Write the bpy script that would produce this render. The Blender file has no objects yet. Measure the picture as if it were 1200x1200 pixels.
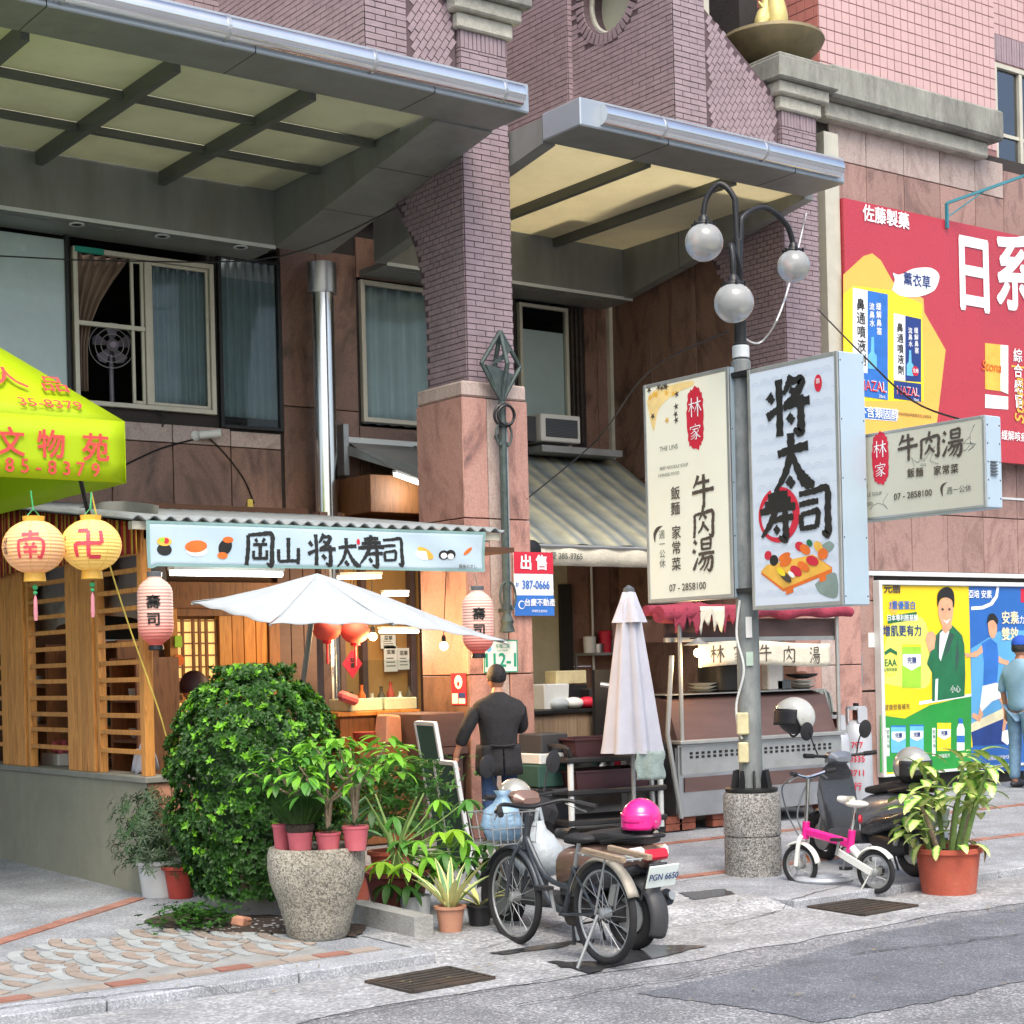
import bpy,math,random
from mathutils import Vector,Matrix
random.seed(7)
R=math.radians
SC=bpy.context.scene
COL=SC.collection
# ---------------------------------------------------------------- camera
FPX,CX,CY,ROLL,YAW=1977.0,600.0,783.0,R(1.4),R(36.7)  # focal length in photo pixels, principal point, roll, yaw
CAM=Vector((0,0,1.6))
FW=Vector((math.sin(YAW),math.cos(YAW),0)); RT=Vector((math.cos(YAW),-math.sin(YAW),0)); UP=Vector((0,0,1))
cr,sr=math.cos(ROLL),math.sin(ROLL)
cam_r=RT*cr-UP*sr
cam_u=RT*sr+UP*cr
cd=bpy.data.cameras.new('camera')
cam=bpy.data.objects.new('camera',cd); COL.objects.link(cam)
mw=Matrix.Identity(4)
for i in range(3):
 mw[i][0]=cam_r[i]; mw[i][1]=cam_u[i]; mw[i][2]=-FW[i]; mw[i][3]=CAM[i]
cam.matrix_world=mw
cd.sensor_fit='HORIZONTAL'; cd.sensor_width=36.0; cd.lens=FPX/1200.0*36.0
cd.shift_x=(600.0-CX)/1200.0; cd.shift_y=(CY-600.0)/1200.0
cd.clip_start=0.1; cd.clip_end=3000
SC.camera=cam
SC.render.resolution_x=1024; SC.render.resolution_y=1024
# ---------------------------------------------------------------- sky, sun, exposure (bright overcast daylight)
wd=bpy.data.worlds.new('World'); SC.world=wd; wd.use_nodes=True
nt=wd.node_tree; bg=nt.nodes['Background']
sky=nt.nodes.new('ShaderNodeTexSky'); sky.sky_type='NISHITA'; sky.sun_disc=False
SUN_EL,SUN_AZ=R(56),R(205)  # azimuth clockwise from +Y: the light comes over the street, from behind the camera
sky.sun_elevation=SUN_EL; sky.sun_rotation=SUN_AZ
sky.air_density=1.0; sky.dust_density=5.0; sky.ozone_density=1.0
nt.links.new(sky.outputs[0],bg.inputs[0]); bg.inputs[1].default_value=0.15
sl=bpy.data.lights.new('sun','SUN'); sl.energy=0.9; sl.angle=R(30); sl.color=(1.0,0.97,0.92)
so=bpy.data.objects.new('sun',sl); COL.objects.link(so)
sd=Vector((math.sin(SUN_AZ)*math.cos(SUN_EL),math.cos(SUN_AZ)*math.cos(SUN_EL),math.sin(SUN_EL)))
so.rotation_euler=sd.to_track_quat('Z','Y').to_euler(); so.location=(-10,-20,40)
vs=SC.view_settings
vs.view_transform='Standard'; vs.look='None'; vs.exposure=0.98; vs.gamma=1.0; vs.use_curve_mapping=False
SC.cycles.use_adaptive_sampling=True; SC.cycles.adaptive_threshold=0.02; SC.cycles.max_bounces=5; SC.cycles.diffuse_bounces=4; SC.cycles.glossy_bounces=2; SC.cycles.transmission_bounces=3; SC.cycles.transparent_max_bounces=8; SC.cycles.caustics_reflective=False; SC.cycles.caustics_refractive=False
# ---------------------------------------------------------------- photo pixel -> direction -> place on a known plane
def ray(px,py):
 u,v=(px-CX)/FPX,(CY-py)/FPX
 return FW+cam_r*u+cam_u*v
def atY(px,py,Y):d=ray(px,py); return CAM+d*(Y/d.y)
def atX(px,py,X):d=ray(px,py); return CAM+d*(X/d.x)
def atZ(px,py,Z):d=ray(px,py); return CAM+d*((Z-CAM.z)/d.z)
def atD(px,py,D):return CAM+ray(px,py)*D
KERB_Y=7.95
def gz(Y):return 0.0 if Y<KERB_Y else 0.05+(Y-KERB_Y)*0.016
def ground(px,py):  # the sloping pavement, or the road in front of the kerb
 d=ray(px,py)
 p=CAM+d*(-CAM.z/d.z)
 if p.y<KERB_Y:return p
 t=(CAM.z-0.05+KERB_Y*0.016)/(0.016*d.y-d.z)
 return CAM+d*t
 # ---------------------------------------------------------------- naming helpers
ROOTM={}; LOCAL=set()
def tag(o,label=None,cat=None,group=None,kind=None):
 if label:o['label']=label
 if cat:o['category']=cat
 if group:o['group']=group
 if kind:o['kind']=kind
 return o
def thing(name,label,cat,loc=(0,0,0),rz=0.0,group=None,local=False):
 o=bpy.data.objects.new(name,None); COL.objects.link(o)
 o.empty_display_size=0.1
 o.location=loc; o.rotation_euler=(0,0,rz)
 ROOTM[o]=Matrix.Translation(loc)@Matrix.Rotation(rz,4,'Z')
 if local:LOCAL.add(o)
 return tag(o,label,cat,group)
def rootm(o):
 while o is not None:
  if o in LOCAL:return Matrix.Identity(4)
  if o in ROOTM:return ROOTM[o]
  o=o.parent
 return Matrix.Identity(4)
def link(name,me,mat=None,parent=None):
 o=bpy.data.objects.new(name,me); COL.objects.link(o)
 if mat is not None and len(me.materials)==0:me.materials.append(mat)
 if parent is not None:o.parent=parent
 return o
def copy_tree(o,parent=None):
 c=o.copy(); COL.objects.link(c)
 if parent is not None:c.parent=parent
 for ch in[q for q in bpy.data.objects if q.parent==o]:copy_tree(ch,c)
 return c
 # ---------------------------------------------------------------- mesh builder
def rotm(rx=0,ry=0,rz=0):
 return Matrix.Rotation(rz,3,'Z')@Matrix.Rotation(ry,3,'Y')@Matrix.Rotation(rx,3,'X')
def frame(d):
 d=d.normalized(); a=Vector((0,0,1)) if abs(d.z)<0.95 else Vector((1,0,0))
 x=d.cross(a).normalized(); return x,x.cross(d).normalized()
def smooth_path(pts,n=6):
 P=[Vector(p) for p in pts]
 if len(P)<3:return P
 out=[]
 for i in range(len(P)-1):
  p0=P[max(i-1,0)]; p1=P[i]; p2=P[i+1]; p3=P[min(i+2,len(P)-1)]
  for k in range(n):
   t=k/n
   out.append(0.5*((2*p1)+(p2-p0)*t+(2*p0-5*p1+4*p2-p3)*t*t+(3*p1-p0-3*p2+p3)*t**3))
 out.append(P[-1]); return out
class MB:
 def __init__(s):s.v=[]; s.f=[]; s.m=None
 def add(s,vs,fs,M=None):
  b=len(s.v)
  s.v+=[tuple(M@Vector(p)) if M is not None else tuple(p) for p in vs]
  s.f+=[tuple(i+b for i in f) for f in fs]; return s
 def box(s,c,size,rot=None,bev=0.0,taper=None):
  x,y,z=size[0]/2,size[1]/2,size[2]/2; c=Vector(c)
  tx,ty=taper if taper else(1,1)
  if bev<=0:
   V=[(-x,-y,-z),(x,-y,-z),(x,y,-z),(-x,y,-z),(-x*tx,-y*ty,z),(x*tx,-y*ty,z),(x*tx,y*ty,z),(-x*tx,y*ty,z)]
   F=[(0,3,2,1),(4,5,6,7),(0,1,5,4),(1,2,6,5),(2,3,7,6),(3,0,4,7)]
  else:
   b=min(bev,x*.95,y*.95,z*.95); V=[]; F=[]
   for zz,kx,ky in((-z,x-b,y-b),(-z+b,x,y),(z-b,x,y),(z,x-b,y-b)):
    t=(zz+z)/(2*z); ax=1+(tx-1)*t; ay=1+(ty-1)*t
    o=b if kx==x else 0
    if o:ring=[(-x+b,-y),(x-b,-y),(x,-y+b),(x,y-b),(x-b,y),(-x+b,y),(-x,y-b),(-x,-y+b)]
    else:ring=[(-kx,-ky)]*0+[(-kx+0,-ky),(kx,-ky),(kx,-ky),(kx,ky),(kx,ky),(-kx,ky),(-kx,ky),(-kx,-ky)]
    V+=[(px*ax,py*ay,zz) for px,py in ring]
   for k in range(3):
    for i in range(8):
     j=(i+1)%8; F.append((k*8+i,k*8+j,k*8+8+j,k*8+8+i))
   F.append((7,5,3,1)); F.append((24,26,28,30))
  V=[c+(rot@Vector(p) if rot is not None else Vector(p)) for p in V]
  return s.add(V,F)
 def bx(s,x0,x1,y0,y1,z0,z1,bev=0.0):return s.box(((x0+x1)/2,(y0+y1)/2,(z0+z1)/2),(abs(x1-x0),abs(y1-y0),abs(z1-z0)),None,bev)
 def bar(s,a,b,w,h=None,up=None):
  a=Vector(a); b=Vector(b); h=h or w; d=(b-a)
  if up is None:x,y=frame(d)
  else:x=d.normalized().cross(Vector(up)).normalized(); y=x.cross(d.normalized())
  V=[]
  for p in(a,b):V+=[p-x*w/2-y*h/2,p+x*w/2-y*h/2,p+x*w/2+y*h/2,p-x*w/2+y*h/2]
  return s.add(V,[(0,3,2,1),(4,5,6,7),(0,1,5,4),(1,2,6,5),(2,3,7,6),(3,0,4,7)])
 def tube(s,pts,r,n=8,smooth=0,closed=False,cap=True):
  P=smooth_path(pts,smooth) if smooth else[Vector(p) for p in pts]
  m=len(P); rr=r if isinstance(r,(list,tuple)) else None
  if rr:
   rs=[rr[min(int(i*(len(rr)-1)/max(m-1,1)),len(rr)-2)]*(1-((i*(len(rr)-1)/max(m-1,1))-min(int(i*(len(rr)-1)/max(m-1,1)),len(rr)-2)))+rr[min(int(i*(len(rr)-1)/max(m-1,1)),len(rr)-2)+1]*((i*(len(rr)-1)/max(m-1,1))-min(int(i*(len(rr)-1)/max(m-1,1)),len(rr)-2)) for i in range(m)]
  else:rs=[r]*m
  V=[]; F=[]; px=None
  for i in range(m):
   if closed:d=P[(i+1)%m]-P[i-1]
   else:d=P[min(i+1,m-1)]-P[max(i-1,0)]
   if d.length<1e-9:d=Vector((0,0,1))
   if px is None:x,y=frame(d)
   else:
    dn=d.normalized(); x=(px-dn*px.dot(dn))
    x=x.normalized() if x.length>1e-6 else frame(d)[0]; y=dn.cross(x)
    y=-y
   px=x
   for k in range(n):
    a=2*math.pi*k/n; V.append(P[i]+(x*math.cos(a)+y*math.sin(a))*rs[i])
  lim=m if closed else m-1
  for i in range(lim):
   for k in range(n):
    j=(k+1)%n; i2=(i+1)%m
    F.append((i*n+k,i*n+j,i2*n+j,i2*n+k))
  if cap and not closed:
   F.append(tuple(range(n))); F.append(tuple(reversed(range((m-1)*n,m*n))))
  return s.add(V,F)
 def ring(s,c,axis,rad,r,n=28,m=8,a0=0,a1=None):
  c=Vector(c); x,y=frame(Vector(axis))
  if a1 is None:return s.tube([c+(x*math.cos(2*math.pi*i/n)+y*math.sin(2*math.pi*i/n))*rad for i in range(n)],r,m,closed=True)
  return s.tube([c+(x*math.cos(a0+(a1-a0)*i/n)+y*math.sin(a0+(a1-a0)*i/n))*rad for i in range(n+1)],r,m)
 def lathe(s,prof,c=(0,0,0),n=24,axis=None,sx=1,sy=1,capb=True,capt=True,wob=0):
  c=Vector(c); V=[]; F=[]
  if axis is not None:
   z=Vector(axis).normalized(); x,y=frame(z)
  else:x,y,z=Vector((1,0,0)),Vector((0,1,0)),Vector((0,0,1))
  for r,h in prof:
   for k in range(n):
    a=2*math.pi*k/n; q=r*(1+wob*(math.sin(a*3+h*9)+.6*math.sin(a*5+h*17)))
    V.append(c+x*math.cos(a)*q*sx+y*math.sin(a)*q*sy+z*h)
  for i in range(len(prof)-1):
   for k in range(n):
    j=(k+1)%n; F.append((i*n+k,i*n+j,i*n+n+j,i*n+n+k))
  if capb:F.append(tuple(reversed(range(n))))
  if capt:F.append(tuple(range((len(prof)-1)*n,len(prof)*n)))
  return s.add(V,F)
 def sphere(s,c,r,n=20,m=12,sx=1,sy=1,sz=1,rot=None,t0=0.0,t1=math.pi):
  c=Vector(c); V=[]; F=[]
  for i in range(m+1):
   t=t0+(t1-t0)*i/m
   for k in range(n):
    a=2*math.pi*k/n
    p=Vector((math.sin(t)*math.cos(a)*sx,math.sin(t)*math.sin(a)*sy,math.cos(t)*sz))*r
    V.append(c+(rot@p if rot is not None else p))
  for i in range(m):
   for k in range(n):
    j=(k+1)%n; F.append((i*n+k,i*n+n+k,i*n+n+j,i*n+j))
  return s.add(V,F)
 def prism(s,poly,d,M=None):
  d=Vector(d); n=len(poly); P=[Vector(p) for p in poly]
  V=P+[p+d for p in P]
  F=[tuple(reversed(range(n))),tuple(range(n,2*n))]+[(i,(i+1)%n,n+(i+1)%n,n+i) for i in range(n)]
  return s.add(V,F,M)
 def quad(s,a,b,c,d):return s.add([a,b,c,d],[(0,1,2,3)])
 def grid(s,fn,nu,nv):
  V=[fn(i/nu,j/nv) for j in range(nv+1) for i in range(nu+1)]
  F=[(j*(nu+1)+i,j*(nu+1)+i+1,(j+1)*(nu+1)+i+1,(j+1)*(nu+1)+i) for j in range(nv) for i in range(nu)]
  return s.add(V,F)
 def mesh(s,name,inv=None):
  me=bpy.data.meshes.new(name)
  V=[tuple(inv@Vector(p)) for p in s.v] if inv is not None else s.v
  me.from_pydata(V,[],s.f); me.update(); return me
 def build(s,name,mat,parent=None,world=True,smooth=False,solid=0.0,bevel=0.0):
  inv=rootm(parent).inverted() if(parent is not None and world) else None
  me=s.mesh(name,inv)
  if smooth:
   me.polygons.foreach_set('use_smooth',[True]*len(me.polygons))
   if smooth!='all':
    try:me.set_sharp_from_angle(angle=R(38))
    except Exception:pass
  o=link(name,me,mat,parent)
  if solid:md=o.modifiers.new('thickness','SOLIDIFY'); md.thickness=solid; md.offset=0
  if bevel:md=o.modifiers.new('edge','BEVEL'); md.width=bevel; md.segments=2; md.limit_method='ANGLE'
  return o
def fix_normals(o):
 import bmesh
 bm=bmesh.new(); bm.from_mesh(o.data); bmesh.ops.recalc_face_normals(bm,faces=bm.faces); bm.to_mesh(o.data); bm.free(); return o
 # ---------------------------------------------------------------- procedural materials
def nodes(m):return m.node_tree.nodes,m.node_tree.links
def hexc(h):
 h=h.lstrip('#'); c=[int(h[i:i+2],16)/255 for i in(0,2,4)]
 return tuple(x/12.92 if x<=.04045 else((x+.055)/1.055)**2.4 for x in c)
MATS={}
def M(name,col,rough=.6,metal=0.0,var=.18,scale=6.0,bump=0.0,bscale=40.0,spec=.5,coat=0.0,dirt=0.0,dirtcol=(.05,.045,.04),dscale=2.5,stretch=(1,1,1),emit=0.0,ecol=None,alpha=1.0,trans=0.0,rvar=.12,rand=0.0,sss=0.0,transl=None):
 if name in MATS:return MATS[name]
 if isinstance(col,str):col=hexc(col)
 m=bpy.data.materials.new(name); m.use_nodes=True; N,L=nodes(m); b=N['Principled BSDF']
 tc=N.new('ShaderNodeTexCoord'); mp=N.new('ShaderNodeMapping'); mp.inputs['Scale'].default_value=stretch
 L.new(tc.outputs['Object'],mp.inputs[0]); src=mp.outputs[0]
 n1=N.new('ShaderNodeTexNoise'); n1.inputs['Scale'].default_value=scale; n1.inputs['Detail'].default_value=6; n1.inputs['Roughness'].default_value=.65
 L.new(src,n1.inputs['Vector'])
 rp=N.new('ShaderNodeValToRGB'); e=rp.color_ramp.elements
 e[0].position=.3; e[1].position=.7
 e[0].color=(*[c*(1-var) for c in col],1); e[1].color=(*[min(1,c*(1+var)) for c in col],1)
 L.new(n1.outputs['Fac'],rp.inputs[0]); cout=rp.outputs[0]
 if rand>0:
  oi=N.new('ShaderNodeObjectInfo'); hs=N.new('ShaderNodeHueSaturation'); mr=N.new('ShaderNodeMapRange')
  mr.inputs['To Min'].default_value=1-rand; mr.inputs['To Max'].default_value=1+rand
  L.new(oi.outputs['Random'],mr.inputs[0]); L.new(mr.outputs[0],hs.inputs['Value']); L.new(cout,hs.inputs['Color']); cout=hs.outputs[0]
 if dirt>0:
  n2=N.new('ShaderNodeTexNoise'); n2.inputs['Scale'].default_value=dscale; n2.inputs['Detail'].default_value=8; n2.inputs['Roughness'].default_value=.7
  L.new(src,n2.inputs['Vector'])
  r2=N.new('ShaderNodeValToRGB'); r2.color_ramp.elements[0].position=.48; r2.color_ramp.elements[1].position=.72
  r2.color_ramp.elements[0].color=(0,0,0,1); r2.color_ramp.elements[1].color=(dirt,dirt,dirt,1)
  L.new(n2.outputs['Fac'],r2.inputs[0])
  mx=N.new('ShaderNodeMix'); mx.data_type='RGBA'; L.new(r2.outputs[0],mx.inputs[0]); L.new(cout,mx.inputs[6]); mx.inputs[7].default_value=(*dirtcol,1); cout=mx.outputs[2]
 L.new(cout,b.inputs['Base Color'])
 mr=N.new('ShaderNodeMapRange'); mr.inputs['To Min'].default_value=max(0,rough-rvar); mr.inputs['To Max'].default_value=min(1,rough+rvar)
 L.new(n1.outputs['Fac'],mr.inputs[0]); L.new(mr.outputs[0],b.inputs['Roughness'])
 b.inputs['Metallic'].default_value=metal; b.inputs['Specular IOR Level'].default_value=spec
 if coat:b.inputs['Coat Weight'].default_value=coat; b.inputs['Coat Roughness'].default_value=.08
 if bump:
  n3=N.new('ShaderNodeTexNoise'); n3.inputs['Scale'].default_value=bscale; n3.inputs['Detail'].default_value=5; L.new(src,n3.inputs['Vector'])
  bp=N.new('ShaderNodeBump'); bp.inputs['Strength'].default_value=bump; bp.inputs['Distance'].default_value=.02
  L.new(n3.outputs['Fac'],bp.inputs['Height']); L.new(bp.outputs[0],b.inputs['Normal'])
 if emit:b.inputs['Emission Strength'].default_value=emit; b.inputs['Emission Color'].default_value=(*(ecol or col),1)
 if emit and ecol is None:L.new(cout,b.inputs['Emission Color'])
 b.inputs['Alpha'].default_value=alpha
 if trans:b.inputs['Transmission Weight'].default_value=trans
 if transl is not None:
  t=N.new('ShaderNodeBsdfTranslucent'); L.new(cout,t.inputs[0]); ms=N.new('ShaderNodeMixShader'); ms.inputs[0].default_value=transl
  L.new(b.outputs[0],ms.inputs[1]); L.new(t.outputs[0],ms.inputs[2]); L.new(ms.outputs[0],N['Material Output'].inputs[0])
 MATS[name]=m; return m
 # short forms: one primitive, one part
def bxp(name,mat,par,x0,x1,y0,y1,z0,z1,bev=0.0):m=MB(); m.bx(x0,x1,y0,y1,z0,z1,bev); return m.build(name,MATS[mat],par)
def obx(name,mat,par,c,size,rot=None,bev=0.0,taper=None):m=MB(); m.box(c,size,rot,bev,taper); return m.build(name,MATS[mat],par)
def tbp(name,mat,par,pts,r,n=8,sm=0):m=MB(); m.tube(pts,r,n,smooth=sm); return m.build(name,MATS[mat],par,smooth=True)
def ltp(name,mat,par,prof,c=(0,0,0),n=24,axis=None,sx=1,sy=1):m=MB(); m.lathe(prof,c,n,axis,sx,sy); return m.build(name,MATS[mat],par,smooth=True)
def spp(name,mat,par,c,r,sx=1,sy=1,sz=1,rot=None,t0=0.0,t1=math.pi,n=20):m=MB(); m.sphere(c,r,n,14,sx,sy,sz,rot,t0,t1); return m.build(name,MATS[mat],par,smooth='all')
def grp(name,mat,par,fn,nu,nv,solid=0.0):m=MB(); m.grid(fn,nu,nv); return m.build(name,MATS[mat],par,smooth='all',solid=solid)
def brp(name,mat,par,a,b,w,h=None,up=None):m=MB(); m.bar(a,b,w,h,up); return m.build(name,MATS[mat],par)
def newmat(name):
 m=bpy.data.materials.new(name); m.use_nodes=True; MATS[name]=m; return m
def ramp(N,stops):
 r=N.new('ShaderNodeValToRGB'); e=r.color_ramp.elements
 while len(e)<len(stops):e.new(.5)
 for q,(p,c) in zip(e,stops):q.position=p; q.color=(*(hexc(c) if isinstance(c,str) else c),1)
 return r
def granite(name,c0,c1,c2,scale=1.6,dist=3.5,rough=.35,rand=.12,speck=.35):
 m=newmat(name); N,L=nodes(m); b=N['Principled BSDF']
 tc=N.new('ShaderNodeTexCoord'); oi=N.new('ShaderNodeObjectInfo')
 ad=N.new('ShaderNodeVectorMath'); ad.operation='MULTIPLY_ADD'
 cb=N.new('ShaderNodeCombineXYZ')
 for k in range(3):L.new(oi.outputs['Random'],cb.inputs[k])
 L.new(cb.outputs[0],ad.inputs[0]); ad.inputs[1].default_value=(17,31,23); L.new(tc.outputs['Object'],ad.inputs[2])
 mp=N.new('ShaderNodeMapping'); mp.inputs['Rotation'].default_value=(.4,.5,.9); mp.inputs['Scale'].default_value=(1,1,.55); L.new(ad.outputs[0],mp.inputs[0])
 n1=N.new('ShaderNodeTexNoise'); n1.inputs['Scale'].default_value=scale; n1.inputs['Detail'].default_value=7; n1.inputs['Distortion'].default_value=dist; n1.inputs['Roughness'].default_value=.62
 L.new(mp.outputs[0],n1.inputs['Vector'])
 r1=ramp(N,[(.28,c2),(.40,c1),(.52,c0),(.66,c0),(.74,c1),(.86,c2)]); L.new(n1.outputs['Fac'],r1.inputs[0])
 n2=N.new('ShaderNodeTexNoise'); n2.inputs['Scale'].default_value=90; n2.inputs['Detail'].default_value=3; L.new(mp.outputs[0],n2.inputs['Vector'])
 r2=ramp(N,[(.35,(.45,.45,.45)),(.65,(1.25,1.25,1.25))]); L.new(n2.outputs['Fac'],r2.inputs[0])
 mx=N.new('ShaderNodeMix'); mx.data_type='RGBA'; mx.blend_type='MULTIPLY'; mx.inputs[0].default_value=speck; L.new(r1.outputs[0],mx.inputs[6]); L.new(r2.outputs[0],mx.inputs[7])
 hs=N.new('ShaderNodeHueSaturation'); mr=N.new('ShaderNodeMapRange'); mr.inputs['To Min'].default_value=1-rand; mr.inputs['To Max'].default_value=1+rand
 L.new(oi.outputs['Random'],mr.inputs[0]); L.new(mr.outputs[0],hs.inputs['Value']); L.new(mx.outputs[2],hs.inputs['Color']); L.new(hs.outputs[0],b.inputs['Base Color'])
 rr=N.new('ShaderNodeMapRange'); rr.inputs['To Min'].default_value=rough-.1; rr.inputs['To Max'].default_value=rough+.2; L.new(n1.outputs['Fac'],rr.inputs[0]); L.new(rr.outputs[0],b.inputs['Roughness'])
 return m
def speckle(name,base,stops,scale=60,rough=.8,bump=.3,dirt=0.0,dirtcol=(.05,.05,.05)):
 m=newmat(name); N,L=nodes(m); b=N['Principled BSDF']
 tc=N.new('ShaderNodeTexCoord'); v=N.new('ShaderNodeTexVoronoi'); v.inputs['Scale'].default_value=scale; L.new(tc.outputs['Object'],v.inputs[0])
 sp=N.new('ShaderNodeSeparateColor'); L.new(v.outputs['Color'],sp.inputs[0]); r=ramp(N,stops); r.color_ramp.interpolation='LINEAR'; L.new(sp.outputs[0],r.inputs[0])
 n=N.new('ShaderNodeTexNoise'); n.inputs['Scale'].default_value=3; n.inputs['Detail'].default_value=6; L.new(tc.outputs['Object'],n.inputs[0])
 r2=ramp(N,[(.3,(.7,.7,.7)),(.7,(1.2,1.2,1.2))]); L.new(n.outputs['Fac'],r2.inputs[0])
 mx=N.new('ShaderNodeMix'); mx.data_type='RGBA'; mx.blend_type='MULTIPLY'; mx.inputs[0].default_value=.8; L.new(r.outputs[0],mx.inputs[6]); L.new(r2.outputs[0],mx.inputs[7])
 out=mx.outputs[2]
 if dirt:
  n4=N.new('ShaderNodeTexNoise'); n4.inputs['Scale'].default_value=2.2; n4.inputs['Detail'].default_value=9; n4.inputs['Roughness'].default_value=.7; L.new(tc.outputs['Object'],n4.inputs[0])
  r4=ramp(N,[(.45,(0,0,0)),(.7,(dirt,dirt,dirt))]); L.new(n4.outputs['Fac'],r4.inputs[0])
  m4=N.new('ShaderNodeMix'); m4.data_type='RGBA'; L.new(r4.outputs[0],m4.inputs[0]); L.new(out,m4.inputs[6]); m4.inputs[7].default_value=(*dirtcol,1); out=m4.outputs[2]
 L.new(out,b.inputs['Base Color']); b.inputs['Roughness'].default_value=rough
 bp=N.new('ShaderNodeBump'); bp.inputs['Strength'].default_value=bump; bp.inputs['Distance'].default_value=.006; L.new(v.outputs['Distance'],bp.inputs['Height']); L.new(bp.outputs[0],b.inputs['Normal'])
 return m
def stripes(name,cols,axis,period,rough=.7,offset=0.0,soft=False,transl=None):
 """bands of woven colour along one object axis"""
 m=newmat(name); N,L=nodes(m); b=N['Principled BSDF']
 tc=N.new('ShaderNodeTexCoord'); sx=N.new('ShaderNodeSeparateXYZ'); L.new(tc.outputs['Object'],sx.inputs[0])
 mt=N.new('ShaderNodeMath'); mt.operation='MULTIPLY_ADD'; mt.inputs[1].default_value=1/period; mt.inputs[2].default_value=offset+50; L.new(sx.outputs[axis],mt.inputs[0])
 fr=N.new('ShaderNodeMath'); fr.operation='FRACT'; L.new(mt.outputs[0],fr.inputs[0])
 r=ramp(N,cols); r.color_ramp.interpolation='LINEAR' if soft else 'CONSTANT'; L.new(fr.outputs[0],r.inputs[0])
 n=N.new('ShaderNodeTexNoise'); n.inputs['Scale'].default_value=5; n.inputs['Detail'].default_value=6; L.new(tc.outputs['Object'],n.inputs[0])
 r2=ramp(N,[(.3,(.7,.7,.7)),(.7,(1.15,1.15,1.15))]); L.new(n.outputs['Fac'],r2.inputs[0])
 mx=N.new('ShaderNodeMix'); mx.data_type='RGBA'; mx.blend_type='MULTIPLY'; mx.inputs[0].default_value=.8; L.new(r.outputs[0],mx.inputs[6]); L.new(r2.outputs[0],mx.inputs[7])
 L.new(mx.outputs[2],b.inputs['Base Color']); b.inputs['Roughness'].default_value=rough
 if transl:
  t=N.new('ShaderNodeBsdfTranslucent'); L.new(mx.outputs[2],t.inputs[0]); ms=N.new('ShaderNodeMixShader'); ms.inputs[0].default_value=transl
  L.new(b.outputs[0],ms.inputs[1]); L.new(t.outputs[0],ms.inputs[2]); L.new(ms.outputs[0],N['Material Output'].inputs[0])
 return m
def glass(name,tint=(.75,.85,.85),refl=.25,alpha=.25,rough=.03):
 """window pane: mostly see-through, with a mirror-like sheen"""
 m=newmat(name); N,L=nodes(m)
 t=N.new('ShaderNodeBsdfTransparent'); t.inputs[0].default_value=(*tint,1)
 g=N.new('ShaderNodeBsdfGlossy'); g.inputs['Roughness'].default_value=rough; g.inputs[0].default_value=(.9,.95,1,1)
 fz=N.new('ShaderNodeLayerWeight'); fz.inputs[0].default_value=refl
 ms=N.new('ShaderNodeMixShader'); L.new(fz.outputs['Fresnel'],ms.inputs[0]); L.new(t.outputs[0],ms.inputs[1]); L.new(g.outputs[0],ms.inputs[2]); L.new(ms.outputs[0],N['Material Output'].inputs[0])
 return m
def emitter(name,col,s):
 m=newmat(name); N,L=nodes(m); b=N['Principled BSDF']; b.inputs['Base Color'].default_value=(*col,1); b.inputs['Emission Color'].default_value=(*col,1); b.inputs['Emission Strength'].default_value=s; return m
 # --- stone, tile, concrete
granite('granite_pillar','#b38a7d','#9c756a','#5f4d4b',1.5,3.2,.45)
granite('granite_brown','#86695a','#70574a','#4a392f',1.5,3,.4,.14)
granite('granite_right','#a18379','#8d6f66','#73605c',1.7,3.6,.5,.1)
granite('granite_light','#b9a89f','#a9968d','#94837c',4,1.5,.5,.08)
M('pane_reflection','#b4c9ca',.25,var=.12,scale=2,coat=.3,dirt=.25,dirtcol=(.5,.55,.5))  # opaque pale pane: the bright reflection is put into its colour, plus dirt
M('joint_dark',(.035,.03,.028),.9,bump=.2)
M('tile_mauve','#96858a',.55,var=.14,scale=9,rand=.05,bump=.25,bscale=60,dirt=.25,dirtcol=(.12,.1,.1))
M('tile_joint','#5a4b50',.9)
M('tile_pink','#c3a3a0',.35,var=.07,scale=3,rand=.04)
M('tile_salmon','#c68074',.4,var=.08,scale=3)
M('pink_joint','#8f6a6a',.9)
M('cornice','#8f9188',.9,var=.25,scale=7,bump=.5,bscale=50,dirt=.85,dirtcol=(.09,.09,.085),dscale=2.2,stretch=(1,1,.35))
M('cornice_pale','#b4b3a6',.9,var=.2,scale=7,bump=.4,dirt=.55,dirtcol=(.14,.14,.12),dscale=3)
M('concrete_wall','#8b8a78',.85,var=.14,scale=2.5,bump=.15,bscale=30,dirt=.4,dirtcol=(.2,.17,.12),dscale=1.4)
M('concrete','#9b9c98',.9,var=.2,scale=6,bump=.4,bscale=60,dirt=.4)
M('coping','#7f7f76',.7,var=.2,scale=5,bump=.2)
speckle('terrazzo',None,[(0,(.06,.06,.055)),(.3,(.16,.16,.15)),(.55,(.27,.26,.24)),(1,(.42,.41,.38))],120,.8,.25,.3)
speckle('hewn_stone',None,[(0,(.13,.12,.1)),(.35,(.3,.28,.22)),(.7,(.42,.39,.31)),(1,(.5,.47,.39))],110,.95,.6,.75,(.14,.14,.13))
speckle('asphalt',None,[(0,(.12,.127,.135)),(.5,(.2,.208,.22)),(.85,(.3,.307,.32)),(1,(.48,.48,.48))],95,.9,.4,.6,(.09,.095,.105))
speckle('asphalt_patch',None,[(0,(.09,.1,.118)),(.6,(.13,.142,.162)),(.9,(.185,.195,.212)),(1,(.3,.31,.32))],110,.88,.35,.2,(.1,.1,.11))
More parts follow.
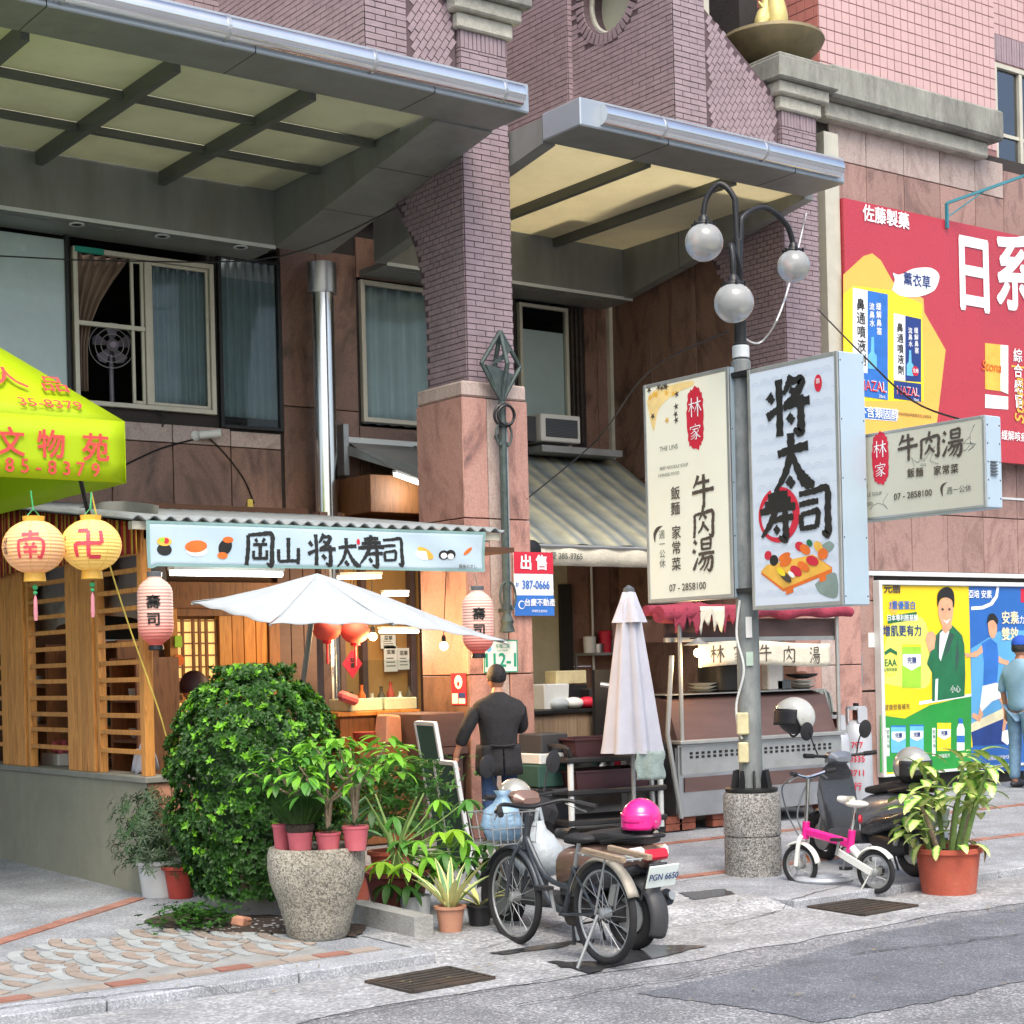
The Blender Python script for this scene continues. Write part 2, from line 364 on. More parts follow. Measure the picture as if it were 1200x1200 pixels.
speckle('gutter',None,[(0,(.22,.23,.238)),(.5,(.32,.333,.343)),(.85,(.41,.42,.43)),(1,(.53,.54,.54))],60,.9,.4,.6,(.17,.175,.17))
speckle('kerb_stone',None,[(0,(.24,.26,.28)),(.5,(.33,.35,.38)),(.85,(.41,.43,.46)),(1,(.55,.56,.58))],130,.85,.25,.5,(.22,.23,.22))
speckle('washed_stone',None,[(0,(.165,.185,.205)),(.5,(.265,.29,.32)),(.85,(.34,.365,.39)),(1,(.46,.475,.49))],120,.9,.3,.55,(.2,.2,.2))
M('paver_pale','#9ba1a1',.85,var=.12,scale=10,rand=.1,bump=.3,dirt=.4,dirtcol=(.3,.29,.27))
M('paver_tan','#94887d',.85,var=.15,scale=8,rand=.12,bump=.3,dirt=.35,dirtcol=(.25,.22,.2))
M('paver_red','#986a5b',.85,var=.2,scale=9,rand=.15,bump=.4,dirt=.5,dirtcol=(.25,.22,.2))
M('paver_joint','#8f918f',.95,bump=.4)
M('brick_red','#8c4f3c',.9,var=.25,scale=12,rand=.15,bump=.5,dirt=.3)
# --- metal
M('steel_shiny',(.72,.74,.75),.18,1.0,var=.06,scale=3,rvar=.08)
M('steel_brushed',(.55,.57,.58),.35,1.0,var=.1,scale=4,dirt=.2,dirtcol=(.2,.17,.14))
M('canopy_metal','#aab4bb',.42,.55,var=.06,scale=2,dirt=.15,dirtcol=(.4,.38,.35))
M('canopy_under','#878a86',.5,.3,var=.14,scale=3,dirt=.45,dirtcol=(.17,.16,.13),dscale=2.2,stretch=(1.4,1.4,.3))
M('canopy_beam','#63665f',.55,.3,var=.12,scale=3)
M('canopy_panel','#d3d5ba',.6,var=.06,scale=1.5,dirt=.25,dirtcol=(.4,.37,.25),rand=.05,transl=.22)
M('canopy_panel_yellow','#f4eed2',.6,var=.05,scale=1.2,transl=.5,dirt=.3,dirtcol=(.6,.55,.38),rand=.03)
M('alu_frame','#c9c6b4',.45,.2,var=.08,scale=6,dirt=.2,dirtcol=(.3,.27,.2))
M('alu_white','#d7dcda',.45,.1,var=.05)
M('black_metal',(.02,.021,.022),.4,.3,var=.2,scale=10)
M('lamp_pole','#7d8381',.6,.25,var=.25,scale=8,dirt=.75,dirtcol=(.42,.43,.4),dscale=3,stretch=(1,1,.5),bump=.2)
M('verdigris','#4c5a58',.65,.4,var=.35,scale=14,bump=.3,dirt=.4,dirtcol=(.07,.07,.07))
M('rust_iron','#4a4540',.8,.5,var=.3,scale=14,bump=.4,dirt=.5,dirtcol=(.16,.09,.05))
M('galvanized','#a9adab',.45,.6,var=.12,scale=6,dirt=.3,dirtcol=(.25,.22,.18))
M('chrome',(.8,.8,.8),.12,1.0,var=.04)
M('dark_brown_panel','#5a4642',.6,var=.15,scale=3,stretch=(1,1,6),bump=.15)
# --- wood, cloth, paper, plastics
def wood(name,c0,c1,sc=5,stretch=(6,6,.6),rough=.55,rand=.12):
 m=newmat(name); N,L=nodes(m); b=N['Principled BSDF']
 tc=N.new('ShaderNodeTexCoord'); oi=N.new('ShaderNodeObjectInfo'); mp=N.new('ShaderNodeMapping'); mp.inputs['Scale'].default_value=stretch
 ad=N.new('ShaderNodeVectorMath'); ad.operation='ADD'; L.new(tc.outputs['Object'],ad.inputs[0]); sc3=N.new('ShaderNodeVectorMath'); sc3.operation='SCALE'; sc3.inputs[0].default_value=(13,7,29); L.new(oi.outputs['Random'],sc3.inputs['Scale']); L.new(sc3.outputs[0],ad.inputs[1]); L.new(ad.outputs[0],mp.inputs[0])
 n=N.new('ShaderNodeTexNoise'); n.inputs['Scale'].default_value=sc; n.inputs['Detail'].default_value=6; n.inputs['Distortion'].default_value=.8; L.new(mp.outputs[0],n.inputs[0])
 r=ramp(N,[(.3,c1),(.5,c0),(.7,c1)]); L.new(n.outputs['Fac'],r.inputs[0])
 hs=N.new('ShaderNodeHueSaturation'); mr=N.new('ShaderNodeMapRange'); mr.inputs['To Min'].default_value=1-rand; mr.inputs['To Max'].default_value=1+rand; L.new(oi.outputs['Random'],mr.inputs[0]); L.new(mr.outputs[0],hs.inputs['Value']); L.new(r.outputs[0],hs.inputs['Color']); L.new(hs.outputs[0],b.inputs['Base Color'])
 b.inputs['Roughness'].default_value=rough
 bp=N.new('ShaderNodeBump'); bp.inputs['Strength'].default_value=.25; bp.inputs['Distance'].default_value=.005; L.new(n.outputs['Fac'],bp.inputs['Height']); L.new(bp.outputs[0],b.inputs['Normal'])
 return m
wood('pine','#d0934a','#a86c30'); wood('pine_dark','#8a5a33','#6b4425'); wood('plywood','#c8883a','#a9692a',3); wood('laminate','#8f7c66','#77644f',4,(8,8,.5)); wood('grey_wood','#a08d76','#7d6b58',6,(.8,6,6))
M('cloth_white','#bec6ca',.85,var=.06,scale=3,bump=.1,transl=.25,dirt=.2,dirtcol=(.4,.4,.38))
M('cloth_lilac','#bfc1cb',.85,var=.06,scale=3,bump=.15,dirt=.15,dirtcol=(.4,.38,.36))
M('cloth_red','#96374a',.9,var=.25,scale=8,bump=.5)
M('cloth_cream','#d6d1bd',.9,var=.12,scale=6,bump=.3,dirt=.3,dirtcol=(.4,.36,.26))
M('cloth_black',(.018,.018,.02),.85,var=.3,scale=12,bump=.5,bscale=18)
M('denim','#2c4468',.9,var=.3,scale=14,bump=.4)
M('denim_pale','#6d8da8',.9,var=.25,scale=10,bump=.3)
M('shirt_blue','#7fa4bd',.85,var=.08,scale=6,bump=.2)
M('skin','#b98468',.55,var=.08,scale=9,sss=.1)
M('hair_black',(.015,.014,.015),.6,var=.5,scale=30,bump=.6,bscale=90)
M('cap_blue','#1e4fb4',.8,var=.1)
M('shoe',(.03,.03,.035),.6)
M('banner_cloth','#bdd4e0',.7,var=.05,scale=2,transl=.12)
M('banner_edge','#7fa3a0',.75,var=.1)
M('yellow_awning','#bcd800',.55,var=.05,scale=2,transl=.3)
M('curtain_grey','#a7b4b8',.9,var=.12,scale=3,transl=.15)
M('curtain_brown','#8b7768',.9,var=.15,scale=3)
M('curtain_white','#d3dedc',.9,var=.1,scale=2)
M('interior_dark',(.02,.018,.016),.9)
M('interior_brown','#5a3d2a',.8,var=.2)
M('interior_warm','#b38850',.8,var=.15,scale=2)
M('paper_white','#e2e2dc',.7,var=.04)
M('tarp_grey','#8a8b89',.6,var=.12,scale=2,bump=.3,bscale=4)
M('plastic_black',(.022,.022,.024),.45,var=.1)
M('plastic_dark',(.045,.047,.05),.5,var=.1)
M('plastic_grey','#5d6468',.45,var=.08)
M('plastic_maroon','#4a2f35',.5,var=.12)
M('plastic_white','#dfe2dd',.4,var=.05,dirt=.15,dirtcol=(.5,.47,.4))
M('rubber',(.018,.018,.019),.85,var=.2,scale=20)
M('scooter_black',(.03,.032,.036),.28,.1,var=.08,coat=.5)
M('scooter_bronze','#8b6f63',.35,.4,var=.06,coat=.5)
M('scooter_silver','#8b9096',.3,.5,var=.06,coat=.5)
M('seat_black',(.02,.02,.021),.6,bump=.3,bscale=120)
M('pink_gloss','#ee2089',.25,var=.03,coat=.8)
M('white_gloss','#dcddd2',.25,var=.04,coat=.6)
M('silver_gloss','#b3b3ab',.25,.35,var=.05,coat=.6)
M('bike_pink','#e0208a',.35,var=.04,coat=.4)
M('bike_white','#e3e6dd',.4,var=.05)
M('bike_grey','#454a4f',.4,.4,var=.2)
M('fender_old','#9c978a',.6,.3,var=.2,scale=12,dirt=.4,dirtcol=(.2,.16,.12))
M('pot_terracotta','#b0553f',.75,var=.12,scale=7,bump=.2,dirt=.25,dirtcol=(.35,.25,.2))
M('pot_pink','#c4606a',.7,var=.1,scale=8,dirt=.25,dirtcol=(.45,.3,.28))
M('pot_maroon','#6a302c',.6,var=.15,dirt=.2)
M('pot_white','#c3c7c6',.6,var=.08,dirt=.3,dirtcol=(.35,.33,.3))
M('pot_red','#a23b2e',.6,var=.1)
M('pot_peach','#c08b70',.75,var=.12,dirt=.3)
M('soil',(.05,.035,.025),1,var=.4,scale=30,bump=1)
M('leaf_bush','#2f591b',.5,var=.5,scale=5,rand=0,transl=.25)
M('leaf_bush_bright','#78b82c',.5,var=.2,scale=3,transl=.3)
M('leaf_dark','#33512c',.5,var=.3,scale=3,transl=.2)
M('leaf_mid','#4f8a34',.45,var=.25,scale=4,rand=.2,transl=.25)
M('leaf_light','#7fbf3a',.45,var=.2,scale=4,rand=.2,transl=.3)
M('leaf_lime','#9ed03a',.45,var=.2,scale=4,rand=.15,transl=.3)
M('leaf_aloe','#5f8a5a',.5,var=.2,scale=6,rand=.15)
M('bark','#8a7a64',.9,var=.3,scale=14,bump=.7)
M('stem_green','#6f8a4a',.7,var=.25,scale=10,bump=.4)
M('gas_grey','#b6bcc2',.45,.15,var=.05,dirt=.2,dirtcol=(.35,.3,.26))
M('mop_grey','#8d9490',.95,var=.25,scale=20)
M('ac_white','#d9d9d0',.5,var=.05,dirt=.25,dirtcol=(.4,.38,.32))
M('tape_yellow','#d8c25a',.6)
M('towel','#a9bcb6',.95,var=.15,scale=20,bump=.8,bscale=120)
M('gold','#cdbf7c',.55,.25,var=.25,scale=5,dirt=.35,dirtcol=(.35,.33,.2))
M('bronze_bowl','#7f7455',.6,.4,var=.25,scale=4,dirt=.4,dirtcol=(.15,.14,.1))
M('bag_white','#c9d3d8',.35,var=.08,transl=.35,bump=.5,bscale=25)
M('bag_blue','#9fc0d8',.3,var=.2,scale=14,transl=.3,bump=.5,bscale=30)
M('chalk_green','#2f5248',.8,var=.12,scale=5)
M('globe_glass','#d7dbd8',.12,var=.03,trans=.6,coat=.3)
M('number_green','#1c9a7a',.5); M('number_white','#dfeae4',.45,var=.03)
M('ink_black',(.012,.013,.012),.6,var=.2); M('ink_red','#c8233b',.6,var=.06); M('ink_grey','#55605a',.7); M('ink_green','#1c9a7a',.6); M('ink_white','#eef2f2',.6,var=.02); M('ink_blue','#2d6fc0',.6); M('ink_navy','#1f3a7c',.6); M('ink_gold','#e8b64a',.5)
M('ink_brown','#4c433a',.7); M('ink_orange','#e07028',.6); M('ink_yellow','#f0d82a',.6); M('ink_lime','#9ad23a',.6); M('ink_darkgreen','#1e6b45',.6); M('ink_skin','#d8a27e',.6); M('ink_cyan','#68b8e2',.6)
glass('pane_window',(.62,.7,.7),.6,rough=.02); glass('pane_dim',(.85,.9,.9),.22,rough=.05); glass('pane_clear',(.85,.9,.9),.15)
emitter('bulb_warm',(1.0,.62,.25),22); emitter('tube_white',(.95,1,.95),7); emitter('tube_warm',(1,.85,.55),7)
# ---------------------------------------------------------------- lettering (flat print in the built-in font) and brushed characters
def text_mesh(s,size,bold=0.0,shear=0.0,align='CENTER',spacing=1.0):
 c=bpy.data.curves.new('t','FONT'); c.body=s; c.size=size; c.align_x=align; c.align_y='CENTER'; c.shear=shear; c.space_character=spacing; c.resolution_u=3
 o=bpy.data.objects.new('t',c); COL.objects.link(o)
 dg=bpy.context.evaluated_depsgraph_get(); me=bpy.data.meshes.new_from_object(o.evaluated_get(dg))
 V=[tuple(v.co) for v in me.vertices]; F=[tuple(p.vertices) for p in me.polygons]
 bpy.data.objects.remove(o); bpy.data.curves.remove(c); bpy.data.meshes.remove(me)
 if bold:
  V0,F0=V,F; V=[]; F=[]
  k=6
  for i in range(k+1):
   dx,dy=(0,0) if i==0 else(math.cos(i*2*math.pi/k)*bold*size,math.sin(i*2*math.pi/k)*bold*size)
   b=len(V); V+=[(x+dx,y+dy,z+i*.00025) for x,y,z in V0]; F+=[tuple(q+b for q in f) for f in F0]
 return V,F
class Face:
 """a flat face in the scene: o = its lower-left corner, ux and uy = unit vectors along width and height, n = outward"""
 def __init__(s,o,ux,uy,w,h):s.o=Vector(o); s.ux=Vector(ux).normalized(); s.uy=Vector(uy).normalized(); s.n=s.ux.cross(s.uy).normalized(); s.w=w; s.h=h
 def p(s,u,v,e=0.0):return s.o+s.ux*(u*s.w)+s.uy*(v*s.h)+s.n*e
 def write(s,txt,u,v,size,mat,parent,bold=0.0,e=.004,vertical=False,sx=1.0,shear=0,name='lettering',gap=1.05,align='CENTER',rot=0.0):
  """size in metres"""
  mb=MB()
  items=[(txt,0.0)] if not vertical else[(ch,-i*size*gap) for i,ch in enumerate(txt)]
  for ch,dy in items:
   if ch==' ':continue
   V,F=text_mesh(ch,size,bold,shear,align)
   base=s.p(u,v,e)
   ca,sa=math.cos(rot),math.sin(rot)
   mb.add([base+s.ux*((x*ca-y*sa)*sx)+s.uy*(x*sa+y*ca+dy)+s.n*z for x,y,z in V],F)
  return mb.build(name,MATS[mat],parent)
 def poly(s,pts,mat,parent,e=.003,name='print',smooth=0):
  P=[(u,v) for u,v in pts]
  if smooth:
   Q=smooth_path([Vector((u,v,0)) for u,v in P+P[:1]],smooth)[:-1]; P=[(q.x,q.y) for q in Q]
  mb=MB(); mb.add([s.p(u,v,e) for u,v in P],[tuple(range(len(P)))]); return mb.build(name,MATS[mat],parent)
 def rect(s,u0,v0,u1,v1,mat,parent,e=.003,name='print'):return s.poly([(u0,v0),(u1,v0),(u1,v1),(u0,v1)],mat,parent,e,name)
 def disc(s,u,v,r,mat,parent,e=.003,name='print',ax=1.0,ay=1.0,n=28,rot=0.0):
  return s.poly([(u+(math.cos(a)*ax*math.cos(rot)-math.sin(a)*ay*math.sin(rot))*r/s.w,v+(math.cos(a)*ax*math.sin(rot)+math.sin(a)*ay*math.cos(rot))*r/s.h) for a in[2*math.pi*i/n for i in range(n)]],mat,parent,e,name)
 def brush(s,ch,u,v,size,mat,parent,e=.004,wk=1.0,name='lettering',sx=1.0):
  V,F=strokes(ch,size,wk); mb=MB(); mb.add([s.p(u+x*sx/s.w,v+y/s.h,e+z) for x,y,z in V],F); return mb.build(name,MATS[mat],parent)
def strokes(ch,size,wk=1.0,n=6):
 """brush strokes given as (x, y, half width) in a unit square -> flat strips"""
 V=[]; F=[]
 for k,st in enumerate(GLYPH[ch]):
  Q=smooth_path([Vector(q) for q in st],n); b=len(V)
  if len(Q)<4:Q=[Q[0].lerp(Q[-1],i/6) for i in range(7)]
  for i,q in enumerate(Q):
   d=Q[min(i+1,len(Q)-1)]-Q[max(i-1,0)]; nn=Vector((-d.y,d.x,0)); nn=nn.normalized() if nn.length>1e-6 else Vector((0,1,0))
   w=max(.004,q.z)*wk*(1+.14*math.sin(i*2.3+k))
   for sg in(1,-1):t=Vector((q.x,q.y,0))+nn*w*sg; V.append(((t.x-.5)*size,(t.y-.5)*size,k*.00025))
  F+=[(b+2*i+1,b+2*i+3,b+2*i+2,b+2*i) for i in range(len(Q)-1)]
 return V,F
GLYPH={
'将':[[(.30,.98,.05),(.31,.5,.045),(.30,.04,.05)],[(.06,.75,.05),(.17,.62,.035)],[(.02,.38,.05),(.15,.44,.04),(.28,.5,.03)],
[(.60,1.0,.05),(.5,.84,.04),(.4,.72,.02)],[(.56,.9,.03),(.82,.9,.05),(.66,.66,.045),(.42,.56,.02)],[(.55,.78,.03),(.66,.72,.04)],[(.4,.5,.035),(.7,.54,.04),(.99,.55,.045)],[(.78,.66,.045),(.79,.3,.05),(.77,.06,.055),(.62,.12,.02)],[(.5,.36,.045),(.62,.24,.04)]],
'太':[[(.14,.66,.04),(.45,.71,.045),(.86,.74,.05)],[(.46,1.0,.055),(.44,.66,.05),(.3,.3,.045),(.05,.02,.02)],[(.46,.68,.03),(.62,.34,.05),(.8,.12,.07),(.99,.06,.03)],[(.36,.22,.055),(.5,.08,.045)]],
'寿':[[(.25,.86,.04),(.5,.89,.045),(.78,.9,.04)],[(.16,.73,.035),(.5,.76,.045),(.86,.77,.04)],[(.03,.59,.04),(.5,.63,.05),(.98,.64,.045)],[(.5,1.0,.05),(.44,.62,.05),(.3,.35,.045),(.06,.1,.02)],[(.36,.4,.035),(.68,.44,.04),(.92,.44,.04)],[(.7,.56,.045),(.71,.26,.05),(.69,.03,.055),(.52,.08,.02)],[(.42,.28,.04),(.52,.16,.045)]],
'司':[[(.08,.92,.035),(.5,.95,.04),(.86,.97,.05),(.87,.5,.055),(.86,.05,.06),(.7,.1,.02)],[(.08,.7,.035),(.36,.73,.04),(.62,.74,.035)],[(.12,.5,.04),(.13,.3,.045),(.15,.16,.035)],[(.12,.49,.03),(.4,.52,.035),(.6,.52,.045),(.56,.2,.04)],[(.15,.2,.03),(.36,.21,.035),(.56,.22,.03)]],
'牛':[[(.3,.98,.05),(.22,.8,.04),(.08,.62,.02)],[(.22,.74,.03),(.5,.77,.04),(.8,.78,.04)],[(.02,.46,.045),(.5,.5,.045),(.99,.53,.05)],[(.54,1.0,.05),(.55,.5,.05),(.54,-.02,.045)]],
'肉':[[(.1,.72,.045),(.1,.35,.045),(.06,.02,.04)],[(.1,.72,.03),(.5,.76,.04),(.9,.78,.05),(.9,.4,.05),(.88,.05,.05),(.72,.1,.02)],[(.5,1.0,.045),(.45,.78,.04),(.3,.56,.02)],[(.48,.74,.03),(.62,.58,.045)],[(.5,.5,.045),(.42,.32,.035),(.25,.16,.02)],[(.48,.42,.03),(.6,.3,.04),(.72,.2,.03)]],
'湯':[[(.08,.95,.05),(.2,.84,.04)],[(.02,.66,.05),(.14,.58,.04)],[(.04,.05,.045),(.14,.22,.04),(.24,.42,.02)],[(.42,.98,.04),(.43,.66,.035)],[(.42,.97,.03),(.62,.98,.035),(.82,.98,.04),(.8,.66,.035)],[(.43,.82,.03),(.8,.83,.03)],[(.43,.67,.03),(.8,.68,.03)],[(.28,.52,.04),(.6,.54,.04),(.98,.55,.04)],[(.5,.5,.04),(.4,.34,.035),(.26,.22,.02)],[(.42,.38,.03),(.7,.4,.035),(.88,.41,.045),(.86,.14,.05),(.76,.0,.04),(.66,.06,.02)],[(.6,.36,.035),(.5,.18,.03),(.32,.04,.015)],[(.74,.36,.03),(.66,.18,.03),(.5,.0,.015)]],
'岡':[[(.1,.92,.045),(.1,.5,.05),(.06,.02,.05)],[(.1,.92,.035),(.5,.96,.045),(.9,.96,.055),(.9,.5,.055),(.88,.03,.06),(.72,.1,.02)],[(.34,.82,.04),(.4,.72,.03)],[(.66,.84,.04),(.58,.72,.03)],[(.26,.64,.035),(.74,.66,.035)],[(.5,.64,.045),(.5,.24,.045)],[(.28,.46,.035),(.28,.22,.035)],[(.72,.48,.035),(.72,.2,.035)],[(.28,.23,.035),(.72,.24,.035)]],
'山':[[(.5,.98,.06),(.5,.5,.055),(.5,.16,.05)],[(.1,.56,.05),(.1,.3,.05),(.12,.12,.045)],[(.12,.12,.04),(.5,.15,.045),(.9,.16,.045)],[(.9,.62,.05),(.9,.3,.055),(.88,.04,.05)]],
'南':[[(.2,.86,.05),(.8,.88,.05)],[(.5,1.,.06),(.5,.68,.05)],[(.12,.66,.05),(.1,.06,.05)],[(.12,.66,.05),(.88,.68,.05),(.88,.1,.055),(.74,.12,.03)],[(.36,.58,.04),(.42,.48,.04)],[(.64,.58,.04),(.58,.48,.04)],[(.28,.42,.04),(.72,.43,.04)],[(.28,.26,.04),(.72,.27,.04)],[(.5,.44,.045),(.5,.04,.045)]],
'卍':[[(.1,.95,.07),(.3,.95,.07),(.5,.95,.07)],[(.5,.95,.07),(.5,.5,.07),(.5,.03,.07)],[(.5,.03,.07),(.7,.03,.07),(.95,.03,.07)],[(.05,.5,.07),(.5,.5,.07),(.95,.5,.07)],[(.95,.95,.07),(.95,.7,.07),(.95,.5,.07)],[(.05,.5,.07),(.05,.25,.07),(.05,.03,.07)]],
'林':[[(.04,.68,.04),(.46,.72,.035)],[(.26,1.,.045),(.25,.0,.045)],[(.24,.66,.04),(.04,.3,.02)],[(.28,.6,.03),(.46,.42,.035)],[(.5,.7,.04),(.98,.76,.04)],[(.74,1.,.05),(.73,-.02,.05)],[(.72,.68,.04),(.48,.24,.02)],[(.76,.66,.03),(1.,.26,.05)]],
'家':[[(.5,1.,.045),(.54,.9,.04)],[(.08,.84,.04),(.05,.68,.04)],[(.08,.8,.03),(.5,.84,.035),(.94,.84,.045),(.86,.68,.03)],[(.24,.66,.035),(.78,.68,.035)],[(.5,.66,.04),(.3,.48,.03),(.08,.4,.02)],[(.4,.56,.03),(.62,.4,.045),(.6,.06,.05),(.46,.06,.02)],[(.56,.42,.035),(.32,.28,.03),(.1,.22,.02)],[(.58,.3,.035),(.34,.12,.03),(.08,.06,.02)],[(.84,.58,.04),(.66,.42,.03)],[(.62,.42,.03),(.8,.22,.045),(.98,.12,.04)]],
}
# ================================================================ GROUND
def struct(o):o['kind']='structure'; return o
WF,PY,RW=14.9,12.0,12.45  # window wall, pillar fronts, right building wall (Y planes)
mb=MB(); mb.quad((-150,-150,-.004),(250,-150,-.004),(250,KERB_Y-.28,-.004),(-150,KERB_Y-.28,-.004)); struct(mb.build('road',MATS['asphalt']))
mb=MB(); mb.quad((-150,KERB_Y-.02,gz(KERB_Y)),(250,KERB_Y-.02,gz(KERB_Y)),(250,250,gz(250)),(-150,250,gz(250))); PAVE=struct(mb.build('pavement',MATS['washed_stone']))
def sheet(name,pts,mat,up=.004,n=1,wob=0.0):
 """a thin sheet laid on the road or pavement, its outline given in photo pixels"""
 P=[ground(*p) for p in pts]; rnd=random.Random(len(name)); out=[]
 for i in range(len(P)):
  a,b=P[i],P[(i+1)%len(P)]
  for k in range(n):
   q=a.lerp(b,k/n)
   if k and wob:q=q+Vector((rnd.uniform(-wob,wob),rnd.uniform(-wob,wob),0))
   q.z=gz(q.y)+up; out.append(q)
 m=MB(); m.add(out,[tuple(range(len(out)))]); o=m.build(name,MATS[mat]); fix_normals(o)
 if o.data.polygons[0].normal.z<0:o.data.flip_normals()
 return struct(o)
 # concrete gutter strip in front of the kerb, with a ragged asphalt edge
def gutter_strip():
 rnd=random.Random(3); V=[]; F=[]
 for i in range(161):
  x=-10+i*.25; V+=[(x,6.8+.05*math.sin(x*1.7)+rnd.uniform(-.035,.035),0),(x,KERB_Y-.29,.002)]
  if i:F.append((2*i-2,2*i,2*i+1,2*i-1))
 m=MB(); m.add(V,F); return struct(m.build('gutter',MATS['gutter']))
gutter_strip()
sheet('road_patch',[(745,1164),(900,1132),(1030,1092),(1230,1058),(1230,1143),(1080,1176),(960,1198),(880,1182)],'asphalt_patch',.0,16,.02)
# kerb stones; the driveway between them is a worn concrete apron
KERB=thing('kerb','pale grey stone kerb along the road','kerb',(0,KERB_Y,0)); KERB['kind']='structure'
del KERB['category']; del KERB['label']
def kerb_run(x0,x1,L=1.0):
 x=x0
 while x<x1-.05:
  e=min(x+L,x1); m=MB(); m.bx(x+.004,e-.004,KERB_Y-.28,KERB_Y-.01,-.1,.056,.008); m.build('kerb_stone',MATS['kerb_stone'],KERB); x=e
kerb_run(-2.0,5.15,1.05); kerb_run(7.95,22,1.05)
m=MB(); AP=((KERB_Y-.285,.002),(KERB_Y-.03,.056),(KERB_Y+.5,gz(KERB_Y+.5)+.004)); m.add([(x,y,z) for y,z in AP for x in(5.15,7.95)],[(0,1,3,2),(2,3,5,4)]); struct(m.build('driveway_apron',MATS['gutter']))
rnd=random.Random(17)
for k,(a,b) in enumerate((((0,1197),(300,1161)),((560,1108),(760,1062)),((850,1085),(1000,1046)),((600,1180),(900,1130)),((350,1199),(760,1128)),((1000,1120),(1200,1095)),((760,1040),(900,1020)))):
 A_,B_=ground(*a),ground(*b); V=[]; off=0.0
 for i in range(25):off=off*.8+rnd.uniform(-.02,.02); q=A_.lerp(B_,i/24); w=rnd.uniform(.002,.007); zz_=(gz(q.y) if q.y>KERB_Y else(.056 if q.y>KERB_Y-.28 and not 5.15<q.x<7.95 else.004 if q.y<KERB_Y-.28 else.06))+.005; V+=[(q.x,q.y+off-w,zz_),(q.x,q.y+off+w,zz_)]
 m=MB(); m.add(V,[(2*i,2*i+2,2*i+3,2*i+1) for i in range(24)]); struct(m.build('pavement_crack',MATS['joint_dark']))
 # puddles left by washing
sheet('puddle',[(545,1108),(600,1098),(660,1092),(690,1100),(655,1112),(590,1120)],'wet' if 'wet' in MATS else M('wet',(.05,.052,.055),.12,var=.3,scale=8,rvar=.08).name,.0075,5,.03)
sheet('puddle',[(640,1128),(700,1128),(760,1108),(830,1110),(745,1128),(690,1142)],'wet',.007,5,.03)
sheet('puddle',[(795,1048),(850,1043),(862,1049),(815,1056)],'wet',.010,5,.02)
# joined setts and bricks in the pavement
PCACHE={}
def sett(pts,mat,h=.012):
 """one paving piece; pts = outline on the ground (x, y)"""
 cx=sum(p[0] for p in pts)/len(pts); cy=sum(p[1] for p in pts)/len(pts)
 P=[(cx+(x-cx)*.94,cy+(y-cy)*.94) for x,y in pts]; n=len(P)
 top=random.uniform(.6,1)*h
 V=[(x,y,gz(y)-.01) for x,y in P]+[(x,y,gz(y)+top) for x,y in P]
 F=[tuple(range(n,2*n))]+[(i,(i+1)%n,n+(i+1)%n,n+i) for i in range(n)]
 m=MB(); m.add(V,F); o=m.build('paving_sett',MATS[mat],PAVE); return o
def fan(cx,cy,R0=.62,steps=6,lo=-1.0,hi=1.0):
 for k in range(steps):
  r1=R0*(1-k/steps); r0=R0*(1-(k+1)/steps)+.012
  nseg=max(2,int(round(r1*(hi-lo)/.2)))
  for i in range(nseg):
   a0=lo+(hi-lo)*i/nseg; a1=lo+(hi-lo)*(i+1)/nseg; q=[]
   for t in(0,.5,1):a=math.pi+a0+(a1-a0)*t; q.append((cx+math.cos(a)*r1,cy+math.sin(a)*r1))
   for t in(1,.5,0):a=math.pi+a0+(a1-a0)*t; q.append((cx+math.cos(a)*r0,cy+math.sin(a)*r0))
   if all(p[1]>KERB_Y+.16 for p in q) and all(p[1]<9.35+(p[0]-3.38)*.68 for p in q):sett(list(reversed(q)) if False else q,'paver_pale' if k%2==0 else 'paver_tan')
m=MB(); m.add([(p[0],p[1],gz(p[1])+.003) for p in[(.5,KERB_Y),(5.0,KERB_Y),(5.0,8.9),(4.2,9.6),(.5,7.96)]],[(0,1,2,3,4)])
m=MB(); poly=[(1.6,KERB_Y+.005),(4.75,KERB_Y+.005),(4.75,8.75),(4.2,9.45),(1.6,8.2)]; m.add([(x,y,gz(y)+.003) for x,y in poly],[tuple(range(5))]); struct(m.build('paver_bed',MATS['paver_joint']))
for r in range(4):
 for c in range(5):
  fan(2.75+c*.52+(r%2)*.26,KERB_Y+.44+r*.30,.52,6,-.6,.6)
for i in range(24):  # dark brick course along the kerb
 x=2.2+i*.2
 if x<5.0:sett([(x,KERB_Y+.02),(x+.2,KERB_Y+.02),(x+.2,KERB_Y+.13),(x,KERB_Y+.13)],'paver_tan' if i%3 else 'paver_red',.012)
a,b=ground(-10,1111),ground(176,1052); d=(b-a); d.z=0; L=d.length; d.normalize(); nrm=Vector((-d.y,d.x,0))
for i in range(int(L/.21)):  # red brick course that borders the shop floor
 p=a+d*(i*.21); q=p+d*.21
 sett([(p.x,p.y),(q.x,q.y),(q.x+nrm.x*.11,q.y+nrm.y*.11),(p.x+nrm.x*.11,p.y+nrm.y*.11)],'paver_red',.010)
for i in range(34):
 x=7.3+i*.21
 sett([(x,10.55),(x+.21,10.55),(x+.21,10.66),(x,10.66)],'paver_red',.010)
 if i<26:sett([(x,8.95),(x+.21,8.95),(x+.21,9.06),(x,9.06)],'paver_red',.010)
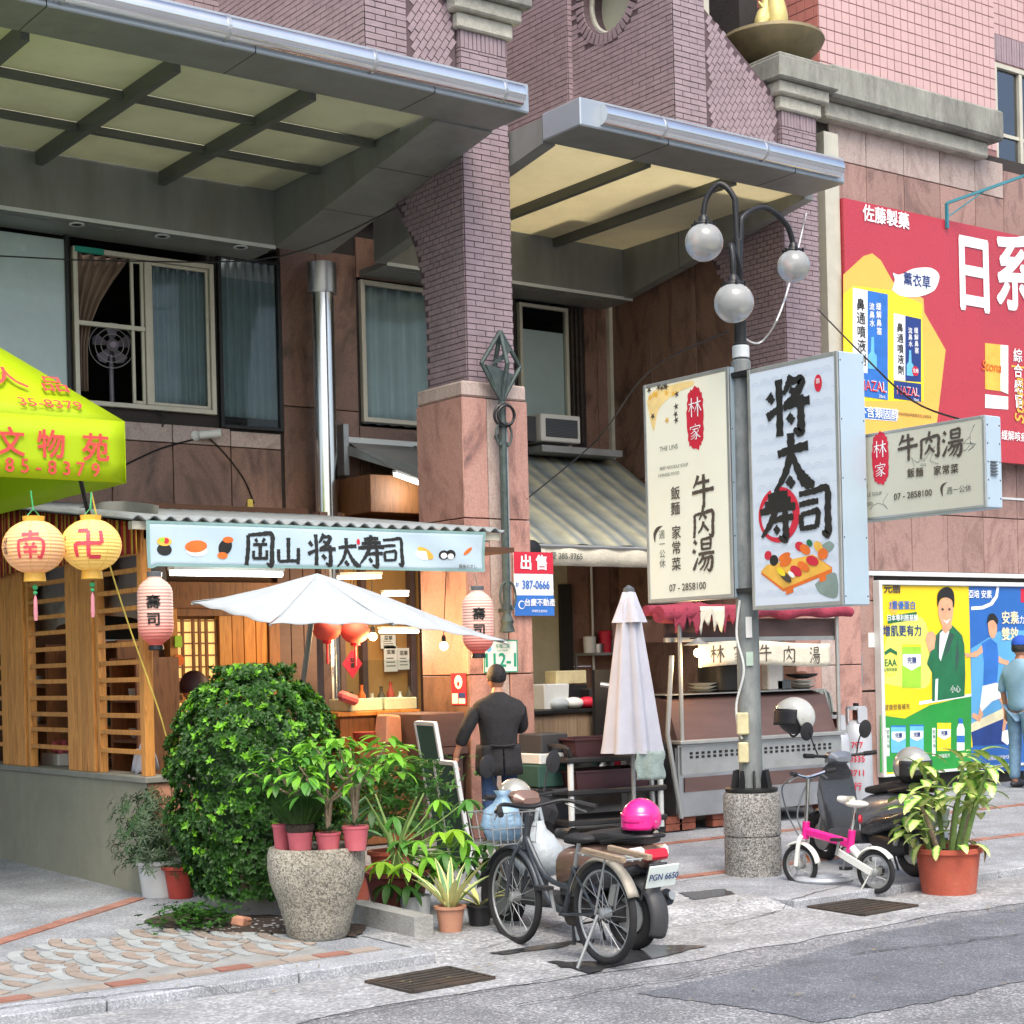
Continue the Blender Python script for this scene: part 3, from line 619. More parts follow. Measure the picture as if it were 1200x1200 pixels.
 # drain covers let into the gutter
def drain(px,label):
 P=[ground(*p) for p in px]; c=sum(P,Vector())/4; u=(P[1]-P[0]).normalized(); w=(P[3]-P[0]).normalized()
 W=(P[1]-P[0]).length; H=(P[3]-P[0]).length
 t=thing('drain_cover',label,'drain cover',(c.x,c.y,0),0,'iron drain covers in the gutter')
 m=MB(); m.add([P[0]+UP*.006,P[1]+UP*.006,P[2]+UP*.006,P[3]+UP*.006],[(3,2,1,0)]); m.build('base_plate',MATS['rust_iron'],t)
 m=MB(); m.bar(P[0]+UP*.008,P[1]+UP*.008,.02,.012); m.bar(P[1]+UP*.008,P[2]+UP*.008,.02,.012); m.bar(P[2]+UP*.008,P[3]+UP*.008,.02,.012); m.bar(P[3]+UP*.008,P[0]+UP*.008,.02,.012); m.build('frame',MATS['rust_iron'],t)
 for i in range(7):
  f=(i+.5)/7; m=MB(); m.bar(P[0].lerp(P[3],f)+u*.02+UP*.009,P[1].lerp(P[2],f)-u*.02+UP*.009,.03,.01); m.build('rib',MATS['rust_iron'],t)
drain([(429,1152),(525,1135),(579,1147.5),(484,1164.5)],'rusty iron drain cover in front of the stone planter')
drain([(947,1064),(1010,1055),(1075,1062.5),(1012,1074)],'rusty iron drain cover beside the terracotta pot and small bicycle')
# ================================================================ BUILDINGS
def slab(x0,x1,z0,z1,Y,mat,parent,d=.03,g=.005,name='granite_slab'):
 m=MB(); m.bx(x0+g,x1-g,Y-d,Y,z0+g,z1-g,.004); return m.build(name,MATS[mat],parent)
def tiles(o,ux,uy,w,h,tw,th,mat,parent,gap=.008,d=.008,name='tile_cladding',off=.5,keep=None):
 """split-face tiles set proud on a wall face (one joined part)"""
 o=Vector(o); ux=Vector(ux); uy=Vector(uy); n=ux.cross(uy).normalized(); m=MB(); rnd=random.Random(int(w*1000)+int(h*100)); r=0; v=0.0
 while v<h-.01:
  v1=min(v+th,h); u=-((r%2)*off)*tw
  while u<w-.004:
   a,b=max(u,0),min(u+tw,w)
   if b-a>.012 and(keep is None or keep((a+b)/2,(v+v1)/2)):
    e=d*rnd.uniform(.6,1.2); g=gap/2
    P=[o+ux*(a+g)+uy*(v+g),o+ux*(b-g)+uy*(v+g),o+ux*(b-g)+uy*(v1-g),o+ux*(a+g)+uy*(v1-g)]
    Q=[p+n*e for p in P]
    m.add(P+Q,[(4,5,6,7),(0,1,5,4),(1,2,6,5),(2,3,7,6),(3,0,4,7)])
   u+=tw
  v+=th; r+=1
 ob=m.build(name,MATS[mat],parent); ob['kind']='stuff'; return ob
XA,YA_,ZA=Vector((1,0,0)),Vector((0,1,0)),Vector((0,0,1))
def pillar(label,X0,X1,G0,G1,D=.72,flare=True):
 """granite below, mauve tiles above, stone capital; X0..X1 tiled shaft, G0..G1 granite base"""
 t=thing('pillar',label,'pillar',((G0+G1)/2,PY+D/2,gz(PY)),0,'street front pillars')
 zg,zc=4.12,7.22
 z0=gz(PY)
 m=MB(); m.bx(G0+.02,G1-.02,PY+.02,PY+D-.02,z0,zg); m.build('core',MATS['joint_dark'],t)
 rows=[z0,1.55,2.92,3.98]
 for i in range(3):
  slab(G0,G0+(G1-G0)*.37,rows[i],rows[i+1],PY+.03,'granite_pillar',t); slab(G0+(G1-G0)*.63,G1,rows[i],rows[i+1],PY+.03,'granite_pillar',t)
  slab(G0+(G1-G0)*.37,G0+(G1-G0)*.63,rows[i],rows[i+1],PY+.036,'granite_light',t)
  m=MB(); m.bx(G0-.004,G0+.026,PY+.006,PY+D,rows[i]+.005,rows[i+1]-.005,.004); m.build('granite_slab',MATS['granite_brown' if i==0 else 'granite_pillar'],t)  # lowest left slab browner: warm light on that face put into its colour
  m=MB(); m.bx(G1-.026,G1+.004,PY+.006,PY+D,rows[i]+.005,rows[i+1]-.005,.004); m.build('granite_slab',MATS['granite_pillar'],t)
 m=MB(); m.bx(G0+.004,G1-.004,PY+.004,PY+D,3.985,zg,.015); m.build('base_cap',MATS['granite_light'],t)
 # tiled shaft, its back edge curving out under the canopy beam
 prof=[(zg,PY+D-.03),(4.7,PY+D-.03),(5.1,PY+D+.02),(5.45,PY+D+.12),(5.75,PY+D+.3),(6.05,PY+D+.52),(6.3,PY+D+.55),(6.32,PY+D-.03),(zc,PY+D-.03)] if flare else[(zg,PY+D-.03),(zc,PY+D-.03)]
 poly=[(X0,PY+.06,zg),(X0,PY+.06,zc)]+[(X0,y,z) for z,y in reversed(prof)]
 m=MB(); m.prism([(X0+.008,p[1]+(.008 if p[1]<PY+.1 else 0),p[2]) for p in poly],(X1-X0-.016,0,0)); fix_normals(m.build('shaft',MATS['tile_joint'],t))
 def yb(z):
  for(za,ya),(zb,yb_) in zip(prof,prof[1:]):
   if za<=z<=zb:return ya+(yb_-ya)*(z-za)/max(zb-za,1e-6)
  return prof[-1][1]
 tiles((X0+.008,PY+.068,zg),XA,ZA,X1-X0-.016,zc-zg-.16,.2,.052,'tile_mauve',t)
 tiles((X0+.008,PY+.068,zc-.16),XA,ZA,X1-X0-.016,.16,.045,.16,'tile_mauve',t,off=0)
 m=MB()
 D2=1.3; tiles((X0+.008,PY+D2,zg),-YA_,ZA,D2-.07,zc-zg-.16,.1,.052,'tile_mauve',t,keep=lambda u,v:PY+D2-u<yb(zg+v)-.02)
 tiles((X0+.008,PY+D-.03,zc-.16),-YA_,ZA,D-.1,.16,.045,.16,'tile_mauve',t,off=0)
 for k,(a,z,h,mt) in enumerate([(.04,zc,.14,'cornice_pale'),(.10,zc+.14,.13,'cornice_pale'),(.17,zc+.27,.22,'cornice'),(.13,zc+.49,.05,'cornice')]):
  m=MB(); m.bx(X0-a,X1+a,PY+.06-a,PY+D+a,z,z+h,.015); m.build('capital',MATS[mt],t)
 return t
g0=atY(541,440,PY).x; g1=atY(617,450,PY).x
p1x0,p1x1=atY(548,250,PY).x,atY(603,200,PY).x
pillar('mauve tiled pillar on pink granite base with the iron diamond lamp',p1x0,p1x1,g0,g1)
p2x0,p2x1=atY(921,170,PY).x,atY(955,170,PY).x
P2=pillar('mauve tiled pillar beside the red billboard carrying the gilt flame urn',p2x0,p2x1+.1,p2x0-.02,p2x1+.52)
# --- main building: window wall at Y = WF
BLD=thing('building','brown granite shop building with aluminium windows under the steel canopies','building',(8,WF,0))
GX1=p2x0+.05  # the right-hand side of the bay
m=MB(); m.bx(2.0,GX1+.2,WF+.03,WF+.35,2.2,10.0)
WINX=[(atY(-60,300,WF).x,atY(79,300,WF).x),(atY(84,300,WF).x,atY(249,320,WF).x),(atY(254,320,WF).x,atY(327,330,WF).x),(atY(421,330,WF).x,atY(512,340,WF).x),(atY(607,360,WF).x,atY(664,360,WF).x)]
ZS,ZT=atY(170,480,WF).z,atY(170,300,WF).z
def wall_with_windows():
 """wall boxes round the openings"""
 o=MB(); xs=2.0
 for(a,b) in WINX:
  if a>xs:o.bx(xs,a,WF+.03,WF+.3,2.2,10.0)
  o.bx(a,b,WF+.03,WF+.3,2.2,ZS); o.bx(a,b,WF+.03,WF+.3,ZT+.24,10.0); xs=b
 o.bx(xs,GX1+.3,WF+.03,WF+.3,2.2,10.0)
 return o.build('wall',MATS['joint_dark'],BLD)
wall_with_windows()
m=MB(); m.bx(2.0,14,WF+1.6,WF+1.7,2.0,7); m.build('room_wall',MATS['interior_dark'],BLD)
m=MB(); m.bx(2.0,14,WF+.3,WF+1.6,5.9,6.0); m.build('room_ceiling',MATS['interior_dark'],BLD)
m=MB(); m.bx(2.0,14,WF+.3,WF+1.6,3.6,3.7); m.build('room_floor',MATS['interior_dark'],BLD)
def frame_rect(m,x0,x1,z0,z1,Y,w=.045,d=.06,bot=None):
 m.bx(x0,x0+w,Y-d,Y,z0,z1,.004); m.bx(x1-w,x1,Y-d,Y,z0,z1,.004); m.bx(x0+w,x1-w,Y-d+.002,Y-.002,z1-w,z1,.004); m.bx(x0+w,x1-w,Y-d+.002,Y-.002,z0,z0+(bot or w),.004)
def curtain(name,x0,x1,z0,z1,Y,mat,parent,folds=6,amp=.03,gather=None):
 def fn(u,v):
  x=x0+(x1-x0)*u
  if gather:x=x0+(x1-x0)*u*(1-gather*(math.sin(min(1,(1-v)*1.4)*math.pi/2)))
  return(x,Y+amp*math.sin(u*folds*2*math.pi+.5*math.sin(v*3)),z0+(z1-z0)*v)
 mm=MB(); mm.grid(fn,folds*8,6); return mm.build(name,MATS[mat],parent,smooth='all',solid=.004)
def window(x0,x1,z0,z1,fmat='alu_frame',pane='pane_window',split=None,w=.045):
 f=MB(); frame_rect(f,x0,x1,z0,z1,WF+.03,w); fr=f.build('window',MATS[fmat],BLD)
 if split:
  s=MB(); s.bx(split-.025,split+.025,WF-.022,WF+.025,z0+.05,z1-.05); s.build('mullion',MATS[fmat],fr)
 return fr
def pane(x0,x1,z0,z1,Y,mat,parent):mm=MB(); mm.bx(x0,x1,Y,Y+.006,z0,z1); return mm.build('pane',MATS[mat],parent)
(ax,bx_),(cx_,dx_),(ex,fx),(gx,hx),(ix,jx)=WINX
# big pale window on the far left
f=window(ax,bx_,ZS-.25,ZT+.2,'black_metal',w=.03); pane(ax+.03,bx_-.03,ZS-.22,ZT+.05,WF,'pane_reflection',f)
curtain('curtain',ax,bx_,ZS-.25,ZT,WF+.25,'curtain_white',f,4,.015)
# sliding window with the open left half and a fan inside
f=window(cx_,dx_,ZS,ZT,split=(cx_+dx_)/2+.02)
xm=(cx_+dx_)/2+.02; zm=ZS+(ZT-ZS)*.52
s=MB(); s.bx(cx_+.045,xm-.03,WF-.02,WF+.02,zm-.02,zm+.02); s.build('mullion',MATS['alu_frame'],f)
s=MB(); frame_rect(s,xm-.16,xm-.03,ZS+.05,ZT-.05,WF+.028,.03,.03); s.build('sash',MATS['alu_frame'],f)
s=MB(); frame_rect(s,xm+.03,dx_-.05,ZS+.05,ZT-.05,WF+.028,.03,.03); s.build('sash',MATS['alu_frame'],f)
pane(xm+.06,dx_-.08,ZS+.08,ZT-.08,WF+.01,'pane_dim',f)
curtain('curtain',xm+.03,dx_-.03,ZS+.03,ZT-.03,WF+.09,'curtain_grey',f,6,.03)
curtain('curtain',cx_+.03,xm-.12,ZS+.15,ZT-.03,WF+.12,'curtain_brown',f,5,.03,gather=.75)
# dim window with a pleated curtain
f=window(ex,fx,ZS-.12,ZT+.12,'black_metal',w=.035); pane(ex+.03,fx-.03,ZS-.09,ZT-.1,WF,'pane_dim',f)
curtain('curtain',ex,fx,ZS-.12,ZT+.1,WF+.08,'curtain_grey',f,8,.028)
# tall window right of the steel column
zs4,zt4=atY(460,497,WF).z,atY(460,333,WF).z
f=window(gx,hx+.35,zs4,zt4,w=.05); s=MB(); s.bx(hx-.1,hx-.04,WF-.03,WF+.02,zs4+.05,zt4-.05); s.build('mullion',MATS['alu_frame'],f)
pane(gx+.05,hx-.1,zs4+.05,zt4-.05,WF+.005,'pane_dim',f); pane(hx-.04,hx+.3,zs4+.05,zt4-.05,WF+.005,'pane_dim',f)
curtain('curtain',gx+.06,hx+.3,zs4,zt4,WF+.1,'curtain_white',f,7,.03)
# window over the air conditioner, with a white blind
zs5,zt5=atY(635,505,WF).z,atY(635,358,WF).z
f=window(ix,jx,zs5-.45,zt5,'alu_frame',w=.04)
s=MB(); s.bx(ix+.04,jx-.04,WF+.03,WF+.04,zs5,zt5-.28); s.build('blind',MATS['paper_white'],f)
pane(ix+.04,jx-.04,zs5,zt5-.04,WF+.002,'pane_clear',f)
for k in range(3):
 s=MB(); s.bx(jx+.02+k*.06,jx+.05+k*.06,WF-.05,WF-.01,zs5-.1,zt5+.02); s.build('pipe',MATS['rust_iron'],f)
 # granite slabs under and between the windows
joints=[atY(p,540,WF).x for p in(-40,30,131,203,271,330)]
for a,b in zip(joints,joints[1:]):
 slab(a,b,2.9,ZS-.3,WF+.03,'granite_brown',BLD); slab(a,b,ZS-.3,ZS-.12 if b<ex+.3 else ZS-.14,WF+.03,'granite_light',BLD)
for a,b in((atY(330,400,WF).x,atY(372,400,WF).x),(atY(372,400,WF).x,atY(419,400,WF).x)):
 slab(a,b,zs4+.1,ZT+.3,WF+.03,'granite_brown',BLD); slab(a,b,2.9,zs4+.1,WF+.03,'granite_brown',BLD)
for a,b in((atY(419,400,WF).x,hx+.4),):
 slab(a,b,2.9,zs4-.04,WF+.03,'granite_brown',BLD); slab(a,b,zt4+.02,ZT+.5,WF+.03,'granite_brown',BLD)
xr0=jx+.25; xs_=[xr0+(GX1-xr0)*k/2 for k in range(3)]
for a,b in zip(xs_,xs_[1:]):
 for z0,z1 in((.1,1.9),(1.9,3.7),(3.7,6.2)):slab(a,b,z0,z1,WF+.03,'granite_brown',BLD)
for a,b in((hx+.4,ix-.05),(ix-.05,xr0)):
 slab(a,b,2.9,zs5-.5,WF+.03,'granite_brown',BLD)
 # side wall of the bay (faces left) with a metal corner trim
m=MB(); m.bx(GX1+.03,GX1+.3,PY+.7,WF+.3,0,10); m.build('side_wall',MATS['joint_dark'],BLD)
ys=[PY+.72+(WF-PY-.72)*k/3 for k in range(4)]
for a,b in zip(ys,ys[1:]):
 for z0,z1 in((.1,1.9),(1.9,3.7),(3.7,6.4)):
  m=MB(); m.bx(GX1,GX1+.03,a+.005,b-.005,z0+.005,z1-.005,.004); m.build('granite_slab',MATS['granite_brown'],BLD)
m=MB(); m.bx(GX1-.05,GX1+.0,WF-.06,WF-.004,2.6,5.8); m.build('corner_trim',MATS['alu_frame'],BLD)
# upper storey above the canopies: back wall, piers, pierced arch walls and buttresses in mauve tile
m=MB(); m.bx(-3,GX1+.3,WF-.1,WF+.029,6.35,10.4); m.build('upper_wall',MATS['tile_joint'],BLD)
tiles((-3,WF-.1,6.35),XA,ZA,GX1+3,3.5,.21,.055,'tile_mauve',BLD)
def clad_box(x0,x1,y0,y1,z0,z1,name='pier'):
 m=MB(); m.bx(x0,x1,y0,y1,z0,z1); m.build(name,MATS['tile_joint'],BLD)
 tiles((x0,y0,z0),XA,ZA,x1-x0,z1-z0,.21,.055,'tile_mauve',BLD); tiles((x0,y1,z0),-YA_,ZA,y1-y0,z1-z0,.21,.055,'tile_mauve',BLD)
def arch_unit(Xp,arx,zt,back):
 """Xp = left edge of the pillar; arx = X of the pierced wall; it runs back from the street face"""
 yf,yb_=PY+.1,PY+.1+back; th=.3
 # pierced wall: outline with arch underside and a round hole, triangulated
 c=bpy.data.curves.new('c','CURVE'); c.dimensions='2D'; c.fill_mode='BOTH'; c.extrude=th/2; c.resolution_u=4
 def sp(pts):
  q=c.splines.new('POLY'); q.points.add(len(pts)-1)
  for pt,(a,b) in zip(q.points,pts):pt.co=(a,b,0,1)
  q.use_cyclic_u=True
 arch=[(back*(1-k/10),6.3+.95*math.sin((k/10)**.8*math.pi/2*(1 if k<10 else 1))) for k in range(0,11)]
 arch=[(.28+(back-.28)*math.sin(k/10*math.pi/2),6.3+1.05*(1-math.cos(k/10*math.pi/2))) for k in range(11)]
 out=[(0,6.3)]+arch+[(back,zt),(0,zt)]
 sp(out); hc,hz,hr=back*.62,8.42,.38
 sp([(hc+hr*math.cos(2*math.pi*k/28),hz+hr*math.sin(2*math.pi*k/28)) for k in range(28)])
 o=bpy.data.objects.new('c',c); COL.objects.link(o); dg=bpy.context.evaluated_depsgraph_get(); me=bpy.data.meshes.new_from_object(o.evaluated_get(dg)); bpy.data.objects.remove(o)
 mm=MB(); mm.add([(arx+th/2+v.co.z,yf+v.co.x,v.co.y) for v in me.vertices],[tuple(p.vertices) for p in me.polygons]); fix_normals(mm.build('arch_wall',MATS['tile_joint'],BLD))
 def keep(u,v):
  y,z=back-u,6.3+v
  if(y-hc)**2+(z-hz)**2<(hr+.13)**2:return False
  for(a,b),(c2,d2) in zip(arch,arch[1:]):
   if a<=y<=c2:return z>b+(d2-b)*(y-a)/(c2-a)+.12
  return True
 tiles((arx,yb_,6.3),-YA_,ZA,back,zt-6.3,.21,.052,'tile_mauve',BLD,keep=keep)
 m2=MB()  # soldier courses round the hole and along the arch
 for k in range(40):
  a=2*math.pi*(k+.5)/40; cy,cz=hc+math.cos(a)*(hr+.06),hz+math.sin(a)*(hr+.06)
  m2.box((arx-.004,yf+cy,cz),(.02,.11,.05),Matrix.Rotation(a,3,'X'))
 for k in range(34):
  t=(k+.5)/34*math.pi/2; y=.28+(back-.28)*math.sin(t); z=6.3+1.05*(1-math.cos(t)); dy=(back-.28)*math.cos(t); dz=1.05*math.sin(t); a=math.atan2(dz,dy)
  m2.box((arx-.004,yf+y-math.sin(a)*.05,z+math.cos(a)*.05),(.02,.042,.1),Matrix.Rotation(a,3,'X'))
 o2=m2.build('soldier_course',MATS['tile_mauve'],BLD); o2['kind']='stuff'
 m3=MB(); m3.ring((arx+.1,yf+hc,hz),(1,0,0),hr-.01,.03,32,6); m3.build('hole_rim',MATS['cornice_pale'],BLD); ltp('hole_panel','canopy_panel',BLD,[(hr,0),(hr,.02)],(arx+.24,yf+hc,hz),32,(1,0,0))
 # buttress between the pierced wall and the pillar, sloping down to the capital
 zs1,zs2=8.05,7.35; P=[(arx,yf,6.3),(Xp-.02,yf,6.3),(Xp-.02,yf,zs2),(arx+.42,yf,zs1),(arx+.42,yf,zt),(arx,yf,zt)]
 mm=MB(); mm.prism(P,(0,.5,0)); fix_normals(mm.build('buttress',MATS['tile_joint'],BLD))
 w=Xp-.02-arx
 tiles((arx,yf,6.3),XA,ZA,.42,zt-6.3,.21,.055,'tile_mauve',BLD)
 dv=Vector((.55,0,.83)).normalized(); pv=Vector((-.83,0,.55)).normalized()  # diagonal courses
 def keepd(u,v):
  p=Vector((arx+.42,0,6.0))+dv*(u-.6)+pv*(v-1.2)
  if p.x<arx+.46 or p.x>Xp-.05 or p.z<6.33:return False
  return p.z<zs1+(zs2-zs1)*(p.x-arx-.42)/(w-.42)-.05
 tiles(Vector((arx+.42,yf,6.0))-dv*.6-pv*1.2,dv,pv,3.6,2.6,.11,.055,'tile_mauve',BLD,keep=keepd)
arx2=atY(789,60,PY+.1).x; arch_unit(p2x0,arx2,10.2,1.55)
arx1=atY(427,20,PY+.1).x; arch_unit(p1x0,arx1,10.2,1.55)
py_=13.65; clad_box(atY(665,60,py_).x,atY(689,60,py_).x,py_,WF-.1,6.3,10.2); clad_box(atY(325,15,py_).x,atY(420,15,py_).x,py_,WF-.1,6.3,10.2)
m=MB(); q=atY(600,20,PY+.75); m.bx(p1x1+.0,p1x1+.32,PY+.78,PY+1.2,7.6,10.2); m.build('pier',MATS['tile_mauve'],BLD)
m=MB(); xq=atY(812,20,PY+.3); a_=atY(822,20,PY+.6); m.bx(a_.x,a_.x+.13,PY+.62,PY+.7,7.9,10.3); m.build('downpipe',MATS['alu_frame'],BLD)
# --- steel canopies
ZC=6.2; YC=11.07
def canopy(label,X0,X1,ix0,ix1,nb,ny,pmat,yb=14.39,left_open=False):
 t=thing('steel_canopy',label,'canopy',((X0+X1)/2,YC,ZC),0,'steel entrance canopies')
 yi=YC+.53  # inner edge of the front box beam
 m=MB(); m.bx(X0,X1,YC,yi,ZC,ZC+.24,.01); m.build('front_beam',MATS['canopy_metal'],t)
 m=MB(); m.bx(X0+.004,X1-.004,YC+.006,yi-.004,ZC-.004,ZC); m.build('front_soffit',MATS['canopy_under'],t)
 m=MB(); m.tube([(X0+.22,YC-.01,ZC+.12),(X1-.1,YC-.01,ZC+.12)],.088,20); rail=m.build('rail',MATS['steel_shiny'],t,smooth=True)
 for k in range(int((X1-X0)/1.2)+1):
  x=X0+.9+k*1.25
  if x<X1-.3:m=MB(); m.lathe([(.09,-.015),(.094,-.012),(.094,.012),(.09,.015)],(x,YC-.01,ZC+.12),20,(1,0,0)); m.build('rail_joint',MATS['steel_brushed'],rail)
 for k in range(int((X1-X0)/1.6)):
  x=X0+1.0+k*1.6; m=MB(); m.bx(x,x+.006,YC-.002,yi-.01,ZC-.006,ZC+.1); m.build('panel_joint',MATS['joint_dark'],t)
  # tapering end beams: deep at the wall, thin at the front
 def end_beam(xa,xb):
  P=[(xa,yi,ZC+.2),(xa,yb,ZC+.2),(xa,yb,5.72),(xa,yi,ZC-.02)]
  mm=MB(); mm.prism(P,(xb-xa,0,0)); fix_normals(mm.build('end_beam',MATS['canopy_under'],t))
  for f in(.33,.66):
   y=yi+(yb-yi)*f; mm=MB(); mm.bx(xa+.002,xb-.002,y,y+.005,ZC-.02+(5.72-ZC+.02)*f-.003,ZC+.1); mm.build('panel_joint',MATS['joint_dark'],t)
 end_beam(ix1,X1)
 if not left_open:end_beam(X0,ix0)
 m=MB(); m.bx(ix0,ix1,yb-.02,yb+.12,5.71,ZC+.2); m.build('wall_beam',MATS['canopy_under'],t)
 m=MB(); m.bx(ix0,ix1,yb-.03,yb-.02,5.70,5.735); m.build('drip_edge',MATS['alu_white'],t)
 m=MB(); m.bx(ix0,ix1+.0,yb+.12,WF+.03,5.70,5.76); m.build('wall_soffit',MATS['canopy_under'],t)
 bw=.065
 xs=[ix0+(ix1-ix0)*k/nb for k in range(nb+1)]; yy=[yi+(yb-.02-yi)*k/ny for k in range(ny+1)]
 for x in xs[1:-1]:m=MB(); m.bx(x-bw/2,x+bw/2,yi,yb-.02,ZC-.06 if ny>1 else ZC-.03,ZC+.06); m.build('beam',MATS['canopy_beam'],t)
 for y in yy[1:-1]:
  for a,b in zip(xs,xs[1:]):m=MB(); m.bx(a+bw/2+.002,b-bw/2-.002,y-.03,y+.03,ZC-.01,ZC+.05); m.build('purlin',MATS['canopy_beam'],t)
 for a,b in zip(xs,xs[1:]):
  for c,d in zip(yy,yy[1:]):m=MB(); m.bx(a+.01,b-.01,c+.01,d-.01,ZC+.061,ZC+.075); m.build('ceiling_panel',MATS[pmat],t)
 return t
b1=atZ(302,168,ZC-.05).x; b2=atZ(187,147,ZC-.05).x
sp=1.17; cix1=atZ(320,232,ZC).x
canopy('long grey steel canopy with grid ceiling and round rail, on the left',cix1-sp*8,atZ(620,133,ZC).x,cix1-sp*8,cix1,8,3,'canopy_panel',left_open=True)
c2=canopy('shorter grey steel canopy with yellowed ceiling panels above the lamp post',atZ(678,147,ZC).x,atZ(996,213,ZC).x,atZ(678,147,ZC).x+.14,atZ(698,296,ZC-.03).x+.55,3,1,'canopy_panel_yellow')
for px in(90,190,282):
 q=atZ(px,262+(px-90)*.14,5.7); t=thing('downlight','small recessed downlight in the soffit above the %s'%{90:'left edge of the sliding window',190:'middle of the sliding window',282:'dim pleated curtain window'}[px],'downlight',q,0,'soffit downlights'); m=MB(); m.lathe([(.06,-.012),(.07,-.012),(.07,0)],q,16,capt=False); m.build('ring',MATS['alu_white'],t); m=MB(); m.lathe([(.055,-.01),(.01,-.02)],q,12); m.build('lens',MATS['black_metal'],t)
 # steel column behind the canopy
cy_=WF-.25; qa=atY(377,330,cy_); r_=.115
t=thing('steel_column','polished round steel column between the upper windows','column',(qa.x,cy_,gz(cy_)))
m=MB(); m.lathe([(r_,gz(cy_)),(r_,5.45)],(qa.x,cy_,0),28); m.build('shaft',MATS['steel_shiny'],t,smooth=True)
m=MB(); m.lathe([(r_+.03,5.4),(r_+.035,5.42),(r_+.035,5.7),(r_+.03,5.7)],(qa.x,cy_,0),28); m.build('collar',MATS['steel_brushed'],t,smooth=True)
# --- right-hand building
RB=thing('building','pink tiled building with granite base behind the billboard','building',(16,RW,0))
rx0=atY(986,150,RW).x
m=MB(); m.bx(p2x1+.12,22,RW+.03,RW+3,gz(RW),7.5); m.build('wall',MATS['joint_dark'],RB)
zt_=atY(1050,160,RW).z; wz0_=atY(1180,200,RW+.1).z
xs=[atY(p,190,RW).x for p in(972,1015,1059,1101,1142,1175)]; d_=xs[-2]-xs[-3];
for a,b in zip(xs,xs[1:]):
 slab(a,b,zt_-.42,zt_,RW+.03,'granite_light',RB,d=.032); slab(a,b,5.2,zt_-.42,RW+.03,'granite_right',RB)
for a,b in zip([xs[-1]+k*d_ for k in range(5)],[xs[-1]+k*d_ for k in range(1,6)]):slab(a,b,5.2,wz0_-.05,RW+.03,'granite_right',RB)
zj1,zj2=atY(1130,605,RW).z,atY(1110,671,RW).z
xl=[atY(p,640,RW).x for p in(1025,1069,1111,1153,1193)]; w_=xl[1]-xl[0]; xl=[xl[0]-w_]+xl+[xl[-1]+w_,xl[-1]+2*w_,xl[-1]+3*w_]
for a,b in zip(xl,xl[1:]):slab(a,b,zj2,zj1,RW+.03,'granite_right',RB)
zj0=atY(1190,585,RW).z
for a,b in zip(xl,xl[1:]):slab(a,b,zj1,zj0,RW+.03,'granite_right',RB); slab(a,b,zj0,5.2,RW+.03,'granite_right',RB)
m=MB(); m.bx(xl[0],xl[-1],RW-.012,RW,zj0-.012,zj0+.014); m.build('trim_strip',MATS['alu_white'],RB)
m=MB(); m.bx(p2x1+.55,xl[-1],RW-.03,RW,zj2-.05,zj2+.0); m.build('trim_strip',MATS['alu_white'],RB)
za,zb=atY(1010,704,RW).z,atY(1010,811,RW).z
for z0,z1 in((gz(RW),zb),(zb+.012,za),(za,zj2-.05)):slab(p2x1+.45,xl[1]-.02,z0,z1,RW+.03,'granite_right',RB)
# cornice
cz=atY(1075,150,RW).z; xe=atY(1180,174,RW-.3).x
m=MB(); m.bx(atY(972,125,RW).x-.25,xe,RW-.28,RW+.2,cz-.02,cz+.33,.03); m.build('cornice',MATS['cornice'],RB)
m=MB(); m.bx(atY(972,125,RW).x-.2,xe-.12,RW-.14,RW+.2,cz-.2,cz-.02,.02); m.build('cornice',MATS['cornice_pale'],RB)
# pink tiled upper storey
ux0=atY(960,60,RW+.1).x; uY=RW+.1; wx=atY(1166,90,uY).x; wz0=atY(1180,200,uY).z; wz1=atY(1180,75,uY).z
m=MB(); m.bx(ux0,wx,uY,uY+4,7.4,12); m.bx(wx,22,uY+.02,uY+4,wz1,12); m.bx(wx,22,uY+.02,uY+4,5.2,wz0); m.build('upper_wall',MATS['pink_joint'],RB)
tiles((ux0,uY,7.6),XA,ZA,wx-ux0,2.2,.122,.122,'tile_pink',RB,gap=.012,d=.006,off=0)
tiles((ux0,uY+3,7.6),-YA_,ZA,3.0,2.2,.122,.122,'tile_salmon',RB,gap=.012,d=.006,off=0)
tiles((wx,uY+.02,wz1+.01),XA,ZA,1.4,.32,.05,.32,'tile_mauve',RB,off=0)
tiles((wx,uY+.02,wz1+.33),XA,ZA,1.4,1.3,.122,.122,'tile_pink',RB,gap=.012,d=.006,off=0)
f=MB(); frame_rect(f,wx+.01,wx+1.5,wz0,wz1,uY+.1,.06,.08); fr=f.build('window',MATS['alu_frame'],RB)
m=MB(); m.bx(wx+.5,wx+.56,uY+.03,uY+.09,wz0+.06,wz1-.06); m.build('mullion',MATS['alu_frame'],fr)
m=MB(); m.bx(wx+.06,wx+1.45,uY+.045,uY+.08,wz0+.42,wz0+.46); m.build('mullion',MATS['alu_frame'],fr)
pane(wx+.06,wx+.5,wz0+.06,wz1-.06,uY+.07,'pane_window',fr); pane(wx+.56,wx+1.45,wz0+.06,wz1-.06,uY+.07,'pane_window',fr)
m=MB(); m.bx(wx,wx+1.5,uY+.6,uY+.65,wz0,wz1); m.build('curtain',MATS['curtain_white'],fr)
# downpipe and dark edge strip between pillar and billboard
m=MB(); xa=atY(962,300,RW-.1).x; m.bx(xa-.02,xa+.2,RW-.2,RW-.05,gz(RW),7.2); m.build('downpipe',MATS['alu_frame'],RB)
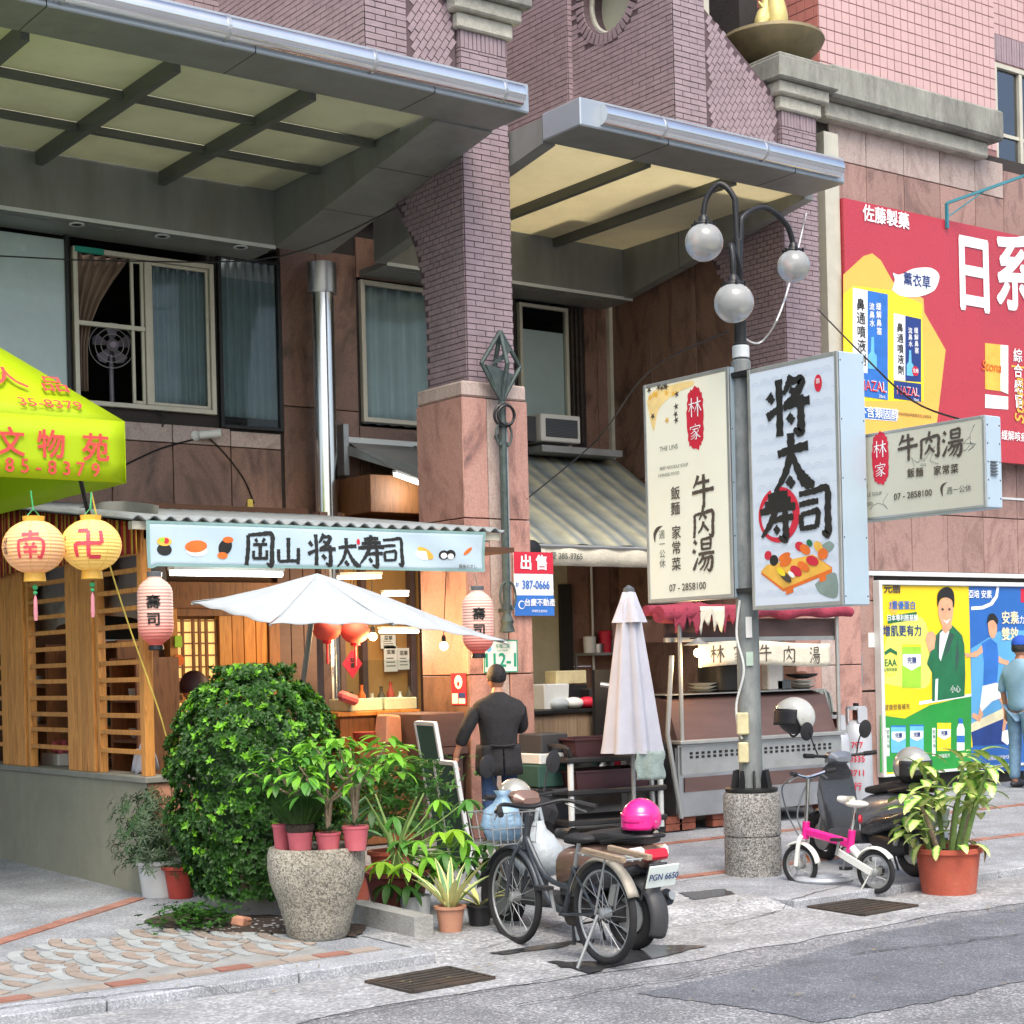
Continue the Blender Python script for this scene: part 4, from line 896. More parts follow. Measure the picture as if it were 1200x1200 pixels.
# gilt flame urn on the right pillar
uc=Vector(((p2x0+p2x1+.1)/2,PY+.42,7.22+.54))
t=thing('flame_urn','stone bowl with gilt flame standing on the pillar capital','urn',uc)
k=.47
m=MB(); m.lathe([(.16,0),(.24,.03),(.42,.14),(.52,.24),(.55,.3),(.53,.34),(.42,.34),(.3,.3)],uc,32,wob=.004); m.build('bowl',MATS['bronze_bowl'],t,smooth=True)
m=MB()
for j,(dx,h,r) in enumerate([(0,.85,.11),(-.09,.66,.08),(.09,.7,.08),(.02,.55,.09),(-.04,.6,.08),(.14,.45,.05),(-.15,.42,.05)]):
 m.tube([uc+Vector((dx*.6,(j%3-1)*.06,.28)),uc+Vector((dx*1.5,(j%3-1)*.08,.28+h*.3)),uc+Vector((dx*.7,(j%3-1)*.05,.28+h*.65)),uc+Vector((dx*1.4+.03,0,.28+h))],[r,r*1.1,r*.7,.01],10,smooth=5)
m.build('flame',MATS['gold'],t,smooth=True)
# ================================================================ LAMP POST AND ITS SIGNS
def uvp(f,px,py):
 d=ray(px,py); t=(f.o-CAM).dot(f.n)/d.dot(f.n); q=CAM+d*t-f.o
 return q.dot(f.ux)/f.w,q.dot(f.uy)/f.h
LB=ground(883,1024); LD=(LB-CAM).dot(FW); PXM=LD/FPX
t=thing('street_lamp','grey street lamp with three glass globes on a round terrazzo base','street lamp',LB)
m=MB(); m.lathe([(.203,-.03),(.205,0),(.205,.27),(.198,.275),(.198,.285),(.207,.29),(.207,.57),(.195,.595),(.1,.6)],LB,40); m.build('base',MATS['terrazzo'],t,smooth=True)
m=MB(); m.lathe([(.185,.6),(.19,.605),(.19,.625),(.12,.63)],LB,24); m.build('flange',MATS['black_metal'],t,smooth=True)
for k in range(8):
 a=k*math.pi/4+.2; m=MB(); c=LB+Vector((math.cos(a)*.115,math.sin(a)*.115,.69)); m.box(c,(.075,.012,.13),rotm(0,0,a),taper=(.4,1)); m.build('gusset',MATS['black_metal'],t)
m=MB(); m.lathe([(.09,.62),(.085,.7),(.082,1.5),(.08,2.6),(.074,3.3),(.07,3.72),(.05,3.74)],LB,24); m.build('pole',MATS['lamp_pole'],t,smooth=True)
m=MB(); m.lathe([(.055,3.73),(.055,3.85),(.045,3.86),(.045,4.1),(.06,4.12),(.06,4.16),(.032,4.18),(.03,4.6),(.012,4.62)],LB,16); m.build('upper_pole',MATS['black_metal'],t,smooth=True)
m=MB(); m.lathe([(.058,3.745),(.062,3.75),(.062,3.83),(.058,3.835)],LB,16); m.build('clamp',MATS['alu_white'],t,smooth=True)
top=LB+Vector((0,0,4.3))
def globe(px,py,rpx,dd,arm):
 c=atD(px,py,LD+dd); r=rpx*(LD+dd)/FPX
 m=MB(); m.tube(arm(c,r),.021,10,smooth=7); m.build('arm',MATS['black_metal'],t,smooth=True)
 m=MB(); m.sphere(c,r,32,20); g=m.build('globe',MATS['globe_glass'],t,smooth='all')
 m=MB(); m.lathe([(r*.5,r*.84),(r*.55,r*.9),(r*.5,r*1.0),(r*.3,r*1.08),(r*.25,r*1.3),(.022,r*1.42)],c,18); m.build('cap',MATS['black_metal'],t,smooth=True)
 for k in range(6):
  a=k*math.pi/3; m=MB(); m.box(c+Vector((math.cos(a)*r*.6,math.sin(a)*r*.6,r*.92)),(.012,.012,.03)); m.build('screw',MATS['black_metal'],t)
 m=MB(); m.lathe([(.018,r*.2),(.034,r*.35),(.03,r*.7),(.02,r*.85)],c,12); m.build('bulb',MATS['paper_white'],g,smooth=True)
def arm_out(c,r):
 ca=c+Vector((0,0,r*1.4)); h=Vector((top.x,top.y,ca.z)); d=(ca-h); mid=h+d*.5
 return[h-Vector((0,0,.5)),h+Vector((0,0,.0))+d*.05,h+d*.12+Vector((0,0,.13)),mid+Vector((0,0,.22)),ca-d*.12+Vector((0,0,.13)),ca]
globe(825,284,22.5,.05,arm_out)
globe(930,312,19.5,.35,arm_out)
globe(860,355,23.5,-.28,lambda c,r:[top+Vector((0,0,-.12)),top+Vector((-.02,-.03,.08)),c+Vector((.03,.04,r*1.4+.22)),c+Vector((0,0,r*1.4+.12)),c+Vector((0,0,r*1.4))])
# fuse boxes and cable on the pole
cb=Vector((LB.x-.075,LB.y-.05,0))
def at_pole(py,e=.09):q=atX(875,py,LB.x-e); return q.z
m=MB(); m.box((LB.x-.1,LB.y-.03,at_pole(848)),(.05,.085,.16),rotm(0,0,.6),.01); m.build('fuse_box',M('fuse_cream','#d2c89c',.5,dirt=.25),t)
m=MB(); m.box((LB.x-.1,LB.y-.03,at_pole(882)),(.045,.075,.15),rotm(0,0,.6),.01); m.build('fuse_box',MATS['fuse_cream'],t)
m=MB(); m.tube([(LB.x-.09,LB.y-.02,2.05),(LB.x-.1,LB.y+.01,1.8),(LB.x-.085,LB.y-.04,1.55),(LB.x-.1,LB.y+.03,1.3),(LB.x-.095,LB.y+.02,1.12),(LB.x-.1,LB.y-.02,1.05)],.009,6,smooth=6); m.build('cable',MATS['alu_white'],t,smooth=True)
m=MB(); m.box((LB.x-.06,LB.y-.075,at_pole(735)),(.012,.045,.15),rotm(0,0,.8)); m.build('label_plate',MATS['paper_white'],t)
m=MB(); m.box((LB.x-.06,LB.y-.075,at_pole(772)),(.012,.05,.1),rotm(0,0,.8)); m.build('label_plate',M('label_mint','#b5cbb9',.6),t)
for z in(2.1,3.66):
 m=MB(); m.bx(LB.x-.1,LB.x+.1,LB.y-.25,LB.y+.05,z,z+.035); m.build('bracket',MATS['black_metal'],t)
def box_sign(name,label,X,T,y0,y1,z0,z1,fmat,bmat,name_group=None,rim=.03):
 """light box: face looks to -X, T thick; y0 = far end, y1 = near end"""
 t=thing(name,label,'sign',(X+T/2,(y0+y1)/2,z0),0,'light box signs on the lamp post')
 m=MB(); m.bx(X+.006,X+T,y1,y0,z0,z1,.006); m.build('case',MATS[bmat],t)
 m=MB(); m.bx(X,X+.02,y1,y1+rim,z0,z1,.003); m.bx(X,X+.02,y0-rim,y0,z0,z1,.003); m.bx(X+.001,X+.02,y1+rim,y0-rim,z0,z0+rim,.003); m.bx(X+.001,X+.02,y1+rim,y0-rim,z1-rim,z1,.003); m.build('frame',MATS['galvanized'],t)
 f=Face((X+.004,y0-rim,z0+rim),-YA_,ZA,(y0-y1)-2*rim,z1-z0-2*rim)
 m=MB(); m.add([f.p(0,0),f.p(1,0),f.p(1,1),f.p(0,1)],[(0,1,2,3)]); m.build('face',MATS[fmat],t)
 for z in[z0+.06+k*(z1-z0-.12)/4 for k in range(5)]:
  for xx in(X+.03,X+T-.02):m=MB(); m.lathe([(.006,0),(.004,.003)],(xx,y1,z),8,(0,-1,0)); m.build('rivet',MATS['rust_iron'],t)
 return t,f
M('face_cream','#e0e0cd',.35,var=.03,scale=1.5,emit=.08,dirt=.25,dirtcol=(.75,.6,.3),dscale=1.1)
M('face_blue','#c8d4e0',.35,var=.03,scale=2,emit=.05)
M('face_dull','#c6c6b4',.4,var=.05,scale=2,dirt=.2,dirtcol=(.5,.48,.42))
M('case_pale','#a3b6c2',.4,.2,var=.04); M('case_white','#aec3d0',.4,.1,var=.03)
XS=LB.x-.13
def seal(f,u,v,w,h,parent):
 """red brushed seal with two white characters"""
 pts=[]
 for k in range(40):
  a=2*math.pi*k/40; ca,sa=math.cos(a),math.sin(a); q=.94+.05*math.sin(k*2.7)+.03*math.sin(k*5.1)
  x=math.copysign(abs(ca)**.62,ca)*q*w/2; y=math.copysign(abs(sa)**.8,sa)*q*h/2; pts.append((u+x/f.w,v+y/f.h))
 f.poly(pts,'ink_red',parent,.003)
 f.brush('林',u,v+h*.17/f.h,w*.72,'ink_white',parent,.006,.8); f.brush('家',u,v-h*.21/f.h,w*.6,'ink_white',parent,.006,.8)
 # tall cream sign
y0,y1=atX(753,450,XS).y,atX(853,433,XS).y
t,f=box_sign('light_box_sign','tall cream light box sign with red seal, inner side of the lamp post',XS,.13,y0,y1,2.07,3.74,'face_cream','case_pale')
u,v=uvp(f,815,490); seal(f,u,v,.195,.48,t)
f.poly([uvp(f,*q) for q in((758,470),(768,457),(800,448),(812,447),(812,452),(790,462),(772,480),(766,505))],'face_amber' if 'face_amber' in MATS else M('face_amber','#e2c888',.4,var=.2,scale=6,emit=.08).name,t,.0015,smooth=4)
rnd=random.Random(5)
for k in range(16):  # maple leaves printed in the corner
 u,v=uvp(f,760+rnd.uniform(0,34),452+rnd.uniform(0,45)*(1 if k%2 else.25)); a=rnd.uniform(0,6.28)
 f.poly([(u+math.cos(a+j*1.2566/2)*(.03 if j%2==0 else.011)/f.w,v+math.sin(a+j*1.2566/2)*(.03 if j%2==0 else.011)/f.h) for j in range(10)],'ink_brown' if k%3 else 'ink_gold',t,.003+k*.0001)
for s_,q,sz in(('THE LINS',(784,525),.05),('BEEF NOODLE SOUP',(790,547),.034),('CHINESE FOOD',(784,556),.034)):
 u,v=uvp(f,*q); f.write(s_,u,v,sz,'ink_grey',t)
for ch,q in(('牛',(824,575)),('肉',(825,611)),('湯',(825,650))):u,v=uvp(f,*q); f.brush(ch,u,v,.24,'ink_brown',t,wk=1.3)
for ch,q in zip('飯麵',((792,579),(792,597))):u,v=uvp(f,*q); f.write(ch,u,v,.105,'ink_brown',t,.012)
for ch,q in zip('家常菜',((793,625),(793,643),(793,662))):u,v=uvp(f,*q); f.write(ch,u,v,.105,'ink_brown',t,.012)
u,v=uvp(f,776,627); f.write('週一公休',u,v,.07,'ink_grey',t,vertical=True)
f.poly([uvp(f,*q) for q in((777,616),(770,618),(766,626),(768,636),(769,627),(773,620))],'ink_brown',t,.003,smooth=3)
u,v=uvp(f,806,688); f.write('07 - 2858100',u,v,.075,'ink_brown',t,.006)
# tall pale blue sushi sign
y0,y1=atX(876,433,XS).y,atX(982,419,XS).y
t,f=box_sign('light_box_sign','tall pale blue light box sign with black brushed characters and sushi picture',XS-.01,.27,y0,y1,1.97,3.68,'face_blue','case_white')
m2=MB()
for j in range(15):  # faint printed wave scales
 for i in range(8):
  c=((i+.5+(j%2)*.5)/8.2,(j+.5)/15.5)
  for r in(.05,.034,.018):
   P=[]
   for k in range(13):
    a=k*math.pi/12
    P+=[f.p(c[0]+math.cos(a)*r/f.w,c[1]+math.sin(a)*r/f.h,.001),f.p(c[0]+math.cos(a)*(r-.0025)/f.w,c[1]+math.sin(a)*(r-.0025)/f.h,.001)]
   m2.add(P,[(2*k,2*k+2,2*k+3,2*k+1) for k in range(12) if all(0<=uvw<=1 for uvw in(c[0]-r/f.w,c[0]+r/f.w))])
m2.build('print',M('face_wave','#a9bacb',.4,emit=.04),t)
for ch,q,s_ in(('将',(924,477),.42),('太',(930,541),.40),('寿',(912,604),.36),('司',(955,601),.33)):u,v=uvp(f,*q); f.brush(ch,u,v,s_,'ink_black',t,.006,1.65)
mm=MB(); P=[]; uc_,vc_=uvp(f,912,604); N_=40
for k in range(N_+1):
 a=1.9+k/N_*5.9; w=.012+.022*(.5+.5*math.sin(a*1.0+1.2)); r=.175
 P+=[f.p(uc_+math.cos(a)*(r+w)/f.w,vc_+math.sin(a)*(r+w)*.98/f.h,.0045),f.p(uc_+math.cos(a)*(r-w)/f.w,vc_+math.sin(a)*(r-w)*.98/f.h,.0045)]
mm.add(P,[(2*k,2*k+2,2*k+3,2*k+1) for k in range(N_)]); mm.build('print',MATS['ink_red'],t)
u,v=uvp(f,959,449); f.disc(u,v,.035,'ink_red',t,.003,ay=1.7); u,v=uvp(f,959,447); f.write('壽',u,v,.04,'ink_white',t,e=.006)
def sushi_board(f,t,B):
 """printed picture: wooden board with rolls and nigiri; B maps 0..1 to pixels"""
 def q(l):return[uvp(f,*B(a,b)) for a,b in l]
 f.poly(q([(0,.30),(.62,-.02),(1.0,.38),(.95,.5),(.35,.93),(.28,.95)]) if False else q([(.02,.62),(.33,.98),(.98,.66),(.98,.56),(.72,.3),(.1,.5)]),'ink_orange',t,.002)
 f.poly(q([(.02,.58),(.33,.92),(.98,.58),(.72,.3),(.1,.46)]),'ink_gold',t,.0025)
 f.poly(q([(.36,.9),(.46,.85),(.46,1.0),(.36,1.04)]),'ink_orange',t,.003); f.poly(q([(.8,.7),(.9,.65),(.9,.8),(.82,.84)]),'ink_orange',t,.003)
 for i,(cx,cy,w,h,mt,a) in enumerate([(.12,.28,.12,.1,'ink_red',0),(.2,.38,.14,.12,'ink_black',0),(.34,.32,.2,.08,'ink_orange',-.3),(.36,.42,.2,.09,'ink_orange',-.3),(.55,.14,.16,.1,'ink_red',.4),(.62,.2,.18,.1,'ink_orange',.5),(.68,.08,.1,.07,'ink_darkgreen',.6),(.8,.16,.16,.1,'ink_gold',.7),(.86,.3,.16,.12,'ink_orange',0),(.5,.6,.2,.1,'ink_red',.5),(.6,.52,.2,.09,'ink_orange',.5),(.72,.42,.2,.1,'ink_red',.3),(.36,.7,.22,.08,'ink_brown',.6),(.3,.6,.16,.07,'ink_yellow',.6),(.44,.66,.12,.05,'ink_white',.6)]):
  u,v=uvp(f,*B(cx,cy)); s0=abs(B(1,0)[0]-B(0,0)[0])*PXM
  f.disc(u,v,s0*w*.55,mt,t,.0035+i*.0003,ay=h/w*1.1,rot=-a,n=16)
sushi_board(f,t,lambda a,b:(890+a*87,634+b*62-a*4))
for P in([(955,685),(965,676),(980,672),(981,700),(962,696)],[(962,640),(972,634),(978,640),(970,648)]):f.poly([uvp(f,*q) for q in P],M('print_greygreen','#7d918a',.5,emit=.05).name,t,.002,smooth=4)
# lower sign that sticks out toward the road
X3=LB.x+.16; y0,y1=atX(985,520,X3).y,atX(1153,482,X3).y
t,f=box_sign('light_box_sign','dull cream horizontal light box sign with red seal, outermost over the road',X3,.17,y0,y1,2.55,3.14,'face_dull','case_white',rim=.02)
u,v=uvp(f,1032,537); seal(f,u,v,.155,.37,t)
for ch,q in(('牛',(1064,524)),('肉',(1090,521)),('湯',(1117,519))):u,v=uvp(f,*q); f.brush(ch,u,v,.175,'ink_brown',t,wk=1.3)
for ch,q in zip('飯麵家常菜',((1068,555),(1078,554),(1099,552),(1109,551),(1119,550))):u,v=uvp(f,*q); f.write(ch,u,v,.065,'ink_brown',t,.015)
u,v=uvp(f,1070,580); f.write('07 - 2858100',u,v,.06,'ink_brown',t,.006)
u,v=uvp(f,1124,574); f.write('週一公休',u,v,.05,'ink_grey',t)
f.poly([uvp(f,*q) for q in((1111,565),(1105,567),(1102,573),(1105,582),(1105,573),(1107,568))],'ink_brown',t,.003,smooth=3)
for s_,q in(('LINS',(1013,570)),('NOODLE SOUP',(1018,580)),('FOOD',(1017,591))):u,v=uvp(f,*q); f.write(s_,u,v,.034,'ink_grey',t)
for k in range(5):m=MB(); m.bx(X3+.05,X3+.11,f.o.y-f.w-.035,f.o.y-f.w-.02,2.76+k*.02,2.768+k*.02); m.build('vent_slot',MATS['plastic_grey'],t)
rnd=random.Random(11)
for k in range(5):  # cracks in the acrylic
 P=[(rnd.uniform(.25,.95),rnd.uniform(.05,.95))]
 for j in range(7):P.append((P[-1][0]+rnd.uniform(-.05,.05),P[-1][1]+rnd.uniform(-.12,.12)))
 m=MB(); m.tube([f.p(min(max(a,.02),.98),min(max(b,.03),.97),.0008) for a,b in P],.0013,4); m.build('crack',MATS['ink_grey'],t)
 # ================================================================ BILLBOARD, POSTERS, WALL SIGNS
BY=RW-.24
q0,q1=atY(988,232,BY),atY(1200,277,BY); zb0=atY(1100,520,BY).z; zb1=(q0.z+q1.z)/2; BX1=q1.x+1.4; zb0=atY(1190,543,BY).z
M('bill_red','#b4323f',.28,var=.05,scale=2,coat=.3); M('bill_amber','#eeb64e',.3,var=.06,scale=2,coat=.3); M('bill_yellow','#f2df1c',.3,var=.04,scale=2,coat=.3)
t=thing('billboard','large red billboard with white characters and yellow arrow on the granite wall','billboard',(q0.x+1.5,BY,zb0))
m=MB(); m.bx(q0.x,BX1,BY,BY+.06,zb0,zb1); m.build('panel',MATS['bill_red'],t)
m=MB(); m.bx(q0.x+.05,BX1,BY+.07,RW-.01,zb0+.08,zb1-.08); m.build('box_frame',MATS['plastic_dark'],t)
f=Face((q0.x,BY,zb0),XA,ZA,BX1-q0.x,zb1-zb0)
def fp(l,mt,e=.003,sm=0):return f.poly([uvp(f,*p) for p in l],mt,t,e,smooth=sm)
fp([(988,322),(1012,300),(1022,297),(1032,305),(1046,330),(1046,330),(1082,350),(1083,366),(1108,410),(1092,545),(988,545)],'bill_amber',.002)
fp([(988,345),(1000,335),(1042,340),(1080,356),(1082,440),(1082,470),(988,470)],'bill_yellow',.003)
def medbox(x0,y0_,x1,y1_,sk,left,right):
 xm=x0+(x1-x0)*.42
 fp([(x0,y0_),(xm,y0_+sk*.42),(xm,y1_+sk*.2),(x0,y1_)],left,.005); fp([(xm,y0_+sk*.42),(x1,y0_+sk),(x1,y1_+sk*.4),(xm,y1_+sk*.2)],right,.005)
 return xm
def wr(s_,px,py,size,mt,bold=0.0,vert=False,e=.008,sx=1.0,sh=0):u,v=uvp(f,px,py); f.write(s_,u,v,size,mt,t,bold,e,vertical=vert,sx=sx,shear=sh)
medbox(999,337,1040,440,8,'ink_white','ink_blue'); medbox(1047,367,1079,445,7,'ink_white','ink_navy')
wr('鼻通噴液劑',1008,358,.14,'ink_black',.01,True); wr('緩解鼻塞',1029,360,.085,'ink_white',.012,True); wr('流鼻水',1021,360,.085,'ink_white',.012,True)
wr('鼻通噴液劑',1054,385,.11,'ink_black',.01,True); wr('緩解鼻塞',1073,388,.07,'ink_white',.01,True); wr('流鼻水',1066,388,.07,'ink_white',.01,True)
for bx0,by0,s0 in((1022,412,1.0),(1066,424,.8)):
 fp([(bx0-5*s0,by0+20*s0),(bx0-5*s0,by0+4*s0),(bx0-2*s0,by0),(bx0-1.5*s0,by0-17*s0),(bx0+1.5*s0,by0-17*s0),(bx0+2*s0,by0+1),(bx0+5*s0,by0+5*s0),(bx0+5*s0,by0+21*s0)],'ink_cyan',.007)
fp([(1006,436),(1040,441),(1040,469),(1006,464)],'ink_blue',.007); fp([(1047,446),(1079,450),(1079,471),(1047,467)],'ink_navy',.007)
wr('NAZAL',1022,453,.16,'ink_white',.012,e=.010,sx=.85); wr('NAZAL',1021.5,453.5,.155,'ink_red',.004,e=.013,sx=.85); wr('NAZAL',1063,459,.135,'ink_white',.012,e=.010,sx=.85); wr('NAZAL',1062.6,459.4,.13,'ink_red',.004,e=.013,sx=.85)
wr('30mL',1033,465,.05,'ink_white',e=.012); wr('30mL',1073,469,.045,'ink_white',e=.012)
u,v=uvp(f,1072,435); f.disc(u,v,.055,'ink_red',t,.009); wr('全新',1072,435,.05,'ink_white',.01,e=.012)
fp([(1000,476),(1051,480),(1051,494),(1000,490)],'ink_white',.005); fp([(1001,477),(1050,481),(1050,493),(1001,489)],'ink_blue',.007); wr('不含類固醇',1029,485,.13,'ink_white',.012,e=.011)
wr('使用前詳閱說明書警語及注意事項',1070,487,.04,'ink_brown')
fp([(1045,340),(1048,328),(1046,320),(1054,322),(1070,315),(1090,314),(1100,322),(1098,334),(1092,342),(1075,348),(1056,347)],'ink_white',.006,4); wr('薰衣草',1074,330,.155,'ink_navy',.01,e=.010)
wr('佐藤製藥',1038,256,.19,'ink_white',.022)
for px,s_ in((1141,'日'),(1188,'系')):wr(s_,px,327,.95,'ink_white',.03,sx=.78)
fp([(1154,402),(1172,404),(1181,405),(1181,460),(1154,456)],'ink_gold',.004); fp([(1172,404),(1181,405),(1181,462),(1172,458)],'ink_white',.006)
wr('Stona',1161,430,.16,'ink_orange',.012,e=.010,sh=.2); fp([(1154,462),(1181,465),(1181,480),(1154,478)],'ink_white',.005)
wr('綜合感冒',1192,418,.17,'ink_white',.015,True); u,v=uvp(f,1194,470); f.write('Stona',u,v,.24,'ink_gold',t,.012,.008,rot=math.pi/2,shear=.2)
fp([(1185,428),(1215,432),(1215,434),(1185,430)],'ink_gold',.005); wr('緩解咳痰',1188,512,.12,'ink_white',.01)
# spotlight arms over the billboard
for px,py,lab in((1130,270,'teal bracket lamp reaching over the middle of the billboard'),):
 a=atY(px-20,262,RW-.02); b=atY(1112,245,BY-.05); c=atY(1175,236,BY-.75)
 tt=thing('billboard_lamp','teal bracket arm with floodlight reaching over the red billboard','lamp',(b.x,BY,zb1))
 m=MB(); m.bar((b.x,BY-.02,zb1-.1),(b.x,BY-.02,zb1+.18),.03); m.bar((b.x,BY-.02,zb1+.18),(b.x+.75,BY-.85,zb1+.5),.03); m.bar((b.x,BY-.02,zb1+.02),(b.x+.3,BY-.35,zb1+.31),.014); m.build('arm',M('teal_paint','#2f7f8d',.5,var=.1),tt)
 m=MB(); m.box((b.x+.8,BY-.86,zb1+.47),(.34,.2,.14),rotm(.5,0,.2),.02); m.build('lamp_head',MATS['plastic_dark'],tt)
 m=MB(); m.box((b.x+.6,BY-.8,zb1+.6),(.2,.12,.1),rotm(.2,0,.2),.02); m.build('ballast',MATS['plastic_white'],tt)
 # framed posters under the billboard
FY=RW-.07; e0=atY(1028,680,FY); e1=atY(1032,908,FY); FX1=atY(1200,680,FY).x+1.6; fz1=e0.z; fz0=e1.z-.03; midx=atY(1137,760,FY).x
t=thing('display_case','white metal frame holding the two wall posters','display case',((e0.x+FX1)/2,FY,fz0))
m=MB(); m.bx(e0.x,e0.x+.05,FY-.03,RW,fz0,fz1,.006); m.build('side_bar',MATS['alu_white'],t)
m=MB(); m.bx(FX1,FX1+.05,FY-.03,RW,fz0,fz1,.006); m.build('side_bar',MATS['alu_white'],t)
m=MB(); m.bx(e0.x+.05,FX1,FY-.03,RW,fz1-.05,fz1,.006); m.build('top_bar',MATS['alu_white'],t)
m=MB(); m.bx(e0.x+.05,FX1,FY-.028,RW,fz0,fz0+.03,.004); m.build('bottom_bar',MATS['alu_white'],t)
m=MB(); m.bx(e0.x+.05,FX1,FY+.012,RW-.002,fz0+.03,fz1-.05); m.build('backing',MATS['paper_white'],t)
def poster(label,x0,x1,mat):
 t=thing('poster',label,'poster',((x0+x1)/2,FY,fz0+.03),0,'framed wall posters')
 m=MB(); m.bx(x0,x1,FY,FY+.008,fz0+.03,fz1-.052); m.build('sheet',MATS[mat],t)
 return t,Face((x0,FY,fz0+.03),XA,ZA,x1-x0,fz1-.052-fz0-.03)
M('print_yellow','#f2d21f',.35,var=.06,scale=1.5,coat=.2); M('print_lemon','#e9ee6a',.4,var=.06,scale=2,coat=.2); M('print_green','#2c9440',.35,var=.12,scale=2,coat=.2); M('print_blue','#2a68b5',.35,var=.08,scale=1.5,coat=.2); M('print_sky','#5ca6d8',.35,var=.1,scale=1.5,coat=.2); M('print_navy','#1c3f86',.35,coat=.2); M('print_sand','#e7dfb8',.4)
t,f=poster('yellow and green poster of a man in a green jacket holding up a fist',e0.x+.052,midx,'print_yellow')
fp([(1033,800),(1040,740),(1060,725),(1085,730),(1090,800),(1060,805)],'print_lemon',.0015,4)
fp([(1031,838),(1060,842),(1090,826),(1100,824),(1138,815),(1138,904),(1031,905)],'print_green',.002)
fp([(1033,818),(1060,806),(1077,807),(1077,828),(1060,838),(1033,838)],'print_yellow',.0025)
fp([(1077,822),(1138,813),(1138,816),(1077,826)],'ink_white',.003)
# man in the print: jacket, shirt, neck, face, hair, raised fist
fp([(1092,822),(1092,788),(1086,778),(1090,763),(1096,745),(1103,737),(1116,733),(1127,744),(1130,756),(1131,790),(1130,816)],'ink_darkgreen',.004)
fp([(1100,770),(1101,742),(1106,738),(1112,740),(1106,760),(1102,775)],'ink_white',.005); fp([(1096,796),(1099,795),(1098,822),(1095,822)],'ink_white',.005)
fp([(1101,742),(1104,756),(1099,768),(1096,748)],'chalk_green',.0048); fp([(1112,740),(1118,744),(1112,762),(1105,772)],'chalk_green',.0052); fp([(1122,748),(1124,770),(1120,790),(1119,770)],'chalk_green',.0045)
fp([(1103,738),(1106,728),(1114,728),(1115,735),(1108,743)],'ink_skin',.0055)
fp([(1100,705),(1099,718),(1103,732),(1108,738),(1113,734),(1116,722),(1116,706),(1108,700)],'ink_skin',.006,3); fp([(1098,712),(1098,697),(1103,690),(1111,688),(1117,694),(1118,708),(1116,712),(1115,703),(1107,700),(1101,703)],'ink_black',.007,3)
for p in((1104,714),(1112,714)):u,v=uvp(f,*p); f.disc(u,v,.014,'ink_brown',t,.008,ax=1.6)
fp([(1104,726),(1108,728),(1113,725),(1109,731)],'ink_white',.008)
fp([(1084,750),(1086,742),(1092,740),(1096,746),(1095,754),(1094,762),(1090,768),(1087,760)],'ink_skin',.0065,3)
fp([(1086,776),(1090,763),(1095,760),(1100,772),(1102,790),(1094,792)],'ink_darkgreen',.007)
def can(x0,y0_,x1,y1_,top,bot):
 h=y1_-y0_; fp([(x0,y0_),(x1,y0_),(x1,y1_),(x0,y1_)],top,.004); fp([(x0+.5,y0_+h*.18),(x1-.5,y0_+h*.18),(x1-.5,y0_+h*.45),((x0+x1)/2,y0_+h*.58),(x0+.5,y0_+h*.45)],'ink_white',.0055); wr('完膳',(x0+x1)/2,y0_+h*.34,(x1-x0)*.0036,'ink_navy',.015,e=.008)
 fp([(x0-.5,y0_),(x1+.5,y0_),(x1,y0_-h*.06),(x0,y0_-h*.06)],bot,.0045)
can(1057,758,1079,806,'ink_lime','ink_yellow'); can(1044,852,1061,882,'ink_cyan','ink_blue'); can(1066,851,1082,881,'ink_cyan','ink_blue'); can(1098,849,1114,880,'ink_yellow','ink_yellow')
fp([(1121,854),(1123,848),(1128,848),(1130,854),(1130,879),(1121,880)],'ink_white',.004); fp([(1123,848),(1123,842),(1128,842),(1128,848)],'ink_blue',.005); fp([(1121,862),(1130,862),(1130,870),(1121,870)],'ink_blue',.005)
for x in(1040,1094):fp([(x-2,853),(x+2,853),(x+2,886),(x-2,886)],'ink_white',.004); wr('營養均衡',x,858,.05,'ink_darkgreen',0,True,.006)
wr('完膳',1045,689,.14,'ink_brown',.02); wr('3重優蛋白',1057,710,.10,'ink_blue',.015,e=.006); u,v=uvp(f,1047,711); f.disc(u,v,.08,'ink_gold',t,.003)
fp([(1040,722),(1074,717),(1074,726),(1040,731)],'ink_darkgreen',.004); wr('日本專利胺基酸',1057,724.5,.075,'ink_white',.01,e=.007); wr('增肌更有力',1057,740,.13,'ink_navy',.015)
u,v=uvp(f,1043,778); f.disc(u,v,.13,'print_yellow',t,.003); f.disc(u,v,.12,'print_lemon',t,.004); wr('EAA',1043,777,.11,'ink_darkgreen',.01); wr('必需胺基酸',1043,785,.045,'ink_darkgreen'); fp([(1036,764),(1043,759),(1051,764),(1051,768),(1043,764),(1037,768)],'ink_darkgreen',.005)
wr('健康營養補充',1051,829,.07,'ink_brown'); wr('小心',1119,808,.09,'ink_white'); wr('香草',1056,889,.05,'ink_white'); wr('原味',1078,888,.05,'ink_white'); wr('加強配方',1106,886,.05,'ink_white'); wr('纖維配方',1126,885,.05,'ink_white')
t,f=poster('blue poster of a leaping athlete in blue shirt and white shorts',midx+.004,FX1-.002,'print_blue')
fp([(1138,760),(1170,740),(1290,735),(1290,800),(1138,855)],'print_sky',.0015); fp([(1138,848),(1175,830),(1190,825),(1290,815),(1290,840),(1175,848),(1138,858)],'print_sand',.002)
fp([(1138,858),(1176,842),(1177,872),(1140,874)],'print_navy',.0025); fp([(1138,876),(1290,868),(1290,902),(1138,904)],'print_blue',.003)
O_=[(1138,715),(1152,714),(1163,709),(1169,700),(1171,686)]; I_=[(1138,711),(1151,710),(1160,706),(1166,698),(1168,686)]
for k in range(4):fp([O_[k],O_[k+1],I_[k+1],I_[k]],'ink_white',.003)
